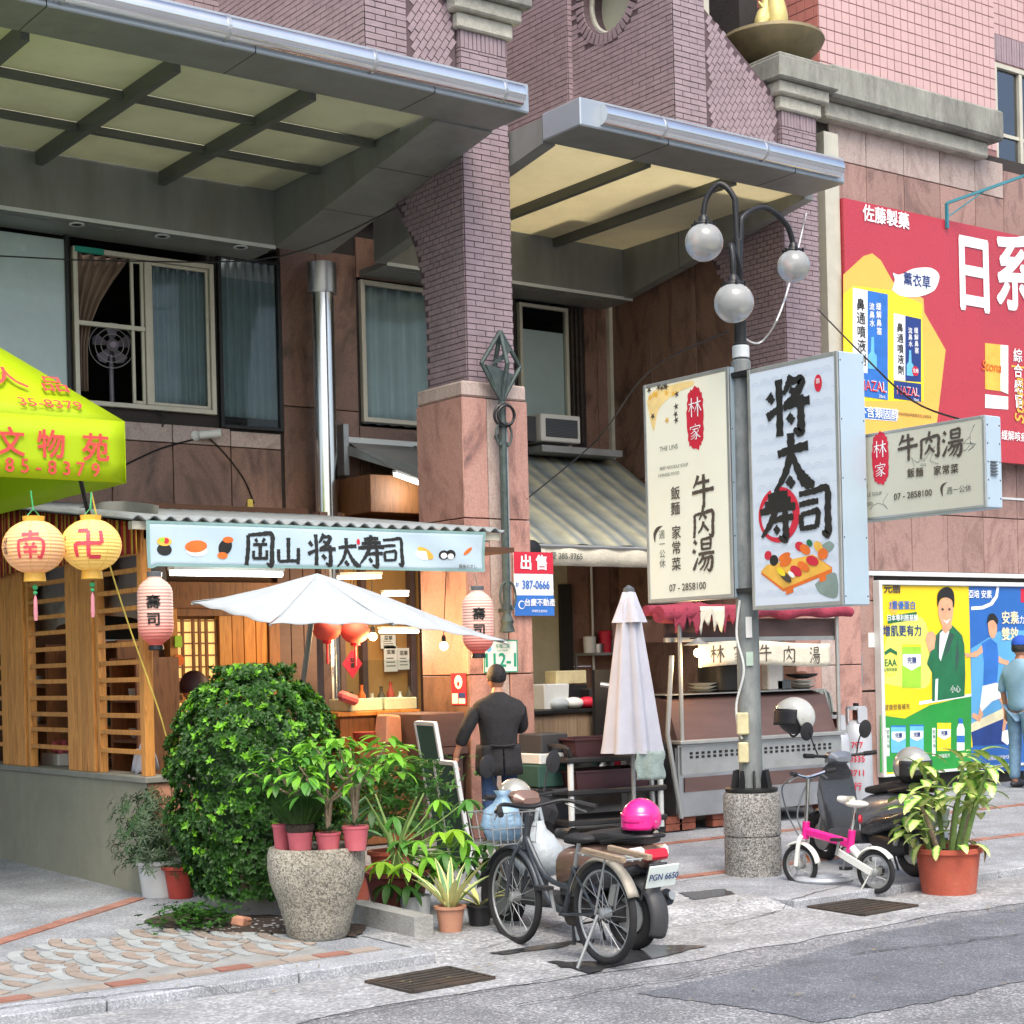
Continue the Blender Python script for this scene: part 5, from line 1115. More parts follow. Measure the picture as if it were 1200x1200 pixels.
# leaping figure: shirt, arms, shorts, legs, shoe, head
fp([(1150,754),(1160,748),(1168,754),(1170,772),(1168,800),(1160,806),(1152,802),(1153,775)],'ink_blue',.005); fp([(1151,755),(1145,762),(1136,766),(1130,765),(1132,770),(1144,770),(1152,764)],'ink_skin',.0045)
fp([(1169,768),(1176,773),(1182,774),(1181,780),(1174,778),(1169,776)],'ink_skin',.0045); fp([(1151,804),(1167,800),(1178,806),(1172,818),(1162,822),(1150,834),(1148,828)],'ink_white',.0055)
fp([(1172,808),(1181,820),(1181,838),(1177,857),(1174,856),(1176,838),(1173,824),(1168,816)],'ink_skin',.005); fp([(1174,857),(1180,855),(1186,868),(1180,873),(1173,868)],'ink_white',.006); fp([(1150,830),(1152,838),(1147,846),(1138,840),(1140,835),(1146,838),(1148,828)],'ink_skin',.005)
fp([(1157,730),(1160,722),(1166,724),(1168,738),(1164,748),(1159,744)],'ink_skin',.006,3); fp([(1156,732),(1158,721),(1164,719),(1169,726),(1168,732),(1164,727),(1159,728)],'ink_black',.0065,3)
wr('亞培 安素',1148,697,.10,'ink_white',.015); wr('安素',1183,725,.16,'print_sand',.02); wr('雙效',1183,744,.16,'print_sand',.02); wr('活力配方',1200,727,.1,'ink_white',.01); fp([(1196,690),(1220,688),(1220,706),(1196,706)],'ink_red',.003)
wr('營養品 不可取代藥品',1172,888,.05,'ink_white',.004)
# 112-1 house number plate, sale sign
Y1=PY-.012
def plate(name,label,cat,px,mat,Y,rim=None):
 P=[atY(*p,Y) for p in px]; x0=(P[0].x+P[3].x)/2; x1=(P[1].x+P[2].x)/2; z1=(P[0].z+P[1].z)/2; z0=(P[2].z+P[3].z)/2
 t=thing(name,label,cat,((x0+x1)/2,Y,z0)); m=MB(); m.bx(x0,x1,Y,Y+.008,z0,z1,.003); m.build('plate',MATS[mat],t); return t,Face((x0,Y,z0),XA,ZA,x1-x0,z1-z0)
t,f=plate('house_number_plate','white and green house number plate reading 112-1 on the pillar','number plate',[(566,750),(606,750),(607,788),(567,788)],'number_white',Y1)
f.rect(0,0,1,.035,'ink_green',t); f.rect(0,.965,1,1,'ink_green',t); f.rect(0,.035,.03,.965,'ink_green',t); f.rect(.97,.035,1,.965,'ink_green',t)
f.write('112-1',.5,.36,.17,'ink_green',t,.02); f.disc(.16,.74,.028,'ink_cyan',t); f.write('苓雅二路',.56,.8,.04,'ink_green',t); f.write('Lingya 2nd Rd.',.55,.68,.022,'ink_green',t)
t,f=plate('sale_sign','red white and blue for sale sign with phone number beside the pillar','sign',[(601,648),(648,646),(649,720),(604,723)],'ink_white',PY-.03)
f.rect(.0,.66,1,1,'ink_red',t); f.rect(0,0,1,.32,'ink_blue',t); f.write('出 售',.5,.82,.14,'ink_white',t,.03,e=.006); f.write('387-0666',.54,.48,.105,'ink_blue',t,.02,e=.006,sx=.78); f.write('07',.07,.48,.05,'ink_blue',t,.02,e=.006,sx=.7); f.disc(.17,.17,.038,'ink_white',t,.005); f.disc(.18,.17,.03,'ink_blue',t,.006); f.write('台慶不動產',.63,.2,.07,'ink_white',t,.015,e=.006); f.write('高雄民生直營店',.62,.07,.025,'ink_white',t,e=.006)
# small red poster on the pillar's side
X1=g0-.01; a=atX(529,789,X1); b=atX(547,826,X1)
t=thing('wall_notice','small red and white notice pasted on the shaded pillar side','notice',(X1,a.y,b.z)); m=MB(); m.bx(X1-.004,X1,b.y,a.y,b.z,a.z); m.build('sheet',MATS['ink_red'],t)
f=Face((X1-.004,a.y,b.z),-YA_,ZA,a.y-b.y,a.z-b.z); f.disc(.5,.72,.06,'ink_white',t,.002); f.disc(.5,.66,.02,'ink_red',t,.004); f.rect(.05,.04,.45,.36,'ink_white',t); f.rect(.5,.22,.95,.38,'ink_navy',t,.003); f.rect(.5,.04,.95,.2,'ink_white',t,.003)
# iron diamond lamp on the pillar face
XD=(g0+g1)/2+.0; YD=PY-.1
t=thing('iron_wall_lamp','weathered iron diamond lantern on a long rod fixed to the pillar face','wall lamp',(XD,YD,2.2))
def dz(py):return atY(583,py,YD).z
C0=Vector((XD,YD,0)); zt_,zm_,zb_=dz(388),dz(440),dz(470)
for k in range(4):
 a=k*math.pi/2; w=Vector((math.cos(a),math.sin(a)*.45,0))*.21
 m=MB(); m.tube([C0+UP*zt_,C0+w+UP*(zt_*.52+zb_*.48),C0+UP*zb_],.021,6); m.build('rib',MATS['verdigris'],t)
m=MB(); m.prism([C0+Vector((0,-.02,zt_-.03)),C0+Vector((.1,-.02,zt_*.75+zb_*.25)),C0+Vector((.03,-.02,zt_*.6+zb_*.4)),C0+Vector((-.12,-.02,zt_*.5+zb_*.5)),C0+Vector((.02,-.02,zt_*.68+zb_*.32))],(0,.02,0)); m.build('leaf_plate',MATS['verdigris'],t)
m=MB(); m.prism([C0+Vector((-.17,-.015,zt_*.5+zb_*.5)),C0+Vector((.0,-.015,zt_*.45+zb_*.55)),C0+Vector((.12,-.015,zt_*.4+zb_*.6)),C0+Vector((0,-.015,zb_))],(0,.02,0)); m.build('leaf_plate',MATS['verdigris'],t)
z2,z3=dz(735),dz(700)
m=MB(); m.tube([C0+UP*zb_,C0+UP*(z2+.02)],.034,8); m.build('rod',MATS['verdigris'],t)
m=MB(); m.bx(XD+.03,XD+.055,YD-.0,YD+.03,z2+.1,zb_-.2); m.build('conduit',MATS['galvanized'],t)
for zc in(dz(487),):
 for s_,r in((0,.1),(.03,.085)):m=MB(); m.ring(C0+Vector((0,-.03-s_,zc)),(.1,1,.1),r,.012,24,6); m.build('cable_coil',MATS['black_metal'],t)
for zc,h in((dz(510),.3),(z3,.36)):
 for s_ in(-1,1):
  m=MB(); m.tube([C0+Vector((0,-.02,zc+h*.4)),C0+Vector((s_*.06,-.02,zc+h*.3)),C0+Vector((s_*.085,-.02,zc)),C0+Vector((s_*.05,-.02,zc-h*.3)),C0+Vector((s_*.03,-.02,zc-h*.2))],.01,6,smooth=4); m.build('scroll',MATS['verdigris'],t)
m=MB(); m.lathe([(.02,z2-.05),(.07,z2-.04),(.05,z2+.02),(.06,z2+.05),(.03,z2+.12)],C0,12); m.build('finial',MATS['verdigris'],t,smooth=True)
m=MB(); m.bar(C0+UP*(zb_-.3),C0+Vector((0,.12,zb_-.3)),.03); m.bar(C0+UP*(z2+.15),C0+Vector((0,.12,z2+.15)),.03); m.build('wall_bracket',MATS['verdigris'],t)
# ================================================================ SUSHI SHOP ON THE LEFT
WX=4.9
def point_light(name,loc,e,col,r=.05):
 l=bpy.data.lights.new(name,'POINT'); l.energy=e; l.color=col; l.shadow_soft_size=r; o=bpy.data.objects.new(name,l); COL.objects.link(o); o.location=loc; return o
 # low concrete wall with coping
t=thing('low_wall','stained concrete low wall with grey coping under the wooden screen','wall',(WX,12.5,gz(12)))
m=MB(); m.bx(WX,WX+.16,10.8,15.2,gz(10.8)-.02,.87); m.build('wall',MATS['concrete_wall'],t)
m=MB(); m.bx(WX+.16,6.1,10.8,10.96,gz(10.8)-.02,.87); m.build('wall',MATS['concrete_wall'],t)
m=MB(); m.bx(WX-.025,WX+.2,10.76,15.2,.87,.915,.006); m.build('coping',MATS['coping'],t)
m=MB(); m.bx(WX+.2,6.12,10.76,11.0,.87,.915,.006); m.build('coping',MATS['coping'],t)
for k in range(6):
 for j in range(2):m=MB(); m.bx(WX+.01+k*.17,WX+.172+k*.17,10.785,10.8,.72+j*-.15,.865+j*-.15,.003); m.build('wall_tile',MATS['pot_peach'],t)
 # wooden screen: plank posts, studs and slats
t=thing('wooden_screen','pine screen of wide posts and thin slats on the low wall','screen',(WX+.05,12.5,.915))
zt0=2.75
def ypx(px):return atX(px,780,WX+.03).y
posts=[(ypx(32),ypx(5)),(ypx(113),ypx(82))]
for a,b in posts:
 n=4
 for k in range(n):m=MB(); m.bx(WX,WX+.09,a+(b-a)*k/n+.002,a+(b-a)*(k+1)/n-.002,.915,zt0,.004); m.build('post_plank',MATS['pine'],t)
for px in(33.5,114.5):y=ypx(px); m=MB(); m.bx(WX+.015,WX+.075,y-.045,y+.0,.915,zt0,.003); m.build('stud',MATS['pine'],t)
yc0,yc1=ypx(173),ypx(167.5); m=MB(); m.bx(WX,WX+.07,yc0,yc1,.915,2.62,.003); m.build('corner_post',MATS['pine'],t)
rows=[651,671,694,714.6,735,756,777,797,818,838.5,858,880]
for py in rows:
 z=atX(137,py,WX+.03).z
 for a,b in((yc1,posts[1][0]-.04),(posts[1][1],posts[0][0]-.04),(posts[0][1],14.6)):
  m=MB(); m.bx(WX+.02,WX+.05,a,b,z-.017,z+.017,.003); m.build('slat',MATS['pine'],t)
m=MB(); m.bx(WX+.02,WX+.07,yc0+.0,15.0,2.55,2.62,.003); m.build('top_rail',MATS['pine'],t)
# things behind the screen: tarpaulin, cabinets, crockery
t=thing('tarpaulin','crumpled grey tarpaulin hung behind the upper slats','tarpaulin',(WX+.2,12.5,1.9))
m=MB(); rnd=random.Random(2); ph=[rnd.uniform(0,6) for _ in range(6)]
m.grid(lambda u,v:(WX+.22+.03*math.sin(u*23+ph[0])*math.cos(v*9+ph[1])+.02*math.sin(u*47+v*5),10.95+u*3.6,1.95+.12*math.sin(u*5)+v*.85),80,16); m.build('sheet',MATS['tarp_grey'],t,smooth='all')
YSH=atX(160,800,5.35).y
def shelf_unit(label,x0,y0,w,d,h,n,mat):
 """wooden cabinet with open shelves, front to -X"""
 t=thing('shelf_unit',label,'shelf',(x0,y0,gz(12)),0,'wooden shelves behind the screen'); z0=gz(12)
 for y in(y0,y0+w-.03):m=MB(); m.bx(x0,x0+d,y,y+.03,z0,h); m.build('side_panel',MATS[mat],t)
 for k in range(n+1):z=z0+.05+(h-z0-.08)*k/n; m=MB(); m.bx(x0+.005,x0+d,y0+.03,y0+w-.03,z,z+.025); m.build('shelf_board',MATS[mat],t)
 m=MB(); m.bx(x0+d-.015,x0+d-.002,y0+.03,y0+w-.03,z0+.08,h-.03); m.build('back_panel',MATS['pine_dark'],t)
 return[z0+.05+(h-z0-.08)*k/n+.025 for k in range(n+1)]
zz=shelf_unit('small wooden shelf with dishes behind the right slats',5.35,YSH,.5,.35,1.75,5,'pine_dark')
zz2=shelf_unit('tall dark wooden shelf behind the middle slats',5.45,12.5,.9,.35,1.9,5,'pine_dark')
zz3=shelf_unit('dark wooden shelf at the far left behind the slats',5.45,14.0,.9,.35,1.9,5,'pine_dark')
rnd=random.Random(21)
def dish(x,y,z,kind,label):
 if kind==0:m=MB(); [m.lathe([(.03,k*.022),(.075,k*.022+.02),(.08,k*.022+.028),(.07,k*.022+.024)],(x,y,z),18) for k in range(3)]
 elif kind==1:m=MB(); m.lathe([(.03,0),(.05,.03),(.055,.08),(.052,.08),(.04,.02)],(x,y,z),16)
 else:m=MB(); m.lathe([(.035,0),(.04,.1),(.035,.14),(.015,.17),(.015,.22),(.02,.225)],(x,y,z),14)
 o=m.build(('plate_stack','bowl','bottle')[kind],MATS[('plastic_white','pot_white','chalk_green')[kind]],smooth=True)
 return tag(o,label,('plates','bowl','bottle')[kind],'crockery behind the wooden screen')
ks=('stack of white plates','white china bowl','dark green bottle')
for i,(zs_,y0,nm) in enumerate([(zz,YSH-.08,'small shelf by the corner post'),(zz2,12.5,'shelf behind the middle slats'),(zz3,14.0,'shelf behind the far left slats')]):
 for j,z in enumerate(zs_[1:5]):
  for k in range(2):
   kd=rnd.choice([0,1,1,2]) if j<3 else 1
   dish(5.5+(.1 if i else 0)+rnd.uniform(-.04,.04),y0+.18+k*(.32 if i==0 else.42)+rnd.uniform(-.05,.05),z,kd,ks[kd]+' on '+('first','second','third','top')[j]+' level of the '+nm+(', right' if k==0 else ', left'))
q=atX(65,888,WX+.3); t=thing('planter_box','small white planter with pink flowers on the coping','planter',(WX+.32,q.y,.9)); m=MB(); m.bx(WX+.25,WX+.4,q.y-.18,q.y+.18,.9,1.0,.01); m.build('box',MATS['plastic_white'],t)
m=MB(); [m.sphere((WX+.32+rnd.uniform(-.05,.05),q.y+rnd.uniform(-.15,.15),1.02+rnd.uniform(0,.06)),.03,8,5) for _ in range(16)]; m.build('flowers',MATS['pot_pink'],t)['kind']='stuff'
m=MB(); q=atX(162,890,WX+.12); m.grid(lambda u,v:(WX+.12+v*.1+.02*math.sin(u*9),q.y+.12-u*.22,.92+.2*math.sin(v*3.0)*(1-.3*abs(u-.5))+.015*math.sin(u*20+v*7)),16,10)
tag(m.build('cloth_bundle',MATS['cloth_lilac'],smooth='all',solid=.01),'pale pink cloth heaped on the coping by the corner post','cloth')
# back wall of the shop inside
SHOP=thing('sushi_shop','wooden sushi shop front with paper lattice door, set back under the roof','shop',(6.8,13.4,gz(13.4)))
ZG=gz(13); DY=13.4
def xpx(px,py=760,Y=DY):return atY(px,py,Y).x
M('shoji','#e3b060',.7,var=.06,scale=2,emit=.55,ecol=(1,.62,.2))  # paper glows by emission, standing in for light from inside
m=MB(); m.bx(4.0,xpx(176),WF+.2,WF+.25,0,3.2); m.bx(xpx(176),xpx(370),DY+.08,DY+.14,ZG,3.1); m.build('back_wall',MATS['interior_brown'],SHOP)
m=MB(); m.bx(xpx(204),xpx(256),DY+.03,DY+.05,ZG,atY(230,726,DY).z); dr=m.build('door',MATS['shoji'],SHOP)
for px in(206,215,227.5,235,243,254.7):x=xpx(px); m=MB(); m.bx(x-.011,x+.011,DY,DY+.03,ZG,atY(230,726,DY).z); m.build('lattice_bar',MATS['pine_dark'],dr)
for py in(727.5,741,754,768,781.5,795,808.5,822,836):z=atY(230,py,DY).z; m=MB(); m.bx(xpx(206),xpx(255),DY+.003,DY+.028,z-.007,z+.007); m.build('lattice_bar',MATS['pine_dark'],dr)
m=MB(); m.bx(xpx(256),xpx(270),DY-.03,DY+.06,ZG,atY(230,713,DY).z); m.build('door_post',MATS['pine'],SHOP)
m=MB(); m.bx(xpx(196),xpx(205),DY-.06,DY+.06,ZG,atY(230,713,DY).z); m.build('door_post',MATS['pine'],SHOP)
m=MB(); m.bx(xpx(190),xpx(272),DY-.05,DY+.06,atY(230,722,DY).z,atY(230,713,DY).z); m.build('lintel',MATS['pine_dark'],SHOP)
for a,b in((271,285),(285,299),(299,313)):m=MB(); m.bx(xpx(a)+.003,xpx(b)-.003,DY-.02,DY+.06,ZG,atY(290,690,DY).z,.004); m.build('wall_plank',MATS['plywood'],SHOP)
m=MB(); m.bx(xpx(313),xpx(325),DY-.05,DY+.06,ZG,atY(290,690,DY).z); m.build('wall_plank',MATS['pine_dark'],SHOP)
for a,b in((326,341),(341,356),(356,371)):m=MB(); m.bx(xpx(a)+.003,xpx(b)-.003,DY-.01,DY+.06,ZG,2.6,.004); m.build('wall_plank',MATS['dark_brown_panel'],SHOP)
m=MB(); m.bx(xpx(180),xpx(325),DY-.12,DY+.05,atY(230,713,DY).z,atY(230,683,DY).z); m.build('header_board',MATS['pine_dark'],SHOP)
m=MB(); m.bx(WX+.1,8.4,11.2,13.5,2.56,2.6); m.build('ceiling',MATS['interior_brown'],SHOP)
m=MB(); x=xpx(204); za,zb=atY(204,797,DY-.08).z,atY(204,824,DY-.08).z; m.bx(x-.07,x+.07,DY-.09,DY-.07,zb,za,.004); o=m.build('name_board',MATS['pine'],SHOP)
f=Face((x-.07,DY-.09,zb),XA,ZA,.14,za-zb); f.write('松壽司',.5,.8,.055,'ink_black',o,.02,vertical=True)
m=MB(); z=atY(203,752,DY-.08).z; m.bx(x-.035,x+.035,DY-.09,DY-.075,z-.05,z+.05,.004); m.build('plaque',MATS['ink_lime'],SHOP)
m=MB(); z=atY(204,774,DY-.08).z; m.lathe([(.05,0),(.05,.02)],(x,DY-.09,z),18,(0,1,0)); m.build('plaque',MATS['ink_orange'],SHOP)
m=MB(); q=atY(188,818,DY-.3); m.box(q,(.16,.1,.45),None,.03); tag(m.build('water_dispenser',MATS['plastic_black']),'black water dispenser with white handle left of the lattice door','dispenser')
m=MB(); q=atY(187,795,DY-.4); m.tube([q+Vector((0,0,.12)),q,q+Vector((.02,0,-.1))],.022,8); m.build('handle',MATS['plastic_white'],bpy.data.objects['water_dispenser'])
# customer seated behind the bush, only hair shows
c=atY(228,806,12.7); t=thing('person','seated person with dark reddish hair half hidden behind the round bush','person',(c.x,c.y,ZG))
m=MB(); m.sphere(c,.105,18,12,1,1.05,1.15); m.build('head',MATS['skin'],t,smooth='all')
m=MB(); m.sphere(c+Vector((0,.01,.015)),.118,18,12,1,1.05,1.1,t1=2.0); m.build('hair',M('hair_maroon','#3a2228',.6,var=.3,scale=30),t,smooth='all')
m=MB(); m.lathe([(.05,-.16),(.06,-.2),(.17,-.26),(.2,-.4),(.19,-.75),(.16,-.8)],c,18,sy=.65); m.build('body',MATS['cloth_black'],t,smooth=True)
m=MB(); m.lathe([(.16,0),(.17,.02),(.03,.03),(.03,.38),(.16,.4),(.17,.43),(.0,.44)],(c.x,c.y,ZG),18); tag(m.build('stool',MATS['black_metal']),'round dark stool under the seated person','stool')
# corrugated roof sheet over the shop
t=thing('corrugated_roof','weathered grey corrugated roof sheet sloping above the sushi banner','roof',(6.4,12.5,2.7))
def rf(u,v):x=WX-.12+u*(7.92-WX+.12); return(x,10.68+v*(14.86-10.68),2.685+v*.52+.016*math.sin(x*2*math.pi/.12))
M('roof_grey','#8c9496',.7,.2,var=.25,scale=5,stretch=(8,.8,1),dirt=.6,dirtcol=(.24,.2,.16),dscale=3,bump=.2)
m=MB(); m.grid(rf,300,8); m.build('sheet',MATS['roof_grey'],t,smooth='all',solid=.012)
m=MB(); m.bx(WX-.1,7.9,10.72,10.78,2.61,2.665); m.build('front_batten',MATS['alu_frame'],t)
for x in(WX+.1,6.4,7.8):m=MB(); m.bar((x,10.75,2.62),(x,14.85,3.14),.05); m.build('rafter',MATS['galvanized'],t)
# striped valance hanging along the left edge of the roof
stripes('valance',[(0,'#8e2020'),(.22,'#c9a23a'),(.36,'#c02a22'),(.52,'#6e1d1c'),(.68,'#d8b848'),(.86,'#b8331f')],1,.19,.8,transl=.3)
t=thing('striped_valance','red and yellow striped cloth valance along the left roof edge','valance',(WX-.06,12.4,2.4))
m=MB(); m.grid(lambda u,v:(WX-.06+.012*math.sin(u*60),10.74+u*4.0,(2.44+.012*math.sin(u*25))*(1-v)+v*(2.66+.5*u)),140,4); m.build('cloth',MATS['valance'],t,smooth='all',solid=.004)
# sushi banner
b0,b1,bz0,bz1=atY(172,612,10.66).x,atY(567,626,10.66).x,2.355,2.665
t=thing('banner','long pale blue banner with black brushed characters and sushi drawings','banner',((b0+b1)/2,10.66,bz0))
def bf(u,v,e=0):return Vector((b0+u*(b1-b0),10.66-e+.012*math.sin(u*9+v*2)+.008*math.sin(u*31+v*5)*(u if u>.6 else.3),bz0+v*(bz1-bz0)-(.015*(1-v) if u<.02 else 0)))
m=MB(); m.grid(lambda u,v:bf(u,v),80,8); m.build('cloth',MATS['banner_cloth'],t,smooth='all',solid=.003)
m=MB(); m.grid(lambda u,v:bf(u,v*.06,.004),80,1); m.grid(lambda u,v:bf(u,.94+v*.06,.004),80,1); m.grid(lambda u,v:bf(u*.008,.06+v*.88,.004),1,4); m.grid(lambda u,v:bf(.992+u*.008,.06+v*.88,.004),1,4); m.build('hem',MATS['banner_edge'],t,smooth='all')
class BFace(Face):
 def p(s,u,v,e=0.0):return bf(u,v,e+.002)
f=BFace((b0,10.66,bz0),XA,ZA,b1-b0,bz1-bz0)
fo=Face((b0,10.66,bz0),XA,ZA,b1-b0,bz1-bz0)
for ch,px,py,s_ in(('岡',304,644,.235),('山',337,646,.2),('将',376,645,.24),('太',407,648,.22),('寿',435,646,.24),('司',461,647,.21)):u,v=uvp(fo,px,py); f.brush(ch,u,v,s_,'ink_black',t,.003,1.35)
u,v=uvp(fo,420,635); f.disc(u,v,.015,'ink_red',t,ay=1.5); u,v=uvp(fo,548,664); f.write('最後のすし',u,v,.035,'ink_brown',t)
def sh(px,py,parts):
 u,v=uvp(fo,px,py)
 for k,(dx,dy,r,ay,mt,ro) in enumerate(parts):f.disc(u+dx/fo.w,v+dy/fo.h,r,mt,t,.0025+k*.0006,ay=ay,rot=ro,n=18)
sh(193,638,[(0,-.035,.055,.75,'ink_black',0),(0,.02,.055,.55,'ink_gold',0),(.015,.025,.02,1,'ink_red',0),(-.015,.03,.018,1,'ink_lime',0)])
sh(231,642,[(0,-.02,.08,.5,'ink_white',0),(-.005,.01,.085,.5,'ink_orange',.1)]); sh(264,641,[(.0,.0,.06,.8,'ink_black',1),(.02,.05,.04,.55,'ink_orange',0),(-.02,-.06,.04,.6,'ink_orange',0)])
sh(497,648,[(0,-.01,.07,.6,'ink_white',-.2),(.02,.0,.08,.4,'ink_gold',-.5)]); sh(524,649,[(-.03,-.01,.045,.8,'ink_black',0),(.03,-.005,.045,.8,'ink_black',0),(-.03,-.015,.028,.8,'ink_white',0),(.03,-.02,.028,.8,'ink_white',0)]); sh(548,646,[(0,0,.05,.3,'ink_orange',.6)])
# fluorescent fitting below the banner, more tubes inside
def tube_light(label,a,b,w=.05,on='tube_white',power=6,col=(1,.95,.85)):
 a,b=Vector(a),Vector(b); t=thing('fluorescent_light',label,'light',(a+b)/2,0,'fluorescent lights')
 m=MB(); m.bar(a+UP*.03,b+UP*.03,w*1.4,.025,UP); m.build('housing',MATS['plastic_white'],t)
 m=MB(); m.tube([a,b],w*.3,10); m.build('tube',MATS[on],t,smooth=True)
 if power:point_light('fluorescent_glow',(a+b)/2-UP*.12,power,col,.15)
ya=10.95; tube_light('fluorescent fitting right below the sushi banner, above the lattice door',atY(200,671,ya),atY(330,673,ya),.07,power=8)
ya=12.3; tube_light('fluorescent tube on the shop ceiling seen under the banner centre',atY(396,677,ya),atY(446,676,ya),.05,'tube_warm',22,(1,.8,.5))
ya=13.2; tube_light('short fluorescent tube deep in the shop near the pillar',atY(448,697,ya),atY(478,697,ya),.04,'tube_warm',18,(1,.82,.55))
ya=13.0; tube_light('fluorescent tube behind the parasol edge beside the bare bulb',atY(445,740,ya),atY(490,740,ya),.05,'tube_white',6,(1,.9,.75))
# yellow awning of the neighbour
yA=10.3; cxa=atY(146,494,yA); zA1=cxa.z; zA0=atY(146,566,yA).z
lo,hi=0.0,6.0
for _ in range(40):
 s_=(lo+hi)/2; p=Vector((cxa.x-s_,yA+s_,0))-CAM; d=p.dot(FW)
 if CX+FPX*(p.dot(cam_r)+(3.9-p.z-CAM.z)*0)/d>0:lo=s_
 else:hi=s_
k_=(atD(0,397,(Vector((cxa.x-s_,yA+s_,0))).dot(FW)).z-zA1)/s_
W_=3.4; pk=Vector((cxa.x-W_/2,yA+W_/2,zA1+k_*W_/2))
t=thing('yellow_awning','bright yellow green fabric awning with red lettering at the left edge','awning',(cxa.x-1.7,yA+1.5,2.87))
cs=[Vector((cxa.x,yA,zA1)),Vector((cxa.x,yA+W_,zA1)),Vector((cxa.x-W_,yA+W_,zA1)),Vector((cxa.x-W_,yA,zA1))]
for a,b in zip(cs,cs[1:]+cs[:1]):
 m=MB(); m.grid(lambda u,v:(a.lerp(b,u)).lerp(pk,v)-UP*(.05*math.sin(v*math.pi)*math.sin(u*math.pi)),12,12); m.build('roof_panel',MATS['yellow_awning'],t,smooth='all',solid=.003)
 m=MB(); dd=(b-a).normalized(); nn=dd.cross(UP); m.grid(lambda u,v:a.lerp(b,u)-UP*(zA1-zA0)*(1-v)+nn*(.012*math.sin(u*17)*(1-v)),30,3); m.build('valance',MATS['yellow_awning'],t,smooth='all',solid=.003)
for c in(cs[2],cs[3]):m=MB(); m.tube([Vector((c.x,c.y,gz(c.y))),c],.025,8); m.build('leg',MATS['galvanized'],t)
a0,b0_=atY(88,560,yA+.05),atY(106,612,10.75); m=MB(); m.tube([a0+Vector((0,0,.15)),b0_],.016,8); m.build('strut',MATS['black_metal'],t)
m=MB(); m.bar(cs[0]+Vector((-.02,.02,-.01)),cs[3]+Vector((0,.02,-.01)),.025); m.bar(cs[0]+Vector((-.02,.02,-.01)),cs[1]+Vector((-.02,0,-.01)),.025); m.build('frame',MATS['galvanized'],t)
f=Face((cxa.x-3,yA-.016,zA0),XA,ZA,3,zA1-zA0); M('ink_crimson','#d0463e',.6)
for ch,px,py in(('文',12,520),('物',60,523),('苑',112,527)):u,v=uvp(f,px,py); f.write(ch,u,v,.19,'ink_crimson',t,.02)
for ch,px in zip('85-8379',(11,29,45,61,78,94,112)):u,v=uvp(f,px,545+px*.06); f.write(ch,u,v,.125,'ink_crimson',t,.012)
sd_=(pk-(cs[0]+cs[3])/2).normalized(); f=Face(cs[3]+sd_*.0,XA,sd_,W_,1.6); f.n=XA.cross(sd_)
for s_,px,py,sz in(('品',62,456,.2),('35-8379',58,478,.13),('人',8,448,.25)):u,v=uvp(f,px,py); f.write(s_,u,v,sz,'ink_crimson',t,.006,e=.03)
# round paper lanterns on strings from the awning
def glow_paper(name,c0,c1,e0,z0,z1):
 m=newmat(name); N,L=nodes(m); b=N['Principled BSDF']; tc=N.new('ShaderNodeTexCoord'); sx=N.new('ShaderNodeSeparateXYZ'); L.new(tc.outputs['Object'],sx.inputs[0])
 mr=N.new('ShaderNodeMapRange'); mr.inputs[1].default_value=z0; mr.inputs[2].default_value=z1; L.new(sx.outputs[2],mr.inputs[0]); r=ramp(N,[(0,c0),(1,c1)]); L.new(mr.outputs[0],r.inputs[0])
 wv=N.new('ShaderNodeTexWave'); wv.bands_direction='Z'; wv.inputs['Scale'].default_value=14; L.new(tc.outputs['Object'],wv.inputs[0]); bp=N.new('ShaderNodeBump'); bp.inputs['Strength'].default_value=.5; bp.inputs['Distance'].default_value=.01; L.new(wv.outputs[0],bp.inputs['Height']); L.new(bp.outputs[0],b.inputs['Normal'])
 L.new(r.outputs[0],b.inputs['Base Color']); L.new(r.outputs[0],b.inputs['Emission Color']); b.inputs['Emission Strength'].default_value=e0; b.inputs['Roughness'].default_value=.7; return m
glow_paper('paper_peach','#e8a978','#eebb88',.16,-.2,.2); glow_paper('paper_yellow','#eaba60','#f0d27a',.2,-.2,.2); glow_paper('paper_red_fade','#d4483a','#dcb0a4',.14,-.26,-.02)
M('ink_lantern','#d8434f',.6,emit=.12); M('tassel_pink','#d58b95',.8); M('bead_green','#3fae6c',.5)
class Ball:
 """prints on a lantern's round side"""
 def __init__(s,c,r,sz,ang):s.c=Vector(c); s.r=r; s.sz=sz; s.a=ang
 def put(s,V,F,mat,parent,name='print',e=.004):
  out=[]
  for x,y,z in V:
   yy=max(-.97,min(.97,y/(s.r*s.sz))); rr=s.r*math.sqrt(1-yy*yy)+e; a=s.a+x/s.r
   out.append(s.c+Vector((math.cos(a)*rr,math.sin(a)*rr,y)))
  m=MB(); m.add(out,F); return m.build(name,MATS[mat],parent)
ANG=math.atan2(-FW.y,-FW.x)
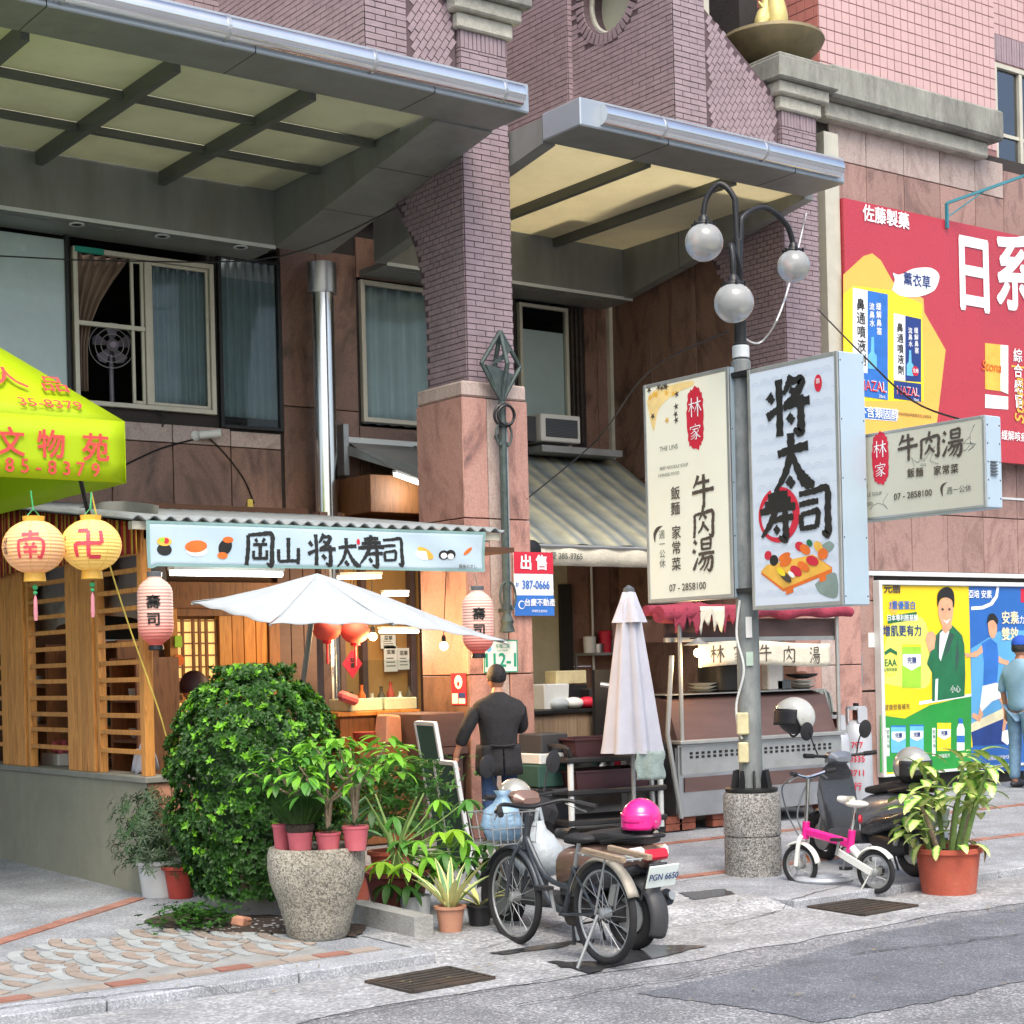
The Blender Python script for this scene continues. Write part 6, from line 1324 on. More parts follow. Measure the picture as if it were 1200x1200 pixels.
def round_lantern(px,py,rpx,Y,label,ch,mat,hang):
 c=atY(px,py,Y); r=rpx*(c-CAM).dot(FW)/FPX; t=thing('round_lantern',label,'lantern',c,0,'round paper lanterns')
 m=MB(); n=36; V=[];
 m.sphere((0,0,0),r,36,24,1,1,.88); o=m.build('shade',MATS[mat],t,world=False,smooth='all')
 for k in range(9):a=k*2*math.pi/9; m=MB(); m.tube([c+Vector((math.cos(a)*math.sin(q)*r,math.sin(a)*math.sin(q)*r,math.cos(q)*r*.88))*1.003 for q in[i*math.pi/12 for i in range(1,12)]],.002,4); m.build('wire',MATS['ink_gold'],t)
 for s_,h in((1,.03),(-1,.055)):m=MB(); m.lathe([(r*.33,0),(r*.36,h*s_),(r*.33,h*s_)],c+UP*(r*.84*s_),20); m.build('collar',MATS['ink_gold'],t)
 m=MB(); m.tube([c+Vector((-r*.3,0,r*.9)),c+Vector((0,0,r*1.25)),c+Vector((r*.3,0,r*.9))],.004,5); m.tube([c+UP*r*1.2,hang],.005,5); m.build('hanger',MATS['bead_green'],t)
 zb=c-UP*r; m=MB(); m.sphere(zb-UP*.06,.018,10,6); m.sphere(zb-UP*.095,.014,10,6); m.build('bead',MATS['bead_green'],t)
 m=MB(); m.lathe([(.004,0),(.012,-.03),(.014,-.12),(.01,-.16)],zb-UP*.11,8); m.build('tassel',MATS['tassel_pink'],t)
 V,F=strokes(ch,r*.95,1.0); Ball(c,r,.88,ANG).put([(x+r*.15,y,z) for x,y,z in V],F,'ink_lantern',t,e=.006)
 V,F=text_mesh('文物',r*.28,.01); V=[(y-r*.85,-x,z) for x,y,z in V]; Ball(c,r,.88,ANG).put(V,F,'ink_gold' if False else 'ink_brown',t)
round_lantern(40,641,36,yA-.0,'round peach paper lantern, the left one under the yellow awning','南','paper_peach',atY(36,575,yA))
round_lantern(107,639,35,yA-.05,'round yellow paper lantern, the right one under the yellow awning','卍','paper_yellow',atY(107,577,yA))
m=MB(); m.tube([atY(107,577,yA),atY(122,640,yA+.1),atY(150,730,yA+.3),atY(190,845,10.7),Vector((5.12,10.85,.918))],.006,6,smooth=5); tag(m.build('cord',MATS['tape_yellow'],smooth=True),'thin yellow cord slanting from the awning down to the low wall','cord')
def long_lantern(px,py,wpx,hpx,Y,label,hang):
 c=atY(px,py,Y); s=(c-CAM).dot(FW)/FPX; r=wpx*s/2; h=hpx*s/2; t=thing('long_lantern',label,'lantern',c,0,'long paper lanterns')
 prof=[]
 for k in range(49):
  z=-h+2*h*k/48; q=abs(z)/h; rr=r*(1 if q<.45 else math.sqrt(max(0,1-((q-.45)/.55)**2.2))*.6+.4*(1-((q-.45)/.55)**3)); prof.append((max(rr,r*.4)*(1+.018*math.cos(k*math.pi)),z))
 m=MB(); m.lathe(prof,(0,0,0),32); m.build('shade',MATS['paper_red_fade'],t,world=False,smooth='all')
 for s_ in(1,-1):m=MB(); m.lathe([(r*.42,0),(r*.45,.03*s_),(r*.4,.035*s_)],c+UP*(h*s_),20); m.build('rim',MATS['plastic_grey' if s_>0 else 'black_metal'],t)
 m=MB(); m.tube([c+UP*(h+.03),hang],.004,5); m.build('hanger',MATS['black_metal'],t)
 for ch,dz_ in(('壽',h*.22),('司',-h*.28)):
  V,F=text_mesh(ch,r*.8,.03); B=Ball(c,r,50,ANG); V=[(x+r*.1,y+dz_,z) for x,y,z in V]; B.put(V,F,'ink_black',t,e=.008)
long_lantern(182,716,41,80,10.6,'long pink paper lantern at the corner post under the banner end',atY(183,668,10.66))
long_lantern(560,729,37,74,10.6,'long pink paper lantern beside the pillar at the banner right end',atY(556,672,10.66))
# parasol over the seats
PD=11.25
L_,B1_,B2_,R_=atD(224,706,PD),atD(316,731,PD-.55),atD(462,731,PD-.55),atD(594,752,PD-.1); Cc=(L_+R_)/2
ap=atD(372,672,PD); b3=Cc*2-B1_+FW*.2; b4=Cc*2-B2_+FW*.2
t=thing('parasol','open off white parasol with pointed corners in front of the shop','parasol',(ap.x+.1,ap.y,gz(ap.y)))
rim=[L_,B1_,B2_,R_,b3,b4]
for a,b in zip(rim,rim[1:]+rim[:1]):
 m=MB()
 def pf(u,v):
  e=a.lerp(b,u)+(Cc-(a+b)/2)*(.06*math.sin(u*math.pi))*0; q=ap.lerp(e,v); return q-UP*(.07*math.sin(v*math.pi)*(1-.6*math.sin(u*math.pi))+.006*math.sin(u*21+v*9)*v)+UP*(.05*math.sin(v*math.pi))
 m.grid(pf,20,14); m.build('canopy_panel',MATS['cloth_white'],t,smooth='all',solid=.003)
for a in rim:m=MB(); m.tube([ap-UP*.03,ap.lerp(a,.5)-UP*.06,a-UP*.01],.008,5,smooth=4); m.build('rib',MATS['galvanized'],t)
pb=ground(352,1010); m=MB(); m.tube([Vector((pb.x,pb.y+.35,gz(pb.y))),ap-UP*.02],.02,10); m.build('pole',MATS['galvanized'],t)
m=MB(); m.lathe([(.2,0),(.21,.02),(.2,.06),(.05,.08),(.03,.2)],(pb.x,pb.y+.35,gz(pb.y)),20); m.build('base',MATS['concrete'],t)
# sushi counter, hanging lanterns, bulbs
CYc=12.75; x0,x1=xpx(398,820,CYc),xpx(489,820,CYc); zc=atY(440,833,CYc).z
t=thing('sushi_counter','wooden sushi counter with pale trays left of the pillar','counter',((x0+x1)/2,CYc,ZG))
m=MB(); m.bx(x0,x1,CYc,CYc+.55,ZG,zc-.04); m.build('body',MATS['pine_dark'],t); m=MB(); m.bx(x0-.05,x1,CYc-.05,CYc+.6,zc-.04,zc,.006); m.build('top',MATS['pine'],t)
for k in range(2):
 a=x0+.12+k*(x1-x0)*.45; m=MB(); m.bx(a,a+(x1-x0)*.42,CYc+.02,CYc+.4,zc,zc+.11,.01); tag(m.build('food_tray',MATS['label_mint']),'pale food tray, %s on the sushi counter'%('left one' if k==0 else 'right one'),'tray','trays on the sushi counter')
m=MB(); m.bx(x0+.1,x1-.02,CYc+.05,CYc+.056,zc+.11,zc+.45); m.build('glass_screen',MATS['pane_clear'],t)
for k in range(7):px_=(412,424,436,447,458,469,480)[k]; hb=(.16,.22,.14,.2,.24,.15,.2)[k]; qx=xpx(px_,820,CYc+.5); tag(ltp('bottle',('chalk_green','ink_orange','plastic_white','ink_brown','pot_red','plastic_white','ink_brown')[k],None,[(.035,0),(.038,hb*.6),(.015,hb*.8),(.015,hb),(.02,hb+.01)],(qx,CYc+.5,zc),12),'%s sauce bottle at the back of the sushi counter, %s from the left'%(('green','orange','white','brown','red','white','brown')[k],('first','second','third','fourth','fifth','sixth','seventh')[k]),'bottle','bottles on the sushi counter')
q=atY(408,818,CYc-.05); m=MB(); m.box(q,(.2,.12,.09),rotm(.2,.3,.2),.03); tag(m.build('cloth_bundle',MATS['pot_pink']),'pink cloth bundle at the left end of the sushi counter','cloth')
q=atY(455,855,12.3); m=MB(); m.box(q,(.24,.16,.26),rotm(0,.1,.4),.02,taper=(.85,.8)); tag(m.build('paper_bag',MATS['pot_peach']),'brown paper bag standing in front of the sushi counter','bag')
m=MB(); m.bx(q.x-.35,q.x+.3,12.2,12.5,ZG,q.z-.13); tag(m.build('bench',MATS['pine_dark'],bevel=.008),'dark wooden bench under the paper bag','bench')
q=atY(430,862,12.3); m=MB(); m.lathe([(.05,-.06),(.09,-.02),(.1,.03),(.09,.03)],Vector((q.x,12.35,q.z)),16); tag(m.build('bowl',MATS['pot_red'],smooth=True),'red bowl on the bench beside the paper bag','bowl')
for i,(px,py,lab) in enumerate(((383,737,'small red lantern hanging left of the steel column under the parasol'),(416,740,'small red lantern hanging right of the steel column under the parasol'))):
 c=atY(px,py,12.6); t=thing('small_lantern',lab,'lantern',c,0,'small red lanterns'); m=MB(); m.sphere(c,.125,24,14,1,1,.85); m.build('shade',M('lantern_red','#b3443a',.7,var=.15,emit=.12),t,smooth='all')
 m=MB(); m.tube([c+UP*.1,Vector((c.x,c.y,2.56))],.004,5); m.build('cord',MATS['black_metal'],t); m=MB(); m.lathe([(.04,0),(.045,-.02),(.01,-.03),(.012,-.2)],c-UP*.1,10); m.build('tassel',MATS['ink_red'],t)
for i,(px,py,Y,lab) in enumerate(((437,746,12.5,'bare warm bulb glowing above the sushi trays'),(520,757,11.75,'bare warm bulb glowing against the shaded pillar side'))):
 c=atY(px,py,Y); t=thing('hanging_bulb',lab,'bulb',c,0,'bare bulbs in the shop'); m=MB(); m.sphere(c,.036,14,10); m.build('bulb',MATS['bulb_warm'],t,smooth='all'); m=MB(); m.lathe([(.014,.03),(.02,.04),(.02,.08),(.01,.09)],c,10); m.build('socket',MATS['black_metal'],t); m=MB(); m.tube([c+UP*.09,Vector((c.x+(.05 if i else 0),c.y,2.52))],.004,5); m.build('cord',MATS['black_metal'],t)
 point_light('bulb_glow',c-UP*.1,16,(1,.55,.2),.06)
c=atY(413,778,13.9); s=.14; m=MB(); m.prism([c+Vector((0,0,s)),c+Vector((-s*.8,0,0)),c+Vector((0,0,-s)),c+Vector((s*.8,0,0))],(0,.006,0)); t=tag(m.build('diamond_notice',MATS['ink_red']),'red diamond paper with characters hanging beside the steel column','notice')
m=MB(); m.tube([c+UP*s,Vector((c.x,c.y,2.9))],.003,4); m.build('string',MATS['black_metal'],t)
f=Face(c-Vector((.07,.001,.07)),XA,ZA,.14,.14); f.write('財寶',.5,.75,.05,'ink_black',t,.02,vertical=True)
# walls of the deep part of the shop between column and pillar
IN=thing('shop_interior','dim brown shop interior with pasted notices between column and pillar','interior',(8.9,14.4,ZG))
m=MB(); m.bx(xpx(376,760,14.6),xpx(402,760,14.6),14.55,14.7,ZG,3.2); m.build('wall_panel',MATS['granite_brown'],IN); m=MB(); m.bx(xpx(402,760,14.6),10.4,14.6,14.7,ZG,3.2); m.build('back_wall',MATS['interior_warm'],IN)
for px in(425,482,497):x=xpx(px,760,14.5); m=MB(); m.bx(x,x+.06,14.5,14.58,ZG,3.1); m.build('post',MATS['dark_brown_panel'],IN)
for px,py,w,h in((455,752,.18,.14),(458,772,.16,.26),(473,772,.14,.22)):
 q=atY(px,py,14.48); m=MB(); m.bx(q.x-w/2,q.x+w/2,14.48,14.485,q.z-h/2,q.z+h/2); o=m.build('notice',MATS['paper_white'],IN)
 f=Face((q.x-w/2,14.48,q.z-h/2),XA,ZA,w,h); f.write('菜單',.5,.75,.05,'ink_black',o,.01); f.rect(.15,.2,.85,.24,'ink_grey',o); f.rect(.15,.35,.8,.39,'ink_grey',o); f.rect(.15,.5,.7,.54,'ink_grey',o)
m=MB(); m.bx(xpx(376,700,14.6),10.4,13.5,14.6,2.9,2.95); m.build('ceiling',MATS['interior_brown'],IN)
# dark bench in front of the pillar side
a,b=atX(487,836,g0-.45),atX(552,836,g0-.45); m=MB(); m.bx(g0-.5,g0-.04,PY+.02,PY+.7,a.z-.3,a.z,.01); m.bx(g0-.48,g0-.06,PY+.04,PY+.66,gz(12),a.z-.35); m.bx(g0-.52,g0-.03,PY,PY+.71,a.z-.36,a.z-.3); tag(m.build('low_cabinet',MATS['dark_brown_panel']),'dark low cabinet against the shaded pillar side','cabinet')
# small folded awning and plywood box right of the steel column
t=thing('folding_awning','grey folding canvas awning with metal arm right of the steel column','awning',(9.3,14.2,3.5))
a,b=atY(399,510,WF-.05),atY(520,522,WF-.05)
m=MB(); m.bx(a.x,b.x-.25,WF-.12,WF-.0,a.z-.1,a.z-.02,.01); m.build('cassette',MATS['alu_white'],t)
m=MB(); a2,b2=atY(405,540,13.9),atY(500,560,13.3); m.grid(lambda u,v:(a.x+.05+u*1.0+v*.2,WF-.12-v*1.3,a.z-.08-v*.55-.05*math.sin(v*3.1)),10,8); m.build('canvas',MATS['tarp_grey'],t,smooth='all',solid=.004)
m=MB(); m.bar((a.x+.02,WF-.1,a.z-.15),(a.x+.5,WF-1.35,a.z-.6),.05,.09); m.build('arm',MATS['galvanized'],t)
m=MB(); m.bx(a.x-.03,a.x+.03,WF-.16,WF-.02,a.z-.42,a.z+.1); m.build('bracket',MATS['galvanized'],t)
q0_,q1_=atY(421,558,14.3),atY(480,602,14.3); m=MB(); m.bx(q0_.x,q1_.x+.5,14.1,14.7,q1_.z-.02,q0_.z,.006); tag(m.build('plywood_box',MATS['pine_dark']),'brown wooden box under the grey folding awning','box')
ya=13.9; tube_light('fluorescent tube above the plywood box left of the pillar',atY(462,556,ya),atY(500,570,ya),.05,'tube_white',5)
# air conditioner and camera, standing fan
t=thing('air_conditioner','white window air conditioner on a metal ledge under the blind','air conditioner',atY(645,520,WF-.3))
a,b=atY(634,484,WF-.45),atY(681,520,WF-.45); m=MB(); m.bx(a.x,b.x,WF-.45,WF+.05,b.z,a.z,.012); m.build('case',MATS['ac_white'],t)
m=MB(); m.bx(a.x+.06,b.x-.05,WF-.456,WF-.449,b.z+.05,a.z-.05); gr_=m.build('grille',MATS['plastic_dark'],t)
for k in range(12):z=b.z+.06+k*(a.z-b.z-.12)/11; m=MB(); m.bx(a.x+.06,b.x-.05,WF-.462,WF-.457,z,z+.008); m.build('louvre',MATS['plastic_grey'],gr_)
m=MB(); m.bx(a.x-.45,a.x-.02,WF-.38,WF+.02,b.z,a.z-.03); m.build('side_duct',MATS['plastic_dark'],t)
m=MB(); m.bx(ix-.1,jx+.35,WF-.5,WF+.02,b.z-.12,b.z-.05); m.build('ledge',MATS['galvanized'],t)
q=atY(243,510,WF-.1); t=thing('security_camera','white bullet security camera on the granite below the sliding window','camera',q); m=MB(); m.lathe([(.05,0),(.05,.02),(.03,.04)],Vector((q.x-.08,WF,q.z)),16,(0,-1,0)); m.build('mount',MATS['plastic_white'],t,smooth=True)
m=MB(); m.tube([(q.x-.06,WF-.06,q.z),(q.x+.12,WF-.16,q.z+.02)],.04,14); m.build('body',MATS['plastic_white'],t,smooth=True); m=MB(); m.lathe([(.03,0),(.025,.004)],Vector((q.x+.121,WF-.161,q.z+.02)),14,(1,-.55,.1)); m.build('lens',MATS['black_metal'],t)
for P in([(146,545),(190,525),(240,512)],[(243,512),(262,530),(285,560),(298,590)],[(180,478),(192,490),(190,500)]):m=MB(); m.tube([atY(*p,WF-.01) for p in P],.008,5,smooth=5); tag(m.build('cable',MATS['black_metal'],smooth=True),('thin cable from the yellow awning to the security camera','thin cable running down from the security camera to the roof','short cable hanging from the sliding window sill')[0 if P[0][0]==146 else 1 if P[0][0]==243 else 2],'cable')
q=atY(293,591,WF-.01); m=MB(); m.bx(q.x-.03,q.x+.03,WF-.02,WF-.002,q.z-.05,q.z+.05,.003); tag(m.build('junction_box',MATS['tape_yellow']),'small cream junction box on the granite left of the steel column','box')
fc=atY(131,405,WF+.35); fr_=26*(fc-CAM).dot(FW)/FPX; t=thing('electric_fan','pedestal electric fan standing inside the open sliding window','fan',(fc.x,fc.y,3.7)); fd=Vector((-.3,-1,-.1)).normalized()
for r in(1,.75,.5,.25):m=MB(); m.ring(fc+fd*(.1*(1-r)),fd,fr_*r,.005,28,5); m.build('guard_ring',M('fan_grey','#a8a8a8',.4),t)
xf,yf_=frame(fd); m=MB()
for k in range(5):
 a=k*2*math.pi/5; d1=xf*math.cos(a)+yf_*math.sin(a); d2=xf*math.cos(a+.7)+yf_*math.sin(a+.7); m.add([fc+d1*.03,fc+d1*fr_*.85+fd*.02,fc+(d1+d2).normalized()*fr_*.9,fc+d2*fr_*.8-fd*.03,fc+d2*.03],[(0,1,2,3,4)])
m.build('blades',M('fan_blade','#8d8596',.4),t); m=MB(); m.lathe([(.05,-.02),(.05,.1),(.03,.12)],fc,16,fd); m.build('hub',MATS['fan_blade'],t); m=MB(); m.tube([fc-fd*.08-UP*.02,Vector((fc.x,fc.y,3.72))-fd*.08],.022,10); m.build('pole',MATS['fan_blade'],t); m=MB(); m.lathe([(.2,0),(.2,.03),(.04,.06)],Vector((fc.x,fc.y,3.7))-fd*.08,20); m.build('base',MATS['fan_blade'],t)
m=MB(); q0_,q1_=atY(87,288,WF-.02),atY(121,299,WF-.02); m.bx(q0_.x,q1_.x,WF-.04,WF-.0,q1_.z,q0_.z); tag(m.build('sign_strip',M('ink_teal','#15907c',.5)),'small teal strip fixed above the sliding window','strip')
# ================================================================ NOODLE STALL BETWEEN THE PILLARS
GF=gz(12)
NW=thing('shop_interior','dim back wall of the noodle shop with cream and brown panels','interior',(11,15,GF))
YB=14.86
def xp(px,py=760,Y=YB):return atY(px,py,Y).x
bxp('wall_panel','M' if 0 else M('wall_cream','#b9b191',.8,var=.08,dirt=.2).name,NW,xp(560),xp(667),YB,YB+.1,GF,3.3)
bxp('dark_frame','interior_dark',NW,xp(655),xp(668),YB-.06,YB-.01,GF,atY(660,685,YB).z)
for a,b in((668,690),(690,715),(715,760)):
 for z0,z1 in((GF,1.6),(1.6,3.3)):bxp('granite_slab','granite_brown',NW,xp(a)+.004,xp(b)-.004,YB-.02,YB+.02,z0+.004,z1)
tbp('pipe','alu_white',NW,[(xp(692),YB-.05,GF),(xp(692),YB-.05,3.2)],.015)
bxp('ceiling','interior_brown',NW,9.9,GX1,13.9,WF,3.28,3.32)
# grey striped awning
stripes('awning_stripe',[(0,'#a6aca2'),(.3,'#d0cdae'),(.45,'#929b9c'),(.62,'#c6c4aa'),(.8,'#7d8a8f'),(1,'#a6aca2')],0,.5,.8,soft=True,transl=.2)
t=thing('striped_awning','faded grey striped canvas awning right of the pillar','awning',(10.8,13.6,3.0))
ax0,ax1,az0,az1=9.8,GX1-.05,atY(690,640,12.9).z,atY(640,532,14.8).z
grp('canvas','awning_stripe',t,lambda u,v:(ax0+u*(ax1-ax0)+(1-v)*0-v*.0,12.9+v*1.9,az0+(az1-az0)*v**.9-.06*math.sin(v*3.1)+.02*math.sin(u*30)*(1-v)),40,10,.004)
grp('valance','cloth_cream',t,lambda u,v:(ax0+u*(ax1-ax0),12.9-.01*math.sin(u*40),az0-.2*(1-v)),50,2,.004)
tbp('front_bar','galvanized',t,[(ax0,12.9,az0-.01),(ax1,12.9,az0-.01)],.02)
f=Face((ax0,12.88,az0-.2),XA,ZA,ax1-ax0,.2); u,v=uvp(f,660,652); f.write('台慶 385-3765',u,v,.08,'ink_grey',t,.01)
spp('round_mirror','black_metal',None,atY(624,645,12.6),.1,sy=.4); tag(bpy.data.objects['round_mirror'],'dark round lamp shade tucked behind the sale sign','shade')
# wooden counter at the back with clutter
cY=13.3; x0,x1,zc=atY(622,830,cY).x,atY(702,838,cY).x,atY(650,832,cY).z
t=thing('wood_counter','grey brown laminate counter right of the pillar','counter',((x0+x1)/2,cY,GF))
for k in range(6):bxp('front_board','laminate',t,x0+(x1-x0)*k/6+.001,x0+(x1-x0)*(k+1)/6-.001,cY,cY+.02,GF,zc-.04)
bxp('body','laminate',t,x0,x1-.005,cY+.02,cY+.6,GF,zc-.04); bxp('worktop','black_metal',t,x0-.03,x1+.05,cY-.04,cY+.65,zc-.04,zc,.006)
def item(name,cat,label,fn):o=fn(); o.name=name; return tag(o,label,cat)
q=atY(645,808,cY+.2); item('wire_basket','basket','wire basket of papers on the laminate counter',lambda:obx('wire_basket','alu_white',None,(q.x,q.y,zc+.13),(.3,.2,.26),None,.01,(1.1,1.1)))
q=atY(670,792,cY+.3); item('scale','scale','cream kitchen scale on the laminate counter',lambda:obx('scale','fuse_cream',None,(q.x,q.y+.1,zc+.32),(.4,.2,.14),None,.01)); bxp('stand','black_metal',bpy.data.objects['scale'],q.x-.2,q.x+.2,q.y,q.y+.2,zc,zc+.24)
q=atY(697,830,cY+.2); item('crate','crate','black plastic crate on the right end of the counter',lambda:obx('crate','plastic_black',None,(q.x+.15,q.y+.1,zc+.1),(.5,.3,.2),None,.01))
for px,mt,lb in((672,'plastic_white','crumpled white plastic bag on the counter'),(655,'bag_white','clear plastic bag beside the wire basket'),(688,'ink_red','small red packet on the counter edge')):q=atY(px,826,cY+.1); tag(spp('plastic_bag',mt,None,(q.x,q.y,zc+.06),.1,1.2,.8,.6),lb,'bag')
q=atY(712,855,cY-.1); t=thing('menu_stand','dark menu board with red panel leaning on the counter end','menu',(q.x,q.y,GF)); bxp('panel','plastic_black',t,q.x-.18,q.x+.12,q.y,q.y+.02,GF,q.z+.22); bxp('red_panel','ink_red',t,q.x-.15,q.x+.1,q.y-.01,q.y-.004,q.z-.3,q.z); f=Face((q.x-.15,q.y-.004,q.z),XA,ZA,.3,.2); f.write('menu',.4,.6,.06,'ink_green',t,.01)
# wok and dark cloth heap, dark steel body behind the scooter
q=atY(672,893,12.3); tag(grp('cloth_heap','cloth_black',None,lambda u,v:(q.x-.35+u*.75,q.y+v*.4,q.z-.1+.2*math.sin(u*2.6+.5)*math.sin(v*3.1)+.02*math.sin(u*19+v*13)),24,10),'black tarpaulin heap behind the cart','tarpaulin')
bxp('steel_bench','steel_brushed',None,q.x-.7,q.x+.7,12.25,12.8,GF,q.z-.08,.01); tag(bpy.data.objects['steel_bench'],'low stainless steel bench behind the cart','bench')
for k in range(8):
 px_=(632,648,664,690,706,722,760,775)[k]; qx=atY(px_,890,12.5).x; hb=(.2,.12,.26,.16,.22,.1,.24,.18)[k]; zz_=q.z-.08; rr=.1+.03*(k%3)
 tag(ltp('cooking_pot' if k%2==0 else 'food_tub',('steel_brushed','plastic_white','black_metal','chalk_green','steel_shiny','ink_red','steel_brushed','plastic_grey')[k],None,[(rr*.9,0),(rr,.02),(rr,hb),(rr+.012,hb+.005),(rr*.9,hb+.008),(rr*.85,hb*.6)],(qx,12.5,zz_),20),'%s on the low steel bench, %s from the left'%(('steel cooking pot','white food tub','black cooking pot','green food tub','shiny steel pot','red food tub','wide steel pot','grey food tub')[k],('first','second','third','fourth','fifth','sixth','seventh','eighth')[k]),'pot' if k%2==0 else 'tub','cookware on the steel bench')
RK=thing('wall_shelf','metal wall shelf crowded with cookware in the noodle shop recess','shelf',(xp(715),YB,1.7)); bxp('board','galvanized',RK,xp(672),xp(757),YB-.4,YB-.02,1.72,1.75)
for k in range(9):x_=xp(678+k*9); hb=(.18,.1,.24,.14,.2,.12,.26,.16,.2)[k]; ltp('container',('plastic_white','steel_brushed','ink_red','plastic_grey','pot_peach','steel_shiny','chalk_green','plastic_white','black_metal')[k],RK,[(.07,0),(.075,hb),(.06,hb+.01)],(x_,YB-.2,1.75),14)
bxp('bracket','galvanized',RK,xp(672),xp(674),YB-.04,YB-.01,1.5,1.72); bxp('bracket','galvanized',RK,xp(750),xp(752),YB-.3,YB-.01,1.6,1.72)
t=thing('storage_boxes','dark boxes with white lid stacked at the pillar foot','boxes',(g1-.1,11.8,GF))
for k,(z0,z1,mt) in enumerate(((GF,.55,'plastic_black'),(.555,.75,'chalk_green'),(.755,.85,'alu_white'),(.855,1.02,'plastic_dark'))):bxp('box',mt,t,g1-.3+.02*k,g1+.06,11.6,11.93,z0,z1,.01)
# utility cart with bus tubs
c=ground(706,978); W2,D2=.46,.25; rz=R(-8); t=thing('utility_cart','black and silver utility cart carrying maroon bus tubs','cart',(c.x,c.y,gz(c.y)),rz,None,True)
for sx in(-1,1):
 for sy in(-1,1):ltp('post','alu_white',t,[(.027,.06),(.027,.7)],(sx*W2,sy*D2,0),12); ltp('wheel','rubber',t,[(.04,-.012),(.045,0),(.04,.012)],(sx*W2,sy*D2,.045),14,(0,1,0))
for z in(.12,.38,.66):bxp('tray','plastic_black',t,-W2-.05,W2+.05,-D2-.04,D2+.04,z,z+.05,.012)
for sx in(-1,1):tbp('handle','plastic_black',t,[(sx*W2,-D2,.7),(sx*(W2+.05),-D2,.8),(sx*(W2+.05),D2,.8),(sx*W2,D2,.7)],.022,8,4)
def tub(z,label,dx=0):
 p=Matrix.Translation(c)@Matrix.Rotation(rz,4,'Z')@Vector((dx,0,z)); tt=thing('bus_tub',label,'tub',p,rz,'maroon bus tubs',True); m=MB(); w,d,h=.4,.22,.15
 m.box((0,0,h/2),(w*1.8,d*1.8,h),None,0,(1.08,1.12)); del m.f[1]; m.build('tub',MATS['plastic_maroon'],tt,solid=.006)
 m=MB(); [m.bar(a,b,.03,.015) for a,b in(((-w,-d,h),(w,-d,h)),((-w,d,h),(w,d,h)),((-w,-d,h),(-w,d,h)),((w,-d,h),(w,d,h)))]; m.build('rim',MATS['plastic_maroon'],tt)
tub(.712,'maroon bus tub on the top shelf of the cart'); tub(.432,'maroon bus tub on the middle shelf of the cart')
# folded parasol
b=ground(744,985); b.y+=.0; top_=atD(739,694,(b-CAM).dot(FW)); hem=atD(741,882,(b-CAM).dot(FW)); s_=(b-CAM).dot(FW)/FPX; t=thing('folded_parasol','folded pale lilac parasol standing behind the cart','parasol',b)
def fold(prof,nf,amp):
 m=MB(); V=[]; n=72
 for r,z in prof:
  for k in range(n):a=2*math.pi*k/n; q=r*(1+amp*math.cos(a*nf+z*.6)*min(1,r*9)); V.append((b.x+math.cos(a)*q,b.y+math.sin(a)*q,z))
 m.add(V,[(i*n+k,i*n+(k+1)%n,(i+1)*n+(k+1)%n,(i+1)*n+k) for i in range(len(prof)-1) for k in range(n)]); return m
zt,zh=top_.z,hem.z; R1=33*s_
fold([(R1,zh),(R1*.93,zh+.1),(R1*.7,zh+(zt-zh)*.4),(R1*.48,zh+(zt-zh)*.7),(R1*.33,zt-.12),(R1*.2,zt-.02),(.02,zt)],7,.16).build('canopy',MATS['cloth_lilac'],t,smooth='all')
fold([(R1*.56,zt-.26),(R1*.5,zt-.22),(R1*.34,zt-.1),(R1*.22,zt-.0),(.02,zt+.012)],4,.22).build('vent_cap',MATS['cloth_lilac'],t,smooth='all')
ltp('pole','galvanized',t,[(.019,b.z),(.019,zt)],(b.x,b.y,0),12); ltp('finial','plastic_grey',t,[(.05,zt),(.05,zt+.03),(.01,zt+.06)],(b.x,b.y,0),14); ltp('base','concrete',t,[(.22,0),(.23,.03),(.2,.08),(.04,.1)],b,20)
q=atD(762,897,(b-CAM).dot(FW)-.25); tag(grp('towel','towel',None,lambda u,v:q+RT*((u-.5)*.24+.01*math.sin(v*9))+UP*((v-.5)*.24)+FW*(.02*math.sin(u*9)),10,8,.01),'pale green towel hanging on the cart end','towel')
# the noodle stall itself
sy0=11.15; sx0=atY(797,962,sy0).x; sx1=atY(987,900,sy0).x; zt1=atY(870,868,sy0).z; zk=atY(870,812,sy0+.2).z; zr=atY(870,722,sy0).z
t=thing('noodle_stall','stainless and dark panelled noodle stall with lettered cloth banner','food stall',((sx0+sx1)/2,sy0+.4,GF)); z0=GF+.12
bxp('base_cabinet','steel_brushed',t,sx0,sx1,sy0,sy0+.8,z0,zt1,.008)
bxp('front_panel','dark_brown_panel',t,sx0+.06,sx1-.04,sy0-.012,sy0-.002,z0+.22,zt1-.3)
bxp('side_panel','steel_brushed',t,sx0-.012,sx0-.002,sy0+.03,sy0+.77,z0+.03,zt1-.03)
bxp('vent_plate','galvanized',t,sx0+.02,sx1-.02,sy0-.016,sy0-.002,zt1-.27,zt1-.02)
for k in range(26):
 for j in range(2):x=sx0+.12+k*(sx1-sx0-.25)/26; bxp('vent_slot','black_metal',t,x,x+.035,sy0-.02,sy0-.015,zt1-.13+j*.035,zt1-.107+j*.035)
bxp('counter_edge','galvanized',t,sx0-.02,sx1,sy0-.06,sy0+.82,zt1,zt1+.035,.006)
P=[(sx0+.02,sy0+.03,zt1+.035),(sx0+.02,sy0+.16,zk-.05),(sx0+.02,sy0+.34,zk),(sx0+.02,sy0+.7,zk),(sx0+.02,sy0+.7,zt1+.035)]
m=MB(); m.prism(P,(sx1-sx0-.06,0,0)); fix_normals(m.build('upper_case',MATS['dark_brown_panel'],t)); bxp('case_top','galvanized',t,sx0+.01,sx1-.03,sy0+.17,sy0+.72,zk+.002,zk+.012)
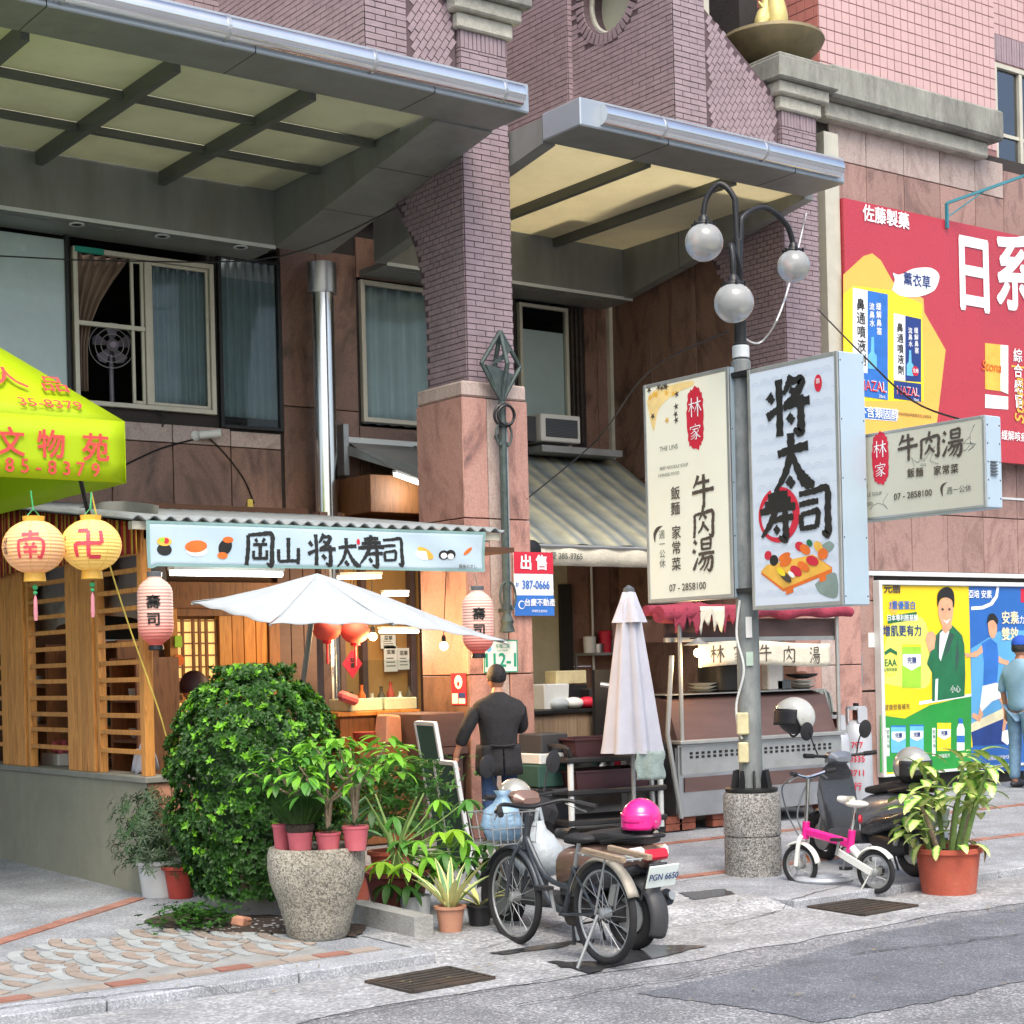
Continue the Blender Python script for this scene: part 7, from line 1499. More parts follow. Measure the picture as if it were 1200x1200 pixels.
for x,y in((sx0+.02,sy0-.03),(sx0+.02,sy0+.75),(sx1-.03,sy0+.75),(sx1-.03,sy0-.0)):ltp('post','galvanized',t,[(.02,zt1),(.02,zr+.05)],(x,y,0),10)
tbp('brace','galvanized',t,[(sx0-.03,sy0-.05,z0),(sx0-.17,sy0-.05,zt1+.1),(sx0-.1,sy0-.05,zr-.35)],.022,8)
tbp('side_frame','galvanized',t,[(sx0-.55,sy0+.4,zt1+.55),(sx0-.3,sy0+.2,zt1+.5),(sx0-.24,sy0+.15,zt1+.4),(sx0-.22,sy0+.1,z0)],.025,8)
bxp('hood','dark_brown_panel',t,sx0-.1,sx1,sy0+.05,sy0+.75,zr-.22,zr-.02); bxp('hood_lip','galvanized',t,sx0-.1,sx1,sy0+.02,sy0+.05,zr-.23,zr-.19)
bxp('back_panel','black_metal',t,sx0-.3,sx0+.2,sy0+.78,sy0+.82,zk-.6,zk+.25)
bz1,bz0=atY(950,752,sy0-.05).z,atY(950,779,sy0-.05).z; bxa,bxb=atY(818,770,sy0-.05).x,atY(972,770,sy0-.05).x
class CF(Face):
 def p(s,u,v,e=0.0):return Vector((bxa+u*(bxb-bxa),sy0-.06-e+.01*math.sin(u*22),bz0+v*(bz1-bz0)+.02*math.sin(u*5)))
f=CF((bxa,sy0-.06,bz0),XA,ZA,bxb-bxa,bz1-bz0); grp('cloth_banner','cloth_cream',t,lambda u,v:f.p(u,v),40,4,.004)
ff=Face((bxa,sy0-.06,bz0),XA,ZA,bxb-bxa,bz1-bz0)
for ch,px in(('林',840),('家',866),('牛',896),('肉',925),('湯',955)):u,v=uvp(ff,px,767); f.brush(ch,u,.5,.155,'ink_brown',t,.006,1.0)
# rolled red tarpaulin on the roof
t2=thing('rolled_tarpaulin','dusty red tarpaulin rolled along the top of the noodle stall','tarpaulin',(sx0+.5,sy0,zr)); rnd=random.Random(4)
a,b_=atY(770,718,sy0-.05),atY(997,716,sy0-.05); PT=[a.lerp(b_,k/14)+Vector((0,rnd.uniform(-.03,.03),rnd.uniform(-.02,.02))) for k in range(15)]
tbp('roll','cloth_red',t2,PT,[.075-.03*(k/14)+.012*(k%2) for k in range(15)],12,3); tbp('roll','cloth_red',t2,[p+Vector((0,.16,.04)) for p in PT],.05,10,3)
for k in range(3):p=a.lerp(b_,.05+k*.12); grp('flap','cloth_cream' if k==1 else 'cloth_red',t2,lambda u,v:p+Vector((u*.3,-.085+.012*math.sin(u*11),-.16*(1-v)*(1+.35*math.sin(u*23)+.3*math.sin(u*9+k))+.05)),18,4,.003)
# bulb with a tin shade
q=atY(818,765,sy0-.15); t=thing('hanging_bulb','bare warm bulb under a tin shade at the noodle stall','bulb',q,0,'bare bulbs in the shop'); spp('bulb','bulb_warm',t,q,.038); ltp('tin_shade','galvanized',t,[(.13,.07),(.05,.1),(.02,.13)],q,20); tbp('cord','black_metal',t,[q+UP*.13,(q.x,q.y+.1,zr-.2)],.006); point_light('bulb_glow',q-UP*.1,8,(1,.6,.25),.06)
# crockery on the stall
for px,lb in((940,'stack of white bowls with a dark dish on the noodle stall'),(823,'white dishes on the left end of the noodle stall')):
 q=atY(px,808,sy0+.4); t=thing('bowl_stack',lb,'bowls',(q.x,q.y,zk+.012),0,'bowls on the noodle stall')
 for k in range(3):ltp('bowl','plastic_white',t,[(.06,.0),(.13,.025),(.14,.03),(.12,.028)],(q.x,q.y,zk+.012+k*.03),20)
 if px>900:ltp('dish','black_metal',t,[(.05,0),(.15,.03),(.16,.05),(.14,.045)],(q.x,q.y,zk+.11),20); spp('food','pot_peach',t,(q.x,q.y,zk+.15),.07,1,1,.5)
q=atY(845,800,sy0+.5); ltp('stock_pot','black_metal',None,[(.2,0),(.22,.02),(.22,.24),(.05,.28),(.0,.28)],(q.x,q.y,zk+.012),24); tag(bpy.data.objects['stock_pot'],'large dark stock pot on the noodle stall behind the lamp pole','pot')
for k,(px,mt,lb) in enumerate(((866,'ink_blue','blue and white cloth on the stall top'),(905,'paper_white','white menu sheet leaning on the stall top'),(915,'plastic_grey','grey metal tray leaning on the stall top'))):q=atY(px,805,sy0+.4); tag(obx('cloth_stack' if k==0 else 'menu_sheet' if k==1 else 'metal_tray',mt,None,(q.x,q.y,zk+.06+(.08 if k==1 else 0)),(.2,.1,.1+(.16 if k==1 else 0)),None,.012),lb,('cloth','menu','tray')[k])
# brick footings and castor
for k,px in enumerate((790,806,845,970,990)):
 q=atY(px,968,sy0+.05)
 for j in range(2):tag(obx('brick','brick_red',None,(q.x,sy0+.1,GF+.03+j*.065),(.2,.1,.06),None,.004),'red footing brick under the %s of the noodle stall, %s'%(('left corner','left third','middle','right third','right corner')[k],('lower course','upper course')[j]),'brick','footing bricks')
 # gas cylinders, mop, meter box, notices on the right pillar
def gas(px,py,r,h,lab,txt=False):
 q=ground(px,py); t=thing('gas_cylinder',lab,'gas cylinder',q,0,'gas cylinders'); ltp('tank','gas_grey',t,[(r*.9,0),(r,.03),(r,h*.78),(r*.9,h*.88),(r*.55,h*.95),(r*.3,h*.97)],q,28)
 for k in range(3):a=k*2.1+.4; obx('collar','gas_grey',t,q+Vector((math.cos(a)*r*.6,math.sin(a)*r*.6,h*1.02)),(.012,r*.8,h*.16),rotm(0,0,a))
 ltp('collar_ring','gas_grey',t,[(r*.66,h*1.08),(r*.66,h*1.12),(r*.6,h*1.12),(r*.6,h*1.08)],q,20); obx('valve','brick_red',t,q+UP*h*1.04,(.05,.05,.12)); ltp('knob','black_metal',t,[(.03,0),(.03,.03)],q+UP*(h*1.12),10)
 if txt:
  for k,s_ in enumerate(('797','0335','2711','行')):
   V,F=text_mesh(s_,.075,.02); B_=Ball(q,r,50,ANG); B_.put([(x-r*.2,y*1.1+h*(.7-k*.15),z) for x,y,z in V],F,'ink_red',t,e=.012)
gas(982,950,.13,.85,'slim grey gas cylinder with the mop behind it'); gas(1006,948,.15,.92,'wide grey gas cylinder with red numbers',True)
q=ground(983,950); q.y+=.2; t=thing('mop','grey string mop standing head up behind the gas cylinders','mop',q); zt=atD(984,808,(q-CAM).dot(FW)).z; tbp('handle','pine',t,[q,(q.x,q.y,zt-.05)],.014); m=MB(); rnd=random.Random(8)
for k in range(46):a=rnd.uniform(0,6.28); r=rnd.uniform(.05,.12); m.tube([(q.x,q.y,zt),(q.x+math.cos(a)*r*.7,q.y+math.sin(a)*r*.7,zt-.03),(q.x+math.cos(a)*r,q.y+math.sin(a)*r,zt-.2),(q.x+math.cos(a)*r*1.05,q.y+math.sin(a)*r,zt-rnd.uniform(.38,.5))],.014,5,smooth=3)
m.build('mop_head',MATS['mop_grey'],t,smooth='all')['kind']='stuff'
Yp=RW-.03; a,b=atY(994,766,Yp-.1),atY(1012,805,Yp-.1); t=thing('meter_box','grey steel meter box with window on the granite beside the posters','box',(a.x,Yp,b.z)); bxp('case','galvanized',t,a.x,b.x,Yp-.1,Yp+.03,b.z,a.z,.01); bxp('door','steel_brushed',t,a.x+.02,b.x-.02,Yp-.108,Yp-.1,b.z+.03,a.z-.03); bxp('sticker','ink_yellow',t,a.x+.04,a.x+.13,Yp-.112,Yp-.108,a.z-.1,a.z-.04); bxp('lock','black_metal',t,b.x-.07,b.x-.04,Yp-.115,Yp-.108,(a.z+b.z)/2,(a.z+b.z)/2+.08)
q=atY(1022,750,RW-.004); tag(bxp('paper_note','paper_white',None,q.x-.06,q.x+.06,RW-.006,RW-.002,q.z-.08,q.z+.08),'small white paper note beside the poster frame','notice')
# overhead wires
W_=[([atY(617,585,PY),atY(700,515,12.6),atD(760,436,13.2),LB+Vector((-.05,.06,3.95))],'grey wire from the pillar to the lamp post'),([LB+Vector((.02,0,3.9)),atD(893,400,12.8),atD(920,350,12.8),atY(945,250,PY)],'pale wire from the lamp post up to the right pillar'),([atY(958,362,PY-.05),atD(1010,415,13.0),atD(1070,470,12.0),(X3+.1,f.o.y*0+7.0,3.13)],'dark stay wire crossing the billboard'),([atY(0,300,14.3),atY(150,306,14.2),atY(330,300,13.6),atY(476,238,PY+.9)],'black cable sagging under the left canopy')]
for P,lb in W_:tag(tbp('wire','black_metal' if 'pale' not in lb else 'alu_white',None,P,.007,6,6),lb,'wire')
# green chalkboards by the plants
for k,(px,py,h,lb) in enumerate(((520,950,1.1,'tall green chalkboard leaning behind the potted plants'),(539,960,.82,'short green chalkboard in front of the taller one'))):
 q=atY(px,py,(10.9,10.5)[k]); t=thing('chalkboard',lb,'chalkboard',(q.x,q.y,gz(q.y)),R(78),'green chalkboards',True); rr=rotm(R(-9),0,0)
 obx('panel','chalk_green',t,(0,.05,h/2),(.38,.015,h-.04),rr)
 for sx in(-1,1):obx('side_rail','alu_white',t,(sx*.2,.05,h/2),(.03,.03,h),rr)
 obx('top_rail','alu_white',t,(0,.05+.075*h,h-.01),(.4,.03,.03),rr)
 # ================================================================ BICYCLES AND SCOOTERS (local x = forward)
def wheel(par,x,r,tr,spokes=14,rim='galvanized',y=0.0,hub=.03,disc=False,name='wheel'):
 m=MB(); m.ring((x,y,r),(0,1,0),r-tr,tr,36,8); w=m.build(name,MATS['rubber'],par,smooth='all')
 m=MB(); m.ring((x,y,r),(0,1,0),r-2*tr-.004,.009,36,6); m.build('rim',MATS[rim],w,smooth='all')
 ltp('hub','galvanized',w,[(hub*.5,-hub*1.3),(hub,-hub),(hub,hub),(hub*.5,hub*1.3)],(x,y,r),14,(0,1,0))
 m=MB()
 for k in range(spokes):a=k*2*math.pi/spokes; m.tube([(x+math.cos(a+.5)*hub,y+(hub if k%2 else-hub)*.8,r+math.sin(a+.5)*hub),(x+math.cos(a)*(r-2*tr),y,r+math.sin(a)*(r-2*tr))],.0022 if not disc else.02,4)
 m.build('spokes',MATS['galvanized'],w)['kind']='stuff'; return w
def arc_guard(name,mat,par,x,z,R_,a0,a1,w,y=0.0,th=.004):
 return grp(name,mat,par,lambda u,v:(x+math.cos(a0+(a1-a0)*u)*(R_-.25*w*(2*v-1)**2),y+(v-.5)*w,z+math.sin(a0+(a1-a0)*u)*(R_-.25*w*(2*v-1)**2)),22,6,th)
def place(pr,pf):
 d=pf-pr; return Vector((pr.x,pr.y,gz(pr.y))),math.atan2(d.y,d.x),math.hypot(d.x,d.y)
 # --- worn grey bicycle
loc,rz,L=place(ground(710,1133),ground(604,1099)); loc.z=.01; r=.275
t=thing('bicycle','worn grey bicycle with front basket and wooden rear rack boards','bicycle',loc,rz,None,True); zf=.03
wheel(t,0,r,.021,20); wheel(t,L,r,.021,20)
tbp('frame','bike_grey',t,[(L-.14,0,.66),(L-.17,0,.57),(L*.6,0,.3),(L*.43,0,.24)],.02,10,4); tbp('frame','bike_grey',t,[(L-.15,0,.62),(L*.62,0,.42),(L*.34,0,.38)],.016,8,4)
tbp('seat_tube','bike_grey',t,[(L*.43,0,.22),(L*.3,0,.5)],.017,8); tbp('seat_post','galvanized',t,[(L*.3,0,.5),(L*.25,0,.64)],.012,8)
for s_ in(-1,1):
 tbp('chain_stay','bike_grey',t,[(L*.43,s_*.03,.23),(0,s_*.055,r)],.009,6); tbp('seat_stay','bike_grey',t,[(L*.3,s_*.02,.5),(0,s_*.055,r)],.008,6); tbp('fork','bike_grey',t,[(L-.12,s_*.02,.6),(L-.07,s_*.055,.5),(L,s_*.055,r)],.011,8,4)
tbp('head_tube','bike_grey',t,[(L-.12,0,.56),(L-.18,0,.76)],.02,10)
tbp('handlebar','black_metal',t,[(L-.3,-.3,.8),(L-.22,-.2,.83),(L-.18,0,.8),(L-.22,.2,.83),(L-.3,.3,.8)],.012,8,5)
for s_ in(-1,1):tbp('grip','rubber',t,[(L-.27,s_*.26,.815),(L-.38,s_*.32,.79)],.018,8); tbp('brake_lever','galvanized',t,[(L-.22,s_*.22,.81),(L-.3,s_*.31,.76)],.006,6)
m=MB(); m.sphere((L*.25,0,.66),.1,18,10,1.25,.62,.28); m.tube([(L*.25+.05,0,.67),(L*.25+.2,0,.675)],[.045,.025],10); m.build('saddle',MATS['seat_black'],t,smooth='all')
arc_guard('rear_mudguard','fender_old',t,0,r,r+.025,.3,2.75,.075); arc_guard('front_mudguard','bike_grey',t,L,r,r+.025,.55,2.9,.07)
for y in(-.085,.085):obx('rack_board','grey_wood',t,(-.12,y,.6),(.36,.03,.03),rotm(0,R(-4),0),.003)
m=MB(); [m.tube([(.16,s_*.05,.585),(-.26,s_*.05,.575)],.007,6) for s_ in(-1,0,1)]; [m.tube([(x,-.07,.58),(x,.07,.58)],.006,6) for x in(.1,-.1,-.25)]; [m.tube([(-.1,s_*.06,.58),(0,s_*.062,r)],.006,6) for s_ in(-1,1)]; m.build('rack',MATS['galvanized'],t)
ltp('chainring','rust_iron',t,[(.07,-.004),(.07,.004)],(L*.43,-.045,.23),24,(0,1,0)); tbp('crank','galvanized',t,[(L*.43,-.06,.23),(L*.43-.03,-.07,.08)],.01,6); obx('pedal','rubber',t,(L*.43-.03,-.11,.075),(.09,.07,.02)); tbp('crank','galvanized',t,[(L*.43,.06,.23),(L*.43+.03,.07,.38)],.01,6); obx('pedal','rubber',t,(L*.43+.03,.11,.38),(.09,.07,.02))
tbp('kickstand','galvanized',t,[(-.02,.06,r),(.02,.17,.0)],.009,6); tbp('chain','rust_iron',t,[(L*.43,-.05,.3),(0,-.05,r+.03),(-.03,-.05,r),(0,-.05,r-.03),(L*.43,-.05,.16)],.006,5)
m=MB(); bx0,bz=L-.02,.64
for z in(.0,.09,.18):s_=1+z*.8; m.tube([(bx0,-.14*s_,bz-.06+z),(bx0+.22*s_,-.14*s_,bz-.06+z),(bx0+.22*s_,.14*s_,bz-.06+z),(bx0,.14*s_,bz-.06+z),(bx0,-.14*s_,bz-.06+z)],.004,5)
for k in range(7):y=-.14+k*.28/6; m.tube([(bx0+.25,y*1.14,bz+.12),(bx0+.22,y,bz-.06),(bx0,y,bz-.06),(bx0,y*1.14,bz+.12)],.003,4)
m.build('basket',MATS['galvanized'],t)
BM=Matrix.Translation(loc)@Matrix.Rotation(rz,4,'Z')
BG=MB(); BG.lathe([(.02,-.1),(.09,-.09),(.12,0),(.1,.08),(.05,.12),(.03,.16),(.05,.19)],BM@Vector((bx0+.12,.0,bz+.05)),30,wob=.09)
tag(BG.build('plastic_bag',MATS['bag_blue'],smooth='all'),'blue and clear plastic bag stuffed in the bicycle basket','bag')
# --- scooters
SCL=.87
def scooter(name_label,loc,rz,body,side,helmet_plate=None):
 t=thing('scooter',name_label,'scooter',loc,rz,'parked scooters',True); t.scale=(SCL,)*3; W=1.2; r=.225
 for x,w_ in((-.12,.05),(W,.045)):
  m=MB(); m.ring((x,0,r),(0,1,0),r-w_,w_,32,10); w=m.build('wheel',MATS['rubber'],t,smooth='all'); ltp('rim','galvanized',w,[(.03,-.04),(.12,-.03),(.125,0),(.12,.03),(.03,.04)],(x,0,r),24,(0,1,0))
  for k in range(5):a=k*1.2566; obx('spoke','steel_brushed',w,(x+math.cos(a)*.075,-.035,r+math.sin(a)*.075),(.1,.012,.03),Matrix.Rotation(-a,3,'Y'))
 def loft(name,mat,secs,n=16,pw=.75):
  """secs: x, centre z, half height, half width"""
  V=[]; F=[]
  for x,z,h,w in secs:
   for k in range(n):a=2*math.pi*k/n; ca,sa=math.cos(a),math.sin(a); V.append((x,math.copysign(abs(ca)**pw,ca)*w,z+math.copysign(abs(sa)**pw,sa)*h))
  for i in range(len(secs)-1):F+=[(i*n+k,i*n+(k+1)%n,(i+1)*n+(k+1)%n,(i+1)*n+k) for k in range(n)]
  F+=[tuple(reversed(range(n))),tuple(range((len(secs)-1)*n,len(secs)*n))]; m=MB(); m.add(V,F); o=m.build(name,MATS[mat],t,smooth=True); return fix_normals(o)
 loft('body',body,[(-.36,.63,.02,.05),(-.3,.62,.07,.1),(-.12,.58,.12,.15),(.15,.54,.14,.17),(.38,.5,.15,.16),(.48,.48,.14,.13)])
 loft('side_cover',side,[(-.28,.55,.03,.13),(-.05,.47,.08,.175),(.2,.42,.1,.185),(.42,.36,.08,.15)])
 loft('seat','seat_black',[(-.3,.715,.02,.09),(-.22,.73,.045,.12),(0,.735,.05,.14),(.15,.72,.045,.14),(.3,.69,.045,.12),(.46,.68,.03,.07)])
 loft('floorboard','plastic_dark',[(.42,.3,.07,.15),(.6,.26,.05,.17),(.85,.26,.05,.17),(.95,.3,.06,.16)])
 loft('engine','plastic_black',[(-.1,.24,.06,.09),(.05,.25,.1,.12),(.3,.28,.1,.12),(.45,.3,.06,.08)])
 loft('leg_shield',side,[(.9,.3,.06,.17),(.95,.45,.13,.2),(.99,.62,.12,.2),(1.0,.76,.1,.17),(.98,.84,.05,.12)])
 loft('front_cowl',body,[(1.0,.5,.12,.15),(1.06,.56,.2,.15),(1.12,.6,.16,.11),(1.16,.58,.06,.05)])
 loft('handle_cowl',body,[(.86,.92,.02,.08),(.92,.93,.06,.12),(1.0,.93,.06,.11),(1.06,.9,.03,.06)]); obx('headlight','alu_white',t,(1.06,0,.91),(.03,.13,.07),rotm(0,R(-20),0),.012)
 arc_guard('front_mudguard',side,t,W,r,r+.03,.2,2.5,.12); arc_guard('rear_mudguard','plastic_dark',t,-.12,r,r+.06,1.6,3.6,.16)
 for s_ in(-1,1):
  tbp('fork','galvanized',t,[(W-.12,s_*.07,.48),(W,s_*.075,r)],.02,8); tbp('handlebar','black_metal',t,[(.97,s_*.08,.94),(.93,s_*.3,.96)],.013,8); tbp('grip','rubber',t,[(.94,s_*.26,.955),(.91,s_*.37,.965)],.02,8); tbp('brake_lever','galvanized',t,[(.97,s_*.22,.94),(.98,s_*.34,.94)],.006,6)
  tbp('mirror_stalk','black_metal',t,[(.96,s_*.2,.96),(.98,s_*.24,1.08),(.97,s_*.28,1.16)],.007,6,4); ltp('mirror','plastic_black',t,[(.02,.02),(.06,.012),(.066,0),(.06,-.003)],(.97,s_*.3,1.17),18,(1,0,.1),1,1.25)
  tbp('grab_rail','black_metal',t,[(.0,s_*.15,.7),(-.25,s_*.13,.74),(-.36,s_*.06,.75),(-.37,0,.75)],.015,8,4); tbp('shock','galvanized',t,[(-.1,s_*.12,.5),(-.02,s_*.11,.26)],.024,8)
 obx('tail_light','ink_red',t,(-.34,0,.63),(.06,.2,.07),rotm(0,R(15),0),.015)
 for s_ in(-1,1):obx('turn_signal','plastic_white',t,(-.28,s_*.12,.64),(.14,.05,.08),rotm(0,R(10),s_*.35),.02)
 obx('fender_stay','plastic_dark',t,(-.32,0,.46),(.02,.16,.26),rotm(0,R(-22),0),.008); o=obx('licence_plate','number_white',t,(-.4,0,.5),(.012,.26,.15),rotm(0,R(-18),0),.004); obx('rear_reflector','ink_red',t,(-.3,0,.26),(.02,.08,.04),rotm(0,R(-30),0),.005)
 tbp('exhaust','black_metal',t,[(.3,-.12,.2),(.1,-.15,.22),(-.02,-.16,.26),(-.28,-.165,.34)],[.02,.03,.06,.055],14); ltp('exhaust_tip','galvanized',t,[(.02,0),(.03,.03)],(-.29,-.165,.345),12,(-1,0,.3))
 tbp('stand','black_metal',t,[(.35,.1,.22),(.3,.14,.0)],.012,6); tbp('stand','black_metal',t,[(.35,-.1,.22),(.3,-.14,.0)],.012,6)
 if helmet_plate:
  f=Face((-.386,.12,.431),(0,-1,0),Vector((-.31,0,.95)),.24,.14); f.write(helmet_plate,.5,.5,.06,'ink_navy',t,.012,e=.006)
 return t
s1=ground(741,1113); s1=s1+Vector((0,.1,0)); s1.z=gz(s1.y); scooter('bronze scooter with licence plate PGN 6650 beside the grey bicycle',Vector((s1.x,s1.y,gz(s1.y)+.0)),R(93),'scooter_bronze','scooter_black','PGN 6650')
S1=Matrix.Translation(s1)@Matrix.Rotation(R(93),4,'Z')@Matrix.Scale(SCL,4)
s2=ground(1062,1026); S2R=R(76); scooter('black scooter parked behind the pink folding bicycle',Vector((s2.x,s2.y,gz(s2.y))),S2R,'scooter_silver','scooter_black')
S2=Matrix.Translation(Vector((s2.x,s2.y,gz(s2.y))))@Matrix.Rotation(S2R,4,'Z')@Matrix.Scale(SCL,4)
def helmet(label,c,rz,r,mat,visor='plastic_black',face=.5,tilt=0.0,name='helmet'):
 t=thing(name,label,'helmet',c,0,'motorcycle helmets'); rot=rotm(0,tilt,rz)
 m=MB(); n,k_=32,18; V=[]
 for i in range(k_+1):
  th=math.pi*.66*i/k_
  for k in range(n):
   a=2*math.pi*k/n; ca=math.cos(a); lim=math.pi*(.66 if ca<.25 else.66-face*.33*min(1,(ca-.25)/.35)); q=th/(math.pi*.66)*lim
   V.append(Vector(c)+rot@Vector((math.sin(q)*ca*r*1.08,math.sin(q)*math.sin(a)*r*.95,math.cos(q)*r)))
 m.add(V,[(i*n+k,(i+1)*n+k,(i+1)*n+(k+1)%n,i*n+(k+1)%n) for i in range(k_) for k in range(n)]); m.build('shell',MATS[mat],t,smooth='all',solid=.012)
 m=MB(); m.grid(lambda u,v:Vector(c)+rot@Vector((math.cos((u-.5)*2.2)*r*1.1,math.sin((u-.5)*2.2)*r,-r*.5+v*r*.85)),12,5); m.build('visor',MATS[visor],t,smooth='all',solid=.004)
 spp('lining','plastic_dark',t,Vector(c)-UP*r*.1,r*.86,1.05,.95,.95,rot); tbp('chin_strap','black_metal',t,[Vector(c)+rot@Vector((0,s_*r*.8,-r*.45-(.0 if s_ else r*.6))) for s_ in(-1,0,1)],.009,6,4)
 for s_ in(-1,1):ltp('rivet','galvanized',t,[(.012,0),(.008,.006)],Vector(c)+rot@Vector((.02,s_*r*.93,-r*.1)),10,rot@Vector((0,s_,0)))
dS=(s1-CAM).dot(FW)
helmet('glossy pink helmet on the rear of the bronze scooter',S1@Vector((-.2,-.02,.85)),R(200),.11,'pink_gloss','pink_gloss',.35)
helmet('silver and bronze helmet hung at the handlebar of the bronze scooter',atD(603,934,11.0),R(250),.115,'silver_gloss','plastic_dark',.6,.3)
h2=atD(931,840,(S2@Vector((1,0,0))-CAM).dot(FW)); helmet('cream white helmet perched on the handlebar of the black scooter',h2,R(170),.145,'white_gloss','plastic_black',.8,-.1)
helmet('silver helmet resting on the seat of the black scooter',S2@Vector((-.12,0,.9)),R(-120),.135,'silver_gloss','plastic_black',.3)
# bags on the scooter
q=atD(632,995,10.2); t=thing('shopping_bag','white plastic carrier bag of shopping between bicycle and scooter','bag',q); m=MB(); n=28
m.lathe([(.03,.17),(.05,.12),(.1,.08),(.15,0),(.155,-.08),(.12,-.15),(.03,-.17)],q,n,wob=.05); m.build('bag',MATS['bag_white'],t,smooth='all'); tbp('handles','bag_white',t,[q+Vector((-.02,0,.16)),q+Vector((0,0,.26)),q+Vector((.03,0,.16))],.012,6,4)
q=atD(630,952,10.6); tag(obx('rain_jacket','cloth_black',None,q,(.2,.25,.2),rotm(.2,.4,.3),.06),'dark folded rain jacket over the bronze scooter front','jacket')
# --- pink and white folding bicycle
loc,rz,L=place(ground(1027,1051),ground(938,1033)); loc.z=.02; r=.15
t=thing('bicycle','small pink and white folding bicycle in front of the black scooter','bicycle',loc,rz,None,True)
wheel(t,0,r,.018,12); wheel(t,L,r,.018,12)
obx('main_beam','bike_pink',t,(L*.62,0,.36),(.42,.045,.06),rotm(0,R(-10),0),.012); tbp('seat_clamp','bike_pink',t,[(L*.33,0,.27),(L*.29,0,.42)],.027,10); tbp('head_tube','bike_pink',t,[(L*.92,0,.34),(L*.9,0,.46)],.027,10)
for s_ in(-1,1):
 tbp('fork','bike_white',t,[(L*.93,s_*.03,.36),(L*.95,s_*.05,.32),(L,s_*.05,r)],.016,8,3); brp('chain_stay','bike_white',t,(L*.45,s_*.035,.27),(0,s_*.05,r),.02,.045)
 tbp('brake_cable','plastic_grey',t,[(L*.84,s_*.15,.79),(L*1.05,s_*.14,.7),(L*1.08,s_*.05,.5),(L*.97,s_*.03,.36)],.006,6,6)
 tbp('grip','rubber',t,[(L*.82,s_*.17,.8),(L*.78,s_*.25,.81)],.016,8); tbp('brake_lever','galvanized',t,[(L*.84,s_*.12,.79),(L*.86,s_*.22,.75)],.006,5)
tbp('handlebar_stem','chrome',t,[(L*.9,0,.44),(L*.86,0,.76)],.015,10); tbp('handlebar','chrome',t,[(L*.83,-.17,.8),(L*.87,0,.77),(L*.83,.17,.8)],.012,8,4); tbp('seat_post','chrome',t,[(L*.31,0,.38),(L*.24,0,.58)],.014,10)
m=MB(); m.sphere((L*.22,0,.6),.075,18,10,1.2,.8,.35); m.tube([(L*.22+.04,0,.615),(L*.22+.15,0,.63)],[.04,.02],10); m.build('saddle',MATS['white_gloss'],t,smooth='all'); ltp('reflector','ink_red',t,[(.03,0),(.025,.015)],(L*.24-.03,-.0,.5),16,(-1,-.4,0)); obx('wheel_reflector','ink_orange',t,(L-.05,-.025,r+.06),(.025,.01,.06),rotm(0,.5,0),.004)
arc_guard('rear_mudguard','bike_white',t,0,r,r+.02,.2,2.5,.06); arc_guard('front_mudguard','bike_white',t,L,r,r+.02,.9,3.0,.06)
tbp('spring','plastic_white',t,[(L*.3,0,.3),(L*.2,0,.24)],.026,10); ltp('chainring','rust_iron',t,[(.05,-.004),(.05,.004)],(L*.44,-.05,.25),20,(0,1,0)); ltp('sprocket','rust_iron',t,[(.035,-.004),(.035,.004)],(0,-.055,r),16,(0,1,0)); tbp('crank','galvanized',t,[(L*.44,-.06,.25),(L*.5,-.07,.14)],.009,6); obx('pedal','plastic_black',t,(L*.5,-.1,.14),(.07,.06,.02)); tbp('crank','galvanized',t,[(L*.44,.06,.25),(L*.38,.07,.36)],.009,6); obx('pedal','plastic_black',t,(L*.38,.1,.36),(.07,.06,.02)); tbp('kickstand','galvanized',t,[(.02,.05,r-.02),(.06,.12,0)],.007,6)
f=Face((L*.62+.16,.025,.35),(-1,0,-.17),ZA,.32,.05);
f=Face((L*.62-.17,-.0235,.31),Vector((1,0,.176)),ZA,.34,.06); f.write('EASY GO',.5,.45,.045,'ink_white',t,.01)
q=ground(965,1032); t=thing('parasol_weight','round pale grey parasol weight on the pavement by the pink bicycle','weight',q); ltp('disc','gas_grey',t,[(.2,0),(.21,.015),(.2,.035),(.08,.04)],q,28); ltp('upper_disc','gas_grey',t,[(.13,.035),(.13,.055),(.04,.06)],q,28)
# ================================================================ PLANTS
def leafmesh(name,L,w,bend=.25,fold=.15,n=6,tip=1.0):
 V=[]; F=[]
 for i in range(n+1):
  t=i/n; ww=w*(math.sin(math.pi*min(1,t*.97+.03))**.75)*(1-.25*t); x=L*math.sin(t*bend*1.2)/(bend*1.2) if bend else L*t; z=-L*(1-math.cos(t*bend*1.2))/(bend*1.2) if bend else 0
  V+=[(x,-ww/2,z+fold*ww),(x,0,z),(x,ww/2,z+fold*ww)]
 for i in range(n):a=3*i; F+=[(a,a+3,a+4,a+1),(a+1,a+4,a+5,a+2)]
 return V,F
def leaf_data(name,mat,*a,**k):
 V,F=leafmesh(name,*a,**k); me=bpy.data.meshes.new(name); me.from_pydata(V,[],F); me.polygons.foreach_set('use_smooth',[True]*len(F)); me.materials.append(MATS[mat]); return me
def put_leaf(par,me,p,yaw,pitch,s=1.0,roll=0.0,name='leaf'):
 o=link(name,me,None,par); o.location=rootm(par).inverted()@Vector(p); o.rotation_euler=(roll,-pitch,yaw); o.scale=(s,s,s); return o
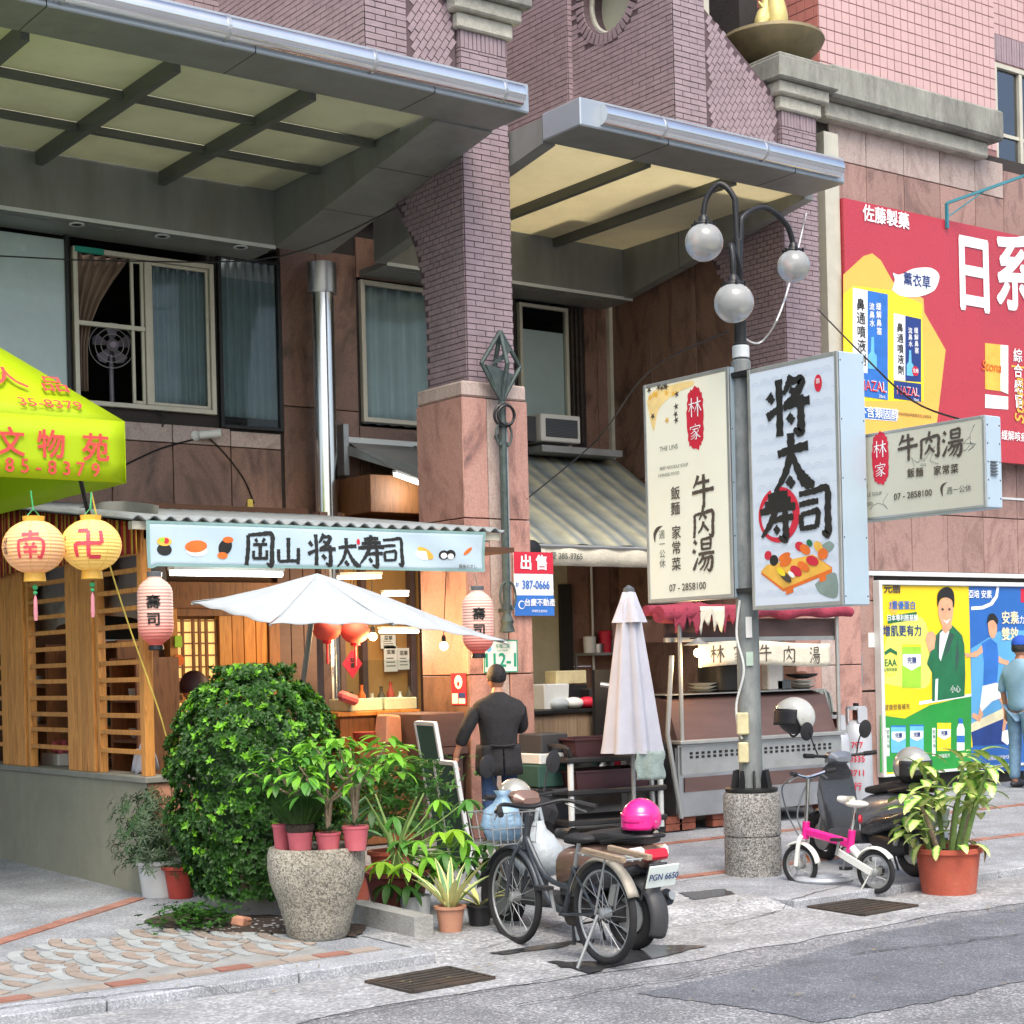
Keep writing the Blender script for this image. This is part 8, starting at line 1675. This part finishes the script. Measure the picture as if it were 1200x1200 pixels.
def leaf_cloud(name,mat,par,pts,L,w,rnd,per=6,up=.5,bend=.5):
 """many small leaves as rosettes at points with a normal"""
 m=MB(); lv,lf=leafmesh('l',L,w,bend,.15,2)
 for p,nrm in pts:
  x,y=frame(nrm)
  for k in range(per):
   a=k*2*math.pi/per+rnd.uniform(-.4,.4); el=rnd.uniform(.1,.9)*up+.15; d=((x*math.cos(a)+y*math.sin(a))*math.cos(el)+nrm*math.sin(el)).normalized(); sd=d.cross(nrm); sd=sd.normalized() if sd.length>1e-4 else x; u=sd.cross(d); s=rnd.uniform(.65,1.15)
   m.add([p+(d*vx+sd*vy+u*vz)*s for vx,vy,vz in lv],lf)
 o=m.build(name,MATS[mat],par,smooth='all'); o['kind']='stuff'; return o
def pot(name,label,c,r0,r1,h,mat,rim=.02,group='potted plants'):
 t=thing(name,label,'plant',c,0,group); ltp('pot',mat,t,[(r0,0),(r0+(r1-r0)*.9,h*.86),(r1,h*.87),(r1+rim,h*.9),(r1+rim,h),(r1-.01,h),(r1-.02,h*.9),(0.01,h*.9)],c,28); ltp('soil','soil',t,[(r1-.02,h*.9),(.01,h*.93)],c,20); return t
def W(px,py,D):return atD(px,py,D)
rnd=random.Random(12)
# --- clipped round bush
bc=ground(302,1068); D=(bc-CAM).dot(FW); s=D/FPX
t=thing('round_bush','large clipped dark green bush with a trimmed dome crown','bush',bc); bz=bc.z
def lump(th,ph):return 1+.025*math.sin(ph*3+th*4)+.02*math.sin(ph*7-th*5)+.015*math.sin(ph*11+th*9)
dark=[]; bright=[]; Rb=.565; H=1.57
for i in range(7000):
 z=rnd.uniform(.06,1)**.9; ph=rnd.uniform(0,2*math.pi); th=z*3
 rr=Rb*(1.0 if z<.55 else math.sqrt(max(0,1-((z-.55)/.45)**2)))*(.58+.42*min(1,z/.42))*lump(th,ph)*(1-.16*math.exp(-((z-.5)/.06)**2))*(1-.14*rnd.random()**2)*(1.02 if(math.sin(ph*9+z*31)+math.sin(ph*5-z*23))>-.7 else.86)
 if z>.93:rr=Rb*rnd.uniform(0,.5)
 p=bc+Vector((math.cos(ph)*rr,math.sin(ph)*rr,z*H)); nn=Vector((math.cos(ph),math.sin(ph),.15+max(0,z-.5)*1.6)).normalized(); (bright if rnd.random()<.07+.06*(z>.6) else dark).append((p,nn))
leaf_cloud('foliage','leaf_bush',t,dark,.038,.021,rnd,7,1.25); leaf_cloud('highlight_foliage','leaf_bush_bright',t,bright,.042,.023,rnd,7,1.25)  # bright leaves, more near the top: crown highlights put into leaf colour
spp('crown_core','leaf_dark',t,bc+UP*.85,.37,1,1,1.35)
for k in range(5):a=k*1.3; tbp('stem','bark',t,[bc+Vector((math.cos(a)*.05,math.sin(a)*.05,-.05)),bc+Vector((math.cos(a)*.1,math.sin(a)*.1,.3)),bc+Vector((math.cos(a)*.3,math.sin(a)*.3,.9))],[.03,.022,.01],8)
ltp('planting_pot','concrete',t,[(.22,-.02),(.27,.12),(.26,.14),(.05,.13)],bc,24)
# --- feathery plant in a white pot and a red pot at the wall
q=ground(188,1050); t=pot('potted_plant','dark feathery plant in a round white pot at the low wall',q,.12,.15,.25,'pot_white'); P=[]
for k in range(420):a=rnd.uniform(0,6.28); r=rnd.uniform(0,.3); z=rnd.uniform(.25,.75); P.append((q+Vector((math.cos(a)*r-.05,math.sin(a)*r,z-r*.3)),Vector((math.cos(a),math.sin(a),.5)).normalized()))
leaf_cloud('foliage','leaf_dark',t,P,.06,.012,rnd,6,bend=.8); [tbp('stem','stem_green',t,[q+UP*.2,q+Vector((math.cos(a)*.1,math.sin(a)*.1,.45)),q+Vector((math.cos(a)*.22,math.sin(a)*.22,.55))],.006,5,4) for a in(0,1,2,3,4,5)]
q=ground(212,1052); t=pot('potted_plant','plain red plastic pot half hidden under the round bush',q,.08,.11,.22,'pot_red'); leaf_cloud('foliage','leaf_dark',t,[(q+Vector((rnd.uniform(-.08,.08),rnd.uniform(-.08,.08),.28)),UP) for _ in range(16)],.07,.02,rnd,5)
# --- weeds and pebbles at the foot of the bush
q=ground(228,1088); P=[(q+Vector((rnd.gauss(0,.13),rnd.gauss(0,.12),rnd.uniform(.02,.14))),Vector((rnd.uniform(-.5,.5),rnd.uniform(-.5,.5),1)).normalized()) for _ in range(260)]; o=leaf_cloud('weeds','leaf_bush',None,P,.035,.022,rnd,4); tag(o,'low leafy weeds growing at the foot of the round bush','weeds')
m=MB()
for _ in range(150):a=ground(rnd.uniform(225,350),rnd.gauss(1088,7)); m.sphere((a.x,a.y,gz(a.y)+.006),rnd.uniform(.006,.02),7,5,1,rnd.uniform(.7,1.2),.6)
tag(m.build('pebbles',MATS['concrete'],smooth='all'),'small pale pebbles round the foot of the bush','pebbles',kind='stuff')
m=MB(); lv,lf=leafmesh('l',.05,.022,.5,.2,2)
for _ in range(80):
 a=ground(rnd.uniform(150,1190),rnd.uniform(1045,1175)); z_=(gz(a.y) if a.y>KERB_Y else.056 if a.y>KERB_Y-.28 else.004)+.012; an=rnd.uniform(0,6.28); s_=rnd.uniform(.4,1)
 m.add([(a.x+(x*math.cos(an)-y*math.sin(an))*s_,a.y+(x*math.sin(an)+y*math.cos(an))*s_,z_+z*.3) for x,y,z in lv],lf)
tag(m.build('fallen_leaves',M('leaf_dry','#8a7c58',.8,var=.4)),'dry leaves and litter scattered along the gutter','leaves',kind='stuff')
sheet('soil_bed',[(168,1082),(215,1066),(330,1075),(430,1086),(420,1100),(320,1096),(220,1092)],'soil',.012,6,.02)
q=ground(283,1086); tag(obx('stone','pot_peach',None,q+UP*.03,(.12,.09,.07),rotm(.1,.2,.5),.015),'broken pink stone lying among the pebbles','stone')
a,b=ground(415,1078),ground(497,1098); tag(brp('concrete_beam','concrete',None,Vector((a.x,a.y,gz(a.y)+.06)),Vector((b.x,b.y,gz(b.y)+.06)),.13,.12,UP),'concrete kerb block lying beside the maroon pot','block')
# --- hewn stone planter with four pink pots on top
q=ground(373,1098); D=(q-CAM).dot(FW); s=D/FPX; h=107*s
t=thing('stone_planter','rough hewn stone planter shaped like a tall tapering jar','planter',q)
ltp('jar','hewn_stone',t,[(33*s,0),(36*s,h*.04),(40*s,h*.2),(47*s,h*.42),(55*s,h*.62),(57.5*s,h*.78),(57*s,h*.92),(55*s,h*.99),(52*s,h),(44*s,h*.985),(43*s,h*.9),(.02,h*.9)],q,40); ltp('soil','soil',t,[(43*s,h*.93),(.02,h*.95)],q,24)
zt=q.z+h*.97; LM=leaf_data('leaf','leaf_light',.12,.055,.6); LM2=leaf_data('leaf','leaf_mid',.11,.05,.6); LS=leaf_data('leaf','leaf_aloe',.11,.025,.3,.3)
def small_tree(base,h,n,sp,me,par,r=.012):
 tips=[]
 for k in range(5):
  a=k*1.257+rnd.uniform(-.3,.3); e=base+Vector((math.cos(a)*sp*rnd.uniform(.4,1),math.sin(a)*sp*rnd.uniform(.4,1),h*rnd.uniform(.75,1))); tbp('branch','bark',par,[base,base+UP*h*.35+(e-base)*.1,e],[r,r*.7,r*.35],6); tips.append(e)
 for k in range(n):
  e=rnd.choice(tips); a=rnd.uniform(0,6.28); put_leaf(par,rnd.choice(me),e+Vector((math.cos(a)*.05,math.sin(a)*.05,rnd.uniform(-.12,.06))),a,rnd.uniform(-.5,.5),rnd.uniform(.6,1.1))
for k,(px,rr,lb,kind) in enumerate(((331,.055,'small pink pot with a spiky succulent, leftmost on the stone planter',0),(352,.078,'pink pot with a mound of fine green grass on the stone planter',1),(385,.072,'low pink pot with a pale branching shrub on the stone planter',2),(417,.075,'pale pink pot with a leafy shrub, rightmost on the stone planter',3))):
 c=atD(px,994,D-(.14 if kind else.03)); c.z=zt+(.0 if kind!=2 else-.01); hh=(.15,.15,.115,.14)[k]; t=pot('potted_plant',lb,c,rr*.78,rr,hh,'pot_pink',.004,'pots on the stone planter')
 if kind==1:
  m=MB()
  for _ in range(2600):
   a=rnd.uniform(0,6.28); r=math.sqrt(rnd.random())*.1; z0=hh+.05*(1-(r/.12)**2); p=c+Vector((math.cos(a)*r,math.sin(a)*r,z0)); d=Vector((math.cos(a)*r*9+rnd.uniform(-.3,.3),math.sin(a)*r*9+rnd.uniform(-.3,.3),1)).normalized()*rnd.uniform(.08,.19); sd=d.cross(UP); sd=(sd.normalized() if sd.length>1e-4 else XA)*.003
   m.add([p-sd,p+sd,p+d],[(0,1,2)])
  m.build('grass',MATS['leaf_bush'],t)['kind']='stuff'; spp('moss_mound','soil',t,c+UP*(hh-.01),.085,1,1,.7)
 if kind in(0,2,3):
  for j in range(10):a=j*.63; put_leaf(t,LS,c+UP*hh,a,rnd.uniform(.3,.9),rnd.uniform(.6,1))
 if kind in(2,3):small_tree(c+UP*hh,.42 if kind==2 else.5,150,.3,[LM,LM,LM2] if kind==3 else[LM2,LM2,LM],t)
c=atD(345,985,D+.12); c.z=zt; t=pot('potted_plant','small grey leaved shrub at the back of the stone planter',c,.07,.09,.14,'pot_pink',.004,'pots on the stone planter'); small_tree(c+UP*.14,.4,110,.3,[LM2,LM2,LM],t)
# --- pots right of the stone planter
q=ground(466,1072); t=pot('potted_plant','lush money tree with hand shaped leaves in a large maroon pot',q,.15,.2,.28,'pot_maroon',.015)
LP=[leaf_data('leaf',mt,.16,.055,.7,.1) for mt in('leaf_mid','leaf_light','leaf_lime','leaf_bush')]
def palm(par,c,n=6,s=1.0,me=None,sd=0.0):
 me=me or rnd.choice(LP)
 for k in range(n):put_leaf(par,me,c,k*2*math.pi/n+sd,rnd.uniform(-.6,-.05),s*rnd.uniform(.8,1.1))
Dq=(q-CAM).dot(FW)
for k in range(4):a=k*1.6; tbp('stem','stem_green',t,[q+UP*.25,q+Vector((math.cos(a)*.06,math.sin(a)*.06,.5)),q+Vector((math.cos(a)*.22,math.sin(a)*.22,.75))],[.018,.012,.006],7)
for px,py,dd,sc,w in((447,1010,-.2,1.1,2),(476,1012,-.25,1.15,2),(500,1005,-.2,.9,1),(490,985,-.05,.9,1),(532,972,0,1.1,2),(515,975,0,.9,2),(545,985,.1,1.0,1),(455,1036,-.25,1,3),(478,1038,-.28,1,3),(498,1028,-.2,1,3),(520,1000,-.1,1,0),(548,1005,.05,.9,0),(470,985,0,.9,0),(555,1020,.1,.8,3),(505,960,.2,.9,0))+tuple((rnd.uniform(435,575),rnd.uniform(930,1040),rnd.uniform(.0,.3),.95,rnd.choice((0,0,3,1))) for _ in range(20)):
 c=atD(px,py,Dq+dd); palm(t,c,6,sc,LP[w],rnd.uniform(0,1)); tbp('leaf_stalk','stem_green',t,[q+UP*.35+(c-q)*.15,q.lerp(c,.6)+UP*.15,c],.005,5,3)
 # aloe
q=ground(448,1062); q.y+=.35; t=pot('potted_plant','tall aloe with thick grey green spikes between the pots',q,.1,.13,.22,'pot_terracotta'); tbp('stem','stem_green',t,[q+UP*.2,q+UP*.62],.03,8); LA=leaf_data('leaf','leaf_aloe',.34,.055,.35,.45,n=8)
for k in range(18):put_leaf(t,LA,q+UP*(.42+.013*k),k*2.4,.1+.055*k,1.05-.022*k)
# loose shrub with small leaves behind them
q=ground(505,1045); q.y+=.5; t=pot('potted_plant','loose small leaved shrub behind the aloe',q,.12,.15,.25,'pot_terracotta'); P=[(q+Vector((rnd.gauss(0,.24),rnd.gauss(0,.16),.35+rnd.uniform(0,.55))),Vector((rnd.uniform(-1,1),rnd.uniform(-1,1),1)).normalized()) for _ in range(800)]; leaf_cloud('foliage','leaf_mid',t,P,.06,.026,rnd,4); small_tree(q+UP*.24,.55,6,.3,[LM2],t)
# snake plant in a peach pot, white tub, black pot
q=ground(528,1092); t=pot('potted_plant','yellow edged snake plant in a peach clay pot',q,.065,.085,.155,'pot_peach',.012)
def variegated(name,edge,mid,L,w,bend):
 me=leaf_data(name,edge,L,w,bend,.3,n=8); me.materials.append(MATS[mid])
 V=[tuple(v.co) for v in me.vertices]; return me
M('leaf_cream','#d9d98a',.5,var=.15); LV=leaf_data('leaf','leaf_cream',.38,.05,.35,.3,n=8); LG=leaf_data('leaf_stripe','leaf_aloe',.37,.026,.35,.3,n=8)
for k in range(16):a=k*2.4; p=q+Vector((math.cos(a)*.03,math.sin(a)*.03,.14)); pt_,sc=rnd.uniform(.75,1.35),rnd.uniform(.6,1.05); o=put_leaf(t,LV,p,a,pt_,sc); g_=link('leaf_stripe',LG,None,o); g_.location=(0,0,.004)
q=ground(500,1080); q.y+=.12; ltp('white_tub','pot_white',None,[(.085,0),(.095,.14),(.1,.15),(.09,.15),(.08,.05)],q,24); tag(bpy.data.objects['white_tub'],'empty white tub between the maroon and peach pots','tub')
q=ground(562,1085); t=pot('potted_plant','small black pot with drooping yellow leaves',q,.06,.075,.13,'plastic_black'); [put_leaf(t,LV,q+UP*.12,a,rnd.uniform(.3,1.0),.75) for a in(0,1.2,2.4,3.6,4.8,5.6)]
# --- dieffenbachia in the big terracotta pot
q=ground(1112,1046); t=pot('potted_plant','dumb cane with pale variegated leaves in a large terracotta pot',q,.18,.215,.31,'pot_terracotta',.018); D=(q-CAM).dot(FW)
m=newmat('leaf_variegated'); N,L_=nodes(m); b=N['Principled BSDF']; tc=N.new('ShaderNodeTexCoord'); sx=N.new('ShaderNodeSeparateXYZ'); L_.new(tc.outputs['Object'],sx.inputs[0]); ab=N.new('ShaderNodeMath'); ab.operation='ABSOLUTE'; L_.new(sx.outputs[1],ab.inputs[0]); ns=N.new('ShaderNodeTexNoise'); ns.inputs['Scale'].default_value=45; L_.new(tc.outputs['Object'],ns.inputs[0]); ad=N.new('ShaderNodeMath'); ad.operation='MULTIPLY_ADD'; ad.inputs[1].default_value=.06; L_.new(ns.outputs['Fac'],ad.inputs[0]); L_.new(ab.outputs[0],ad.inputs[2]); r_=ramp(N,[(.03,'#d6dc94'),(.05,'#c3d478'),(.062,'#6fa63a'),(.08,'#4f8f2c')]); L_.new(ad.outputs[0],r_.inputs[0]); L_.new(r_.outputs[0],b.inputs['Base Color']); b.inputs['Roughness'].default_value=.4
LD_=[leaf_data('leaf','leaf_variegated',l,w,bd,.12,n=8) for l,w,bd in((.21,.105,.8),(.185,.1,1.0),(.235,.11,.6))]
for k in range(11):
 a=k*2.4; r=.05+.09*rnd.random(); lean=rnd.uniform(.03,.22); hgt=rnd.uniform(.3,.62); b0=q+Vector((math.cos(a)*r,math.sin(a)*r,.28)); e=b0+Vector((math.cos(a)*lean,math.sin(a)*lean,hgt)); tbp('cane','stem_green' if k%4 else 'bark',t,[b0,b0.lerp(e,.5)+UP*.03,e],[.02,.017,.012],8,3)
 for j in range(11):aa=j*2.4+rnd.uniform(0,1); put_leaf(t,rnd.choice(LD_),e+UP*(.03*j-.22),aa,rnd.uniform(-.35,1.0)*(1 if j>4 else.3),rnd.uniform(.7,1.1))
for k in range(9):a=k*.7; put_leaf(t,LD_[1],q+Vector((math.cos(a)*.2,math.sin(a)*.2,.34)),a,rnd.uniform(-.9,.3),rnd.uniform(.6,.9))
# ================================================================ PEOPLE
def skin(name,mat,par,verts,edges,sub=2,root=0):
 """one continuous surface grown along connected joints; verts = (x, y, z, rx, ry)"""
 me=bpy.data.meshes.new(name); me.from_pydata([v[:3] for v in verts],edges,[]); me.materials.append(MATS[mat]); o=link(name,me,None,par); o.modifiers.new('skin','SKIN');
 for i,v in enumerate(verts):d=me.skin_vertices[0].data[i]; d.radius=(v[3],v[4] if len(v)>4 else v[3]); d.use_root=(i==root)
 sb=o.modifiers.new('smooth','SUBSURF'); sb.levels=sub; sb.render_levels=sub; o.modifiers['skin'].use_smooth_shade=True; return o
def chain(vs,es,start,pts):
 i=start
 for p in pts:vs.append(p); es.append((i,len(vs)-1)); i=len(vs)-1
 return i
def hand(vs,es,wrist,d,side,s=1.0):
 """palm and five unequal, slightly curled fingers below a wrist joint; d = forward of the body"""
 x,y,z,*_=vs[wrist]; palm=chain(vs,es,wrist,[(x,y,z-.05*s,.02*s,.034*s)])
 for k,(o,l) in enumerate(((-.027,.058),(-.009,.07),(.01,.066),(.027,.05))):chain(vs,es,palm,[(x+d*o,y+side*.004,z-.085*s,.0085*s),(x+d*o*1.05,y-side*.008,z-(.085+l*.5)*s,.008*s),(x+d*o,y-side*.026,z-(.085+l*.9)*s,.007*s)])
 chain(vs,es,wrist,[(x+d*.034,y-side*.008,z-.05*s,.0095*s),(x+d*.046,y-side*.018,z-.085*s,.008*s)])
def person(label,loc,rz,H,shirt,trousers,larm,rarm,cap=None,apron=None,head_tilt=0.0,hair='hair_black',bulk=1.0):
 """local x = forward, y = left; stands with feet on the ground; larm/rarm = joints (elbow, wrist)"""
 k=H/1.72; t=thing('person',label,'person',loc,rz,None,True); S=lambda*v:tuple(q*k for q in v)
 vs=[S(0,0,.98,.1,.125)]; es=[]; ch=chain(vs,es,0,[S(0,0,1.15,.1,.13),S(-.01,0,1.33,.105,.15),S(-.01,0,1.43,.08,.11),S(0,0,1.5,.05,.05),S(.01+head_tilt,0,1.56,.055,.055)]); neck=3
 for s_,arm in((1,larm),(-1,rarm)):
  sh=chain(vs,es,2,[S(-.01,s_*.165,1.34,.05)]); w=chain(vs,es,sh,[S(*arm[0],.038),S(*[(a+b)/2 for a,b in zip(arm[0],arm[1])],.033),S(*arm[1],.026)]); hand(vs,es,w,1*k,s_,k)
  chain(vs,es,0,[S(0,s_*.09,.9,.085,.08),S(.015,s_*.1,.5,.055),S(-.01,s_*.1,.28,.05),S(-.02,s_*.1,.09,.035),S(.03,s_*.105,.04,.035,.03),S(.14,s_*.115,.03,.032,.024)])
 skin('body','skin',t,vs,es)
 hc=Vector(S(.015+head_tilt,0,1.625)); spp('head','skin',t,hc,.1*k,1.0,.8,1.18,rotm(0,head_tilt*4,0),n=24)
 fw=Vector((1,0,0)); obx('nose','skin',t,hc+Vector((.105,0,-.015))*k,S(.03,.025,.045),None,.008,(.5,.5))
 for s_ in(-1,1):spp('ear','skin',t,hc+Vector((-.005,s_*.083,-.005))*k,.028*k,.7,.35,1.1); spp('eye','ink_black',t,hc+Vector((.09,s_*.033,.01))*k,.011*k)
 obx('mouth','pot_pink',t,hc+Vector((.094,0,-.058))*k,S(.01,.04,.01))
 if cap:
  spp('cap',cap,t,hc+UP*.03*k,.114*k,1.02,.86,.95,None,0,1.62); grp('cap_peak',cap,t,lambda u,v:hc+Vector((.09+v*.085*math.cos((u-.5)*1.6),(u-.5)*.17,.035-v*.02))*k,8,4,.006); spp('hair',hair,t,hc+Vector((-.02,0,-.01))*k,.104*k,.95,.84,.9,None,.9,2.1)
 else:spp('hair',hair,t,hc+Vector((-.014,0,.018))*k,.109*k,1.0,.86,1.1,rotm(0,-.5+head_tilt*3,0),0,1.75,24)
 # shirt
 B=bulk; vs=[S(0,0,.86,.14*B,.175*B)]; es=[]; chain(vs,es,0,[S(0,0,1.0,.13*B,.17*B),S(-.01,0,1.2,.135*B,.18*B),S(-.01,0,1.34,.12*B,.165*B),S(-.01,0,1.45,.085,.12),S(0,0,1.5,.062,.062)])
 for s_,arm in((1,larm),(-1,rarm)):sh=chain(vs,es,3,[S(-.01,s_*.19*B,1.33,.07*B)]); chain(vs,es,sh,[S(*[a*.5+b*.5 for a,b in zip((-.01,s_*.18,1.385),arm[0])],.066*B),S(*arm[0],.062*B),S(*[a+(b-a)*(.62 if not cap else.12) for a,b in zip(arm[0],arm[1])],.055*B if not cap else.064)])
 skin('shirt',shirt,t,vs,es)
 vs=[S(0,0,.96,.115,.14)]; es=[]
 for s_ in(1,-1):chain(vs,es,0,[S(0,s_*.095,.86,.1,.095),S(.015,s_*.105,.5,.075),S(-.005,s_*.105,.25,.07),S(-.015,s_*.105,.09,.068)])
 skin('trousers',trousers,t,vs,es)
 for s_ in(1,-1):m=MB(); m.sphere(Vector(S(.05,s_*.11,.045)),.13*k,16,10,1,.4,.38); m.build('shoe',MATS['shoe'],t,smooth='all')
 if apron:
  m=MB(); n=28; V=[]
  for r,z in((.218,.7),(.214,.8),(.21,.86),(.205,.94),(.2,.99)):
   for j in range(n+1):a=math.pi*(-.992+1.984*j/n); q=r*k*(1+.04*math.sin(a*7+z*5)); V.append((math.cos(a)*q*.85,math.sin(a)*q*1.03,z*k))
  m.add(V,[(i*(n+1)+j,i*(n+1)+j+1,(i+1)*(n+1)+j+1,(i+1)*(n+1)+j) for i in range(4) for j in range(n)]); m.build('apron',MATS[apron],t,smooth='all',solid=.008); tbp('apron_string',apron,t,[S(-.17,.12,.99),S(-.19,0,.98),S(-.17,-.12,.99)],.012,6,3)
 return t
g=atY(587,980,11.35); person('man in black chef jacket and apron seen from behind at the pillar',Vector((g.x,11.35,gz(11.35))),R(68),1.5,'cloth_black','denim',((-.06,.34,1.13),(.0,.42,.9)),((.08,-.27,1.14),(.25,-.2,1.1)),None,'cloth_black',.02,bulk=1.14)
g=atY(1199,925,11.8); person('man in blue cap, pale blue shirt and jeans at the right edge',Vector((g.x,11.8,gz(11.8))),R(-2),1.68,'shirt_blue','denim_pale',((-.02,.24,1.14),(.06,.26,.9)),((.0,-.25,1.14),(.07,-.24,.9)),'cap_blue')
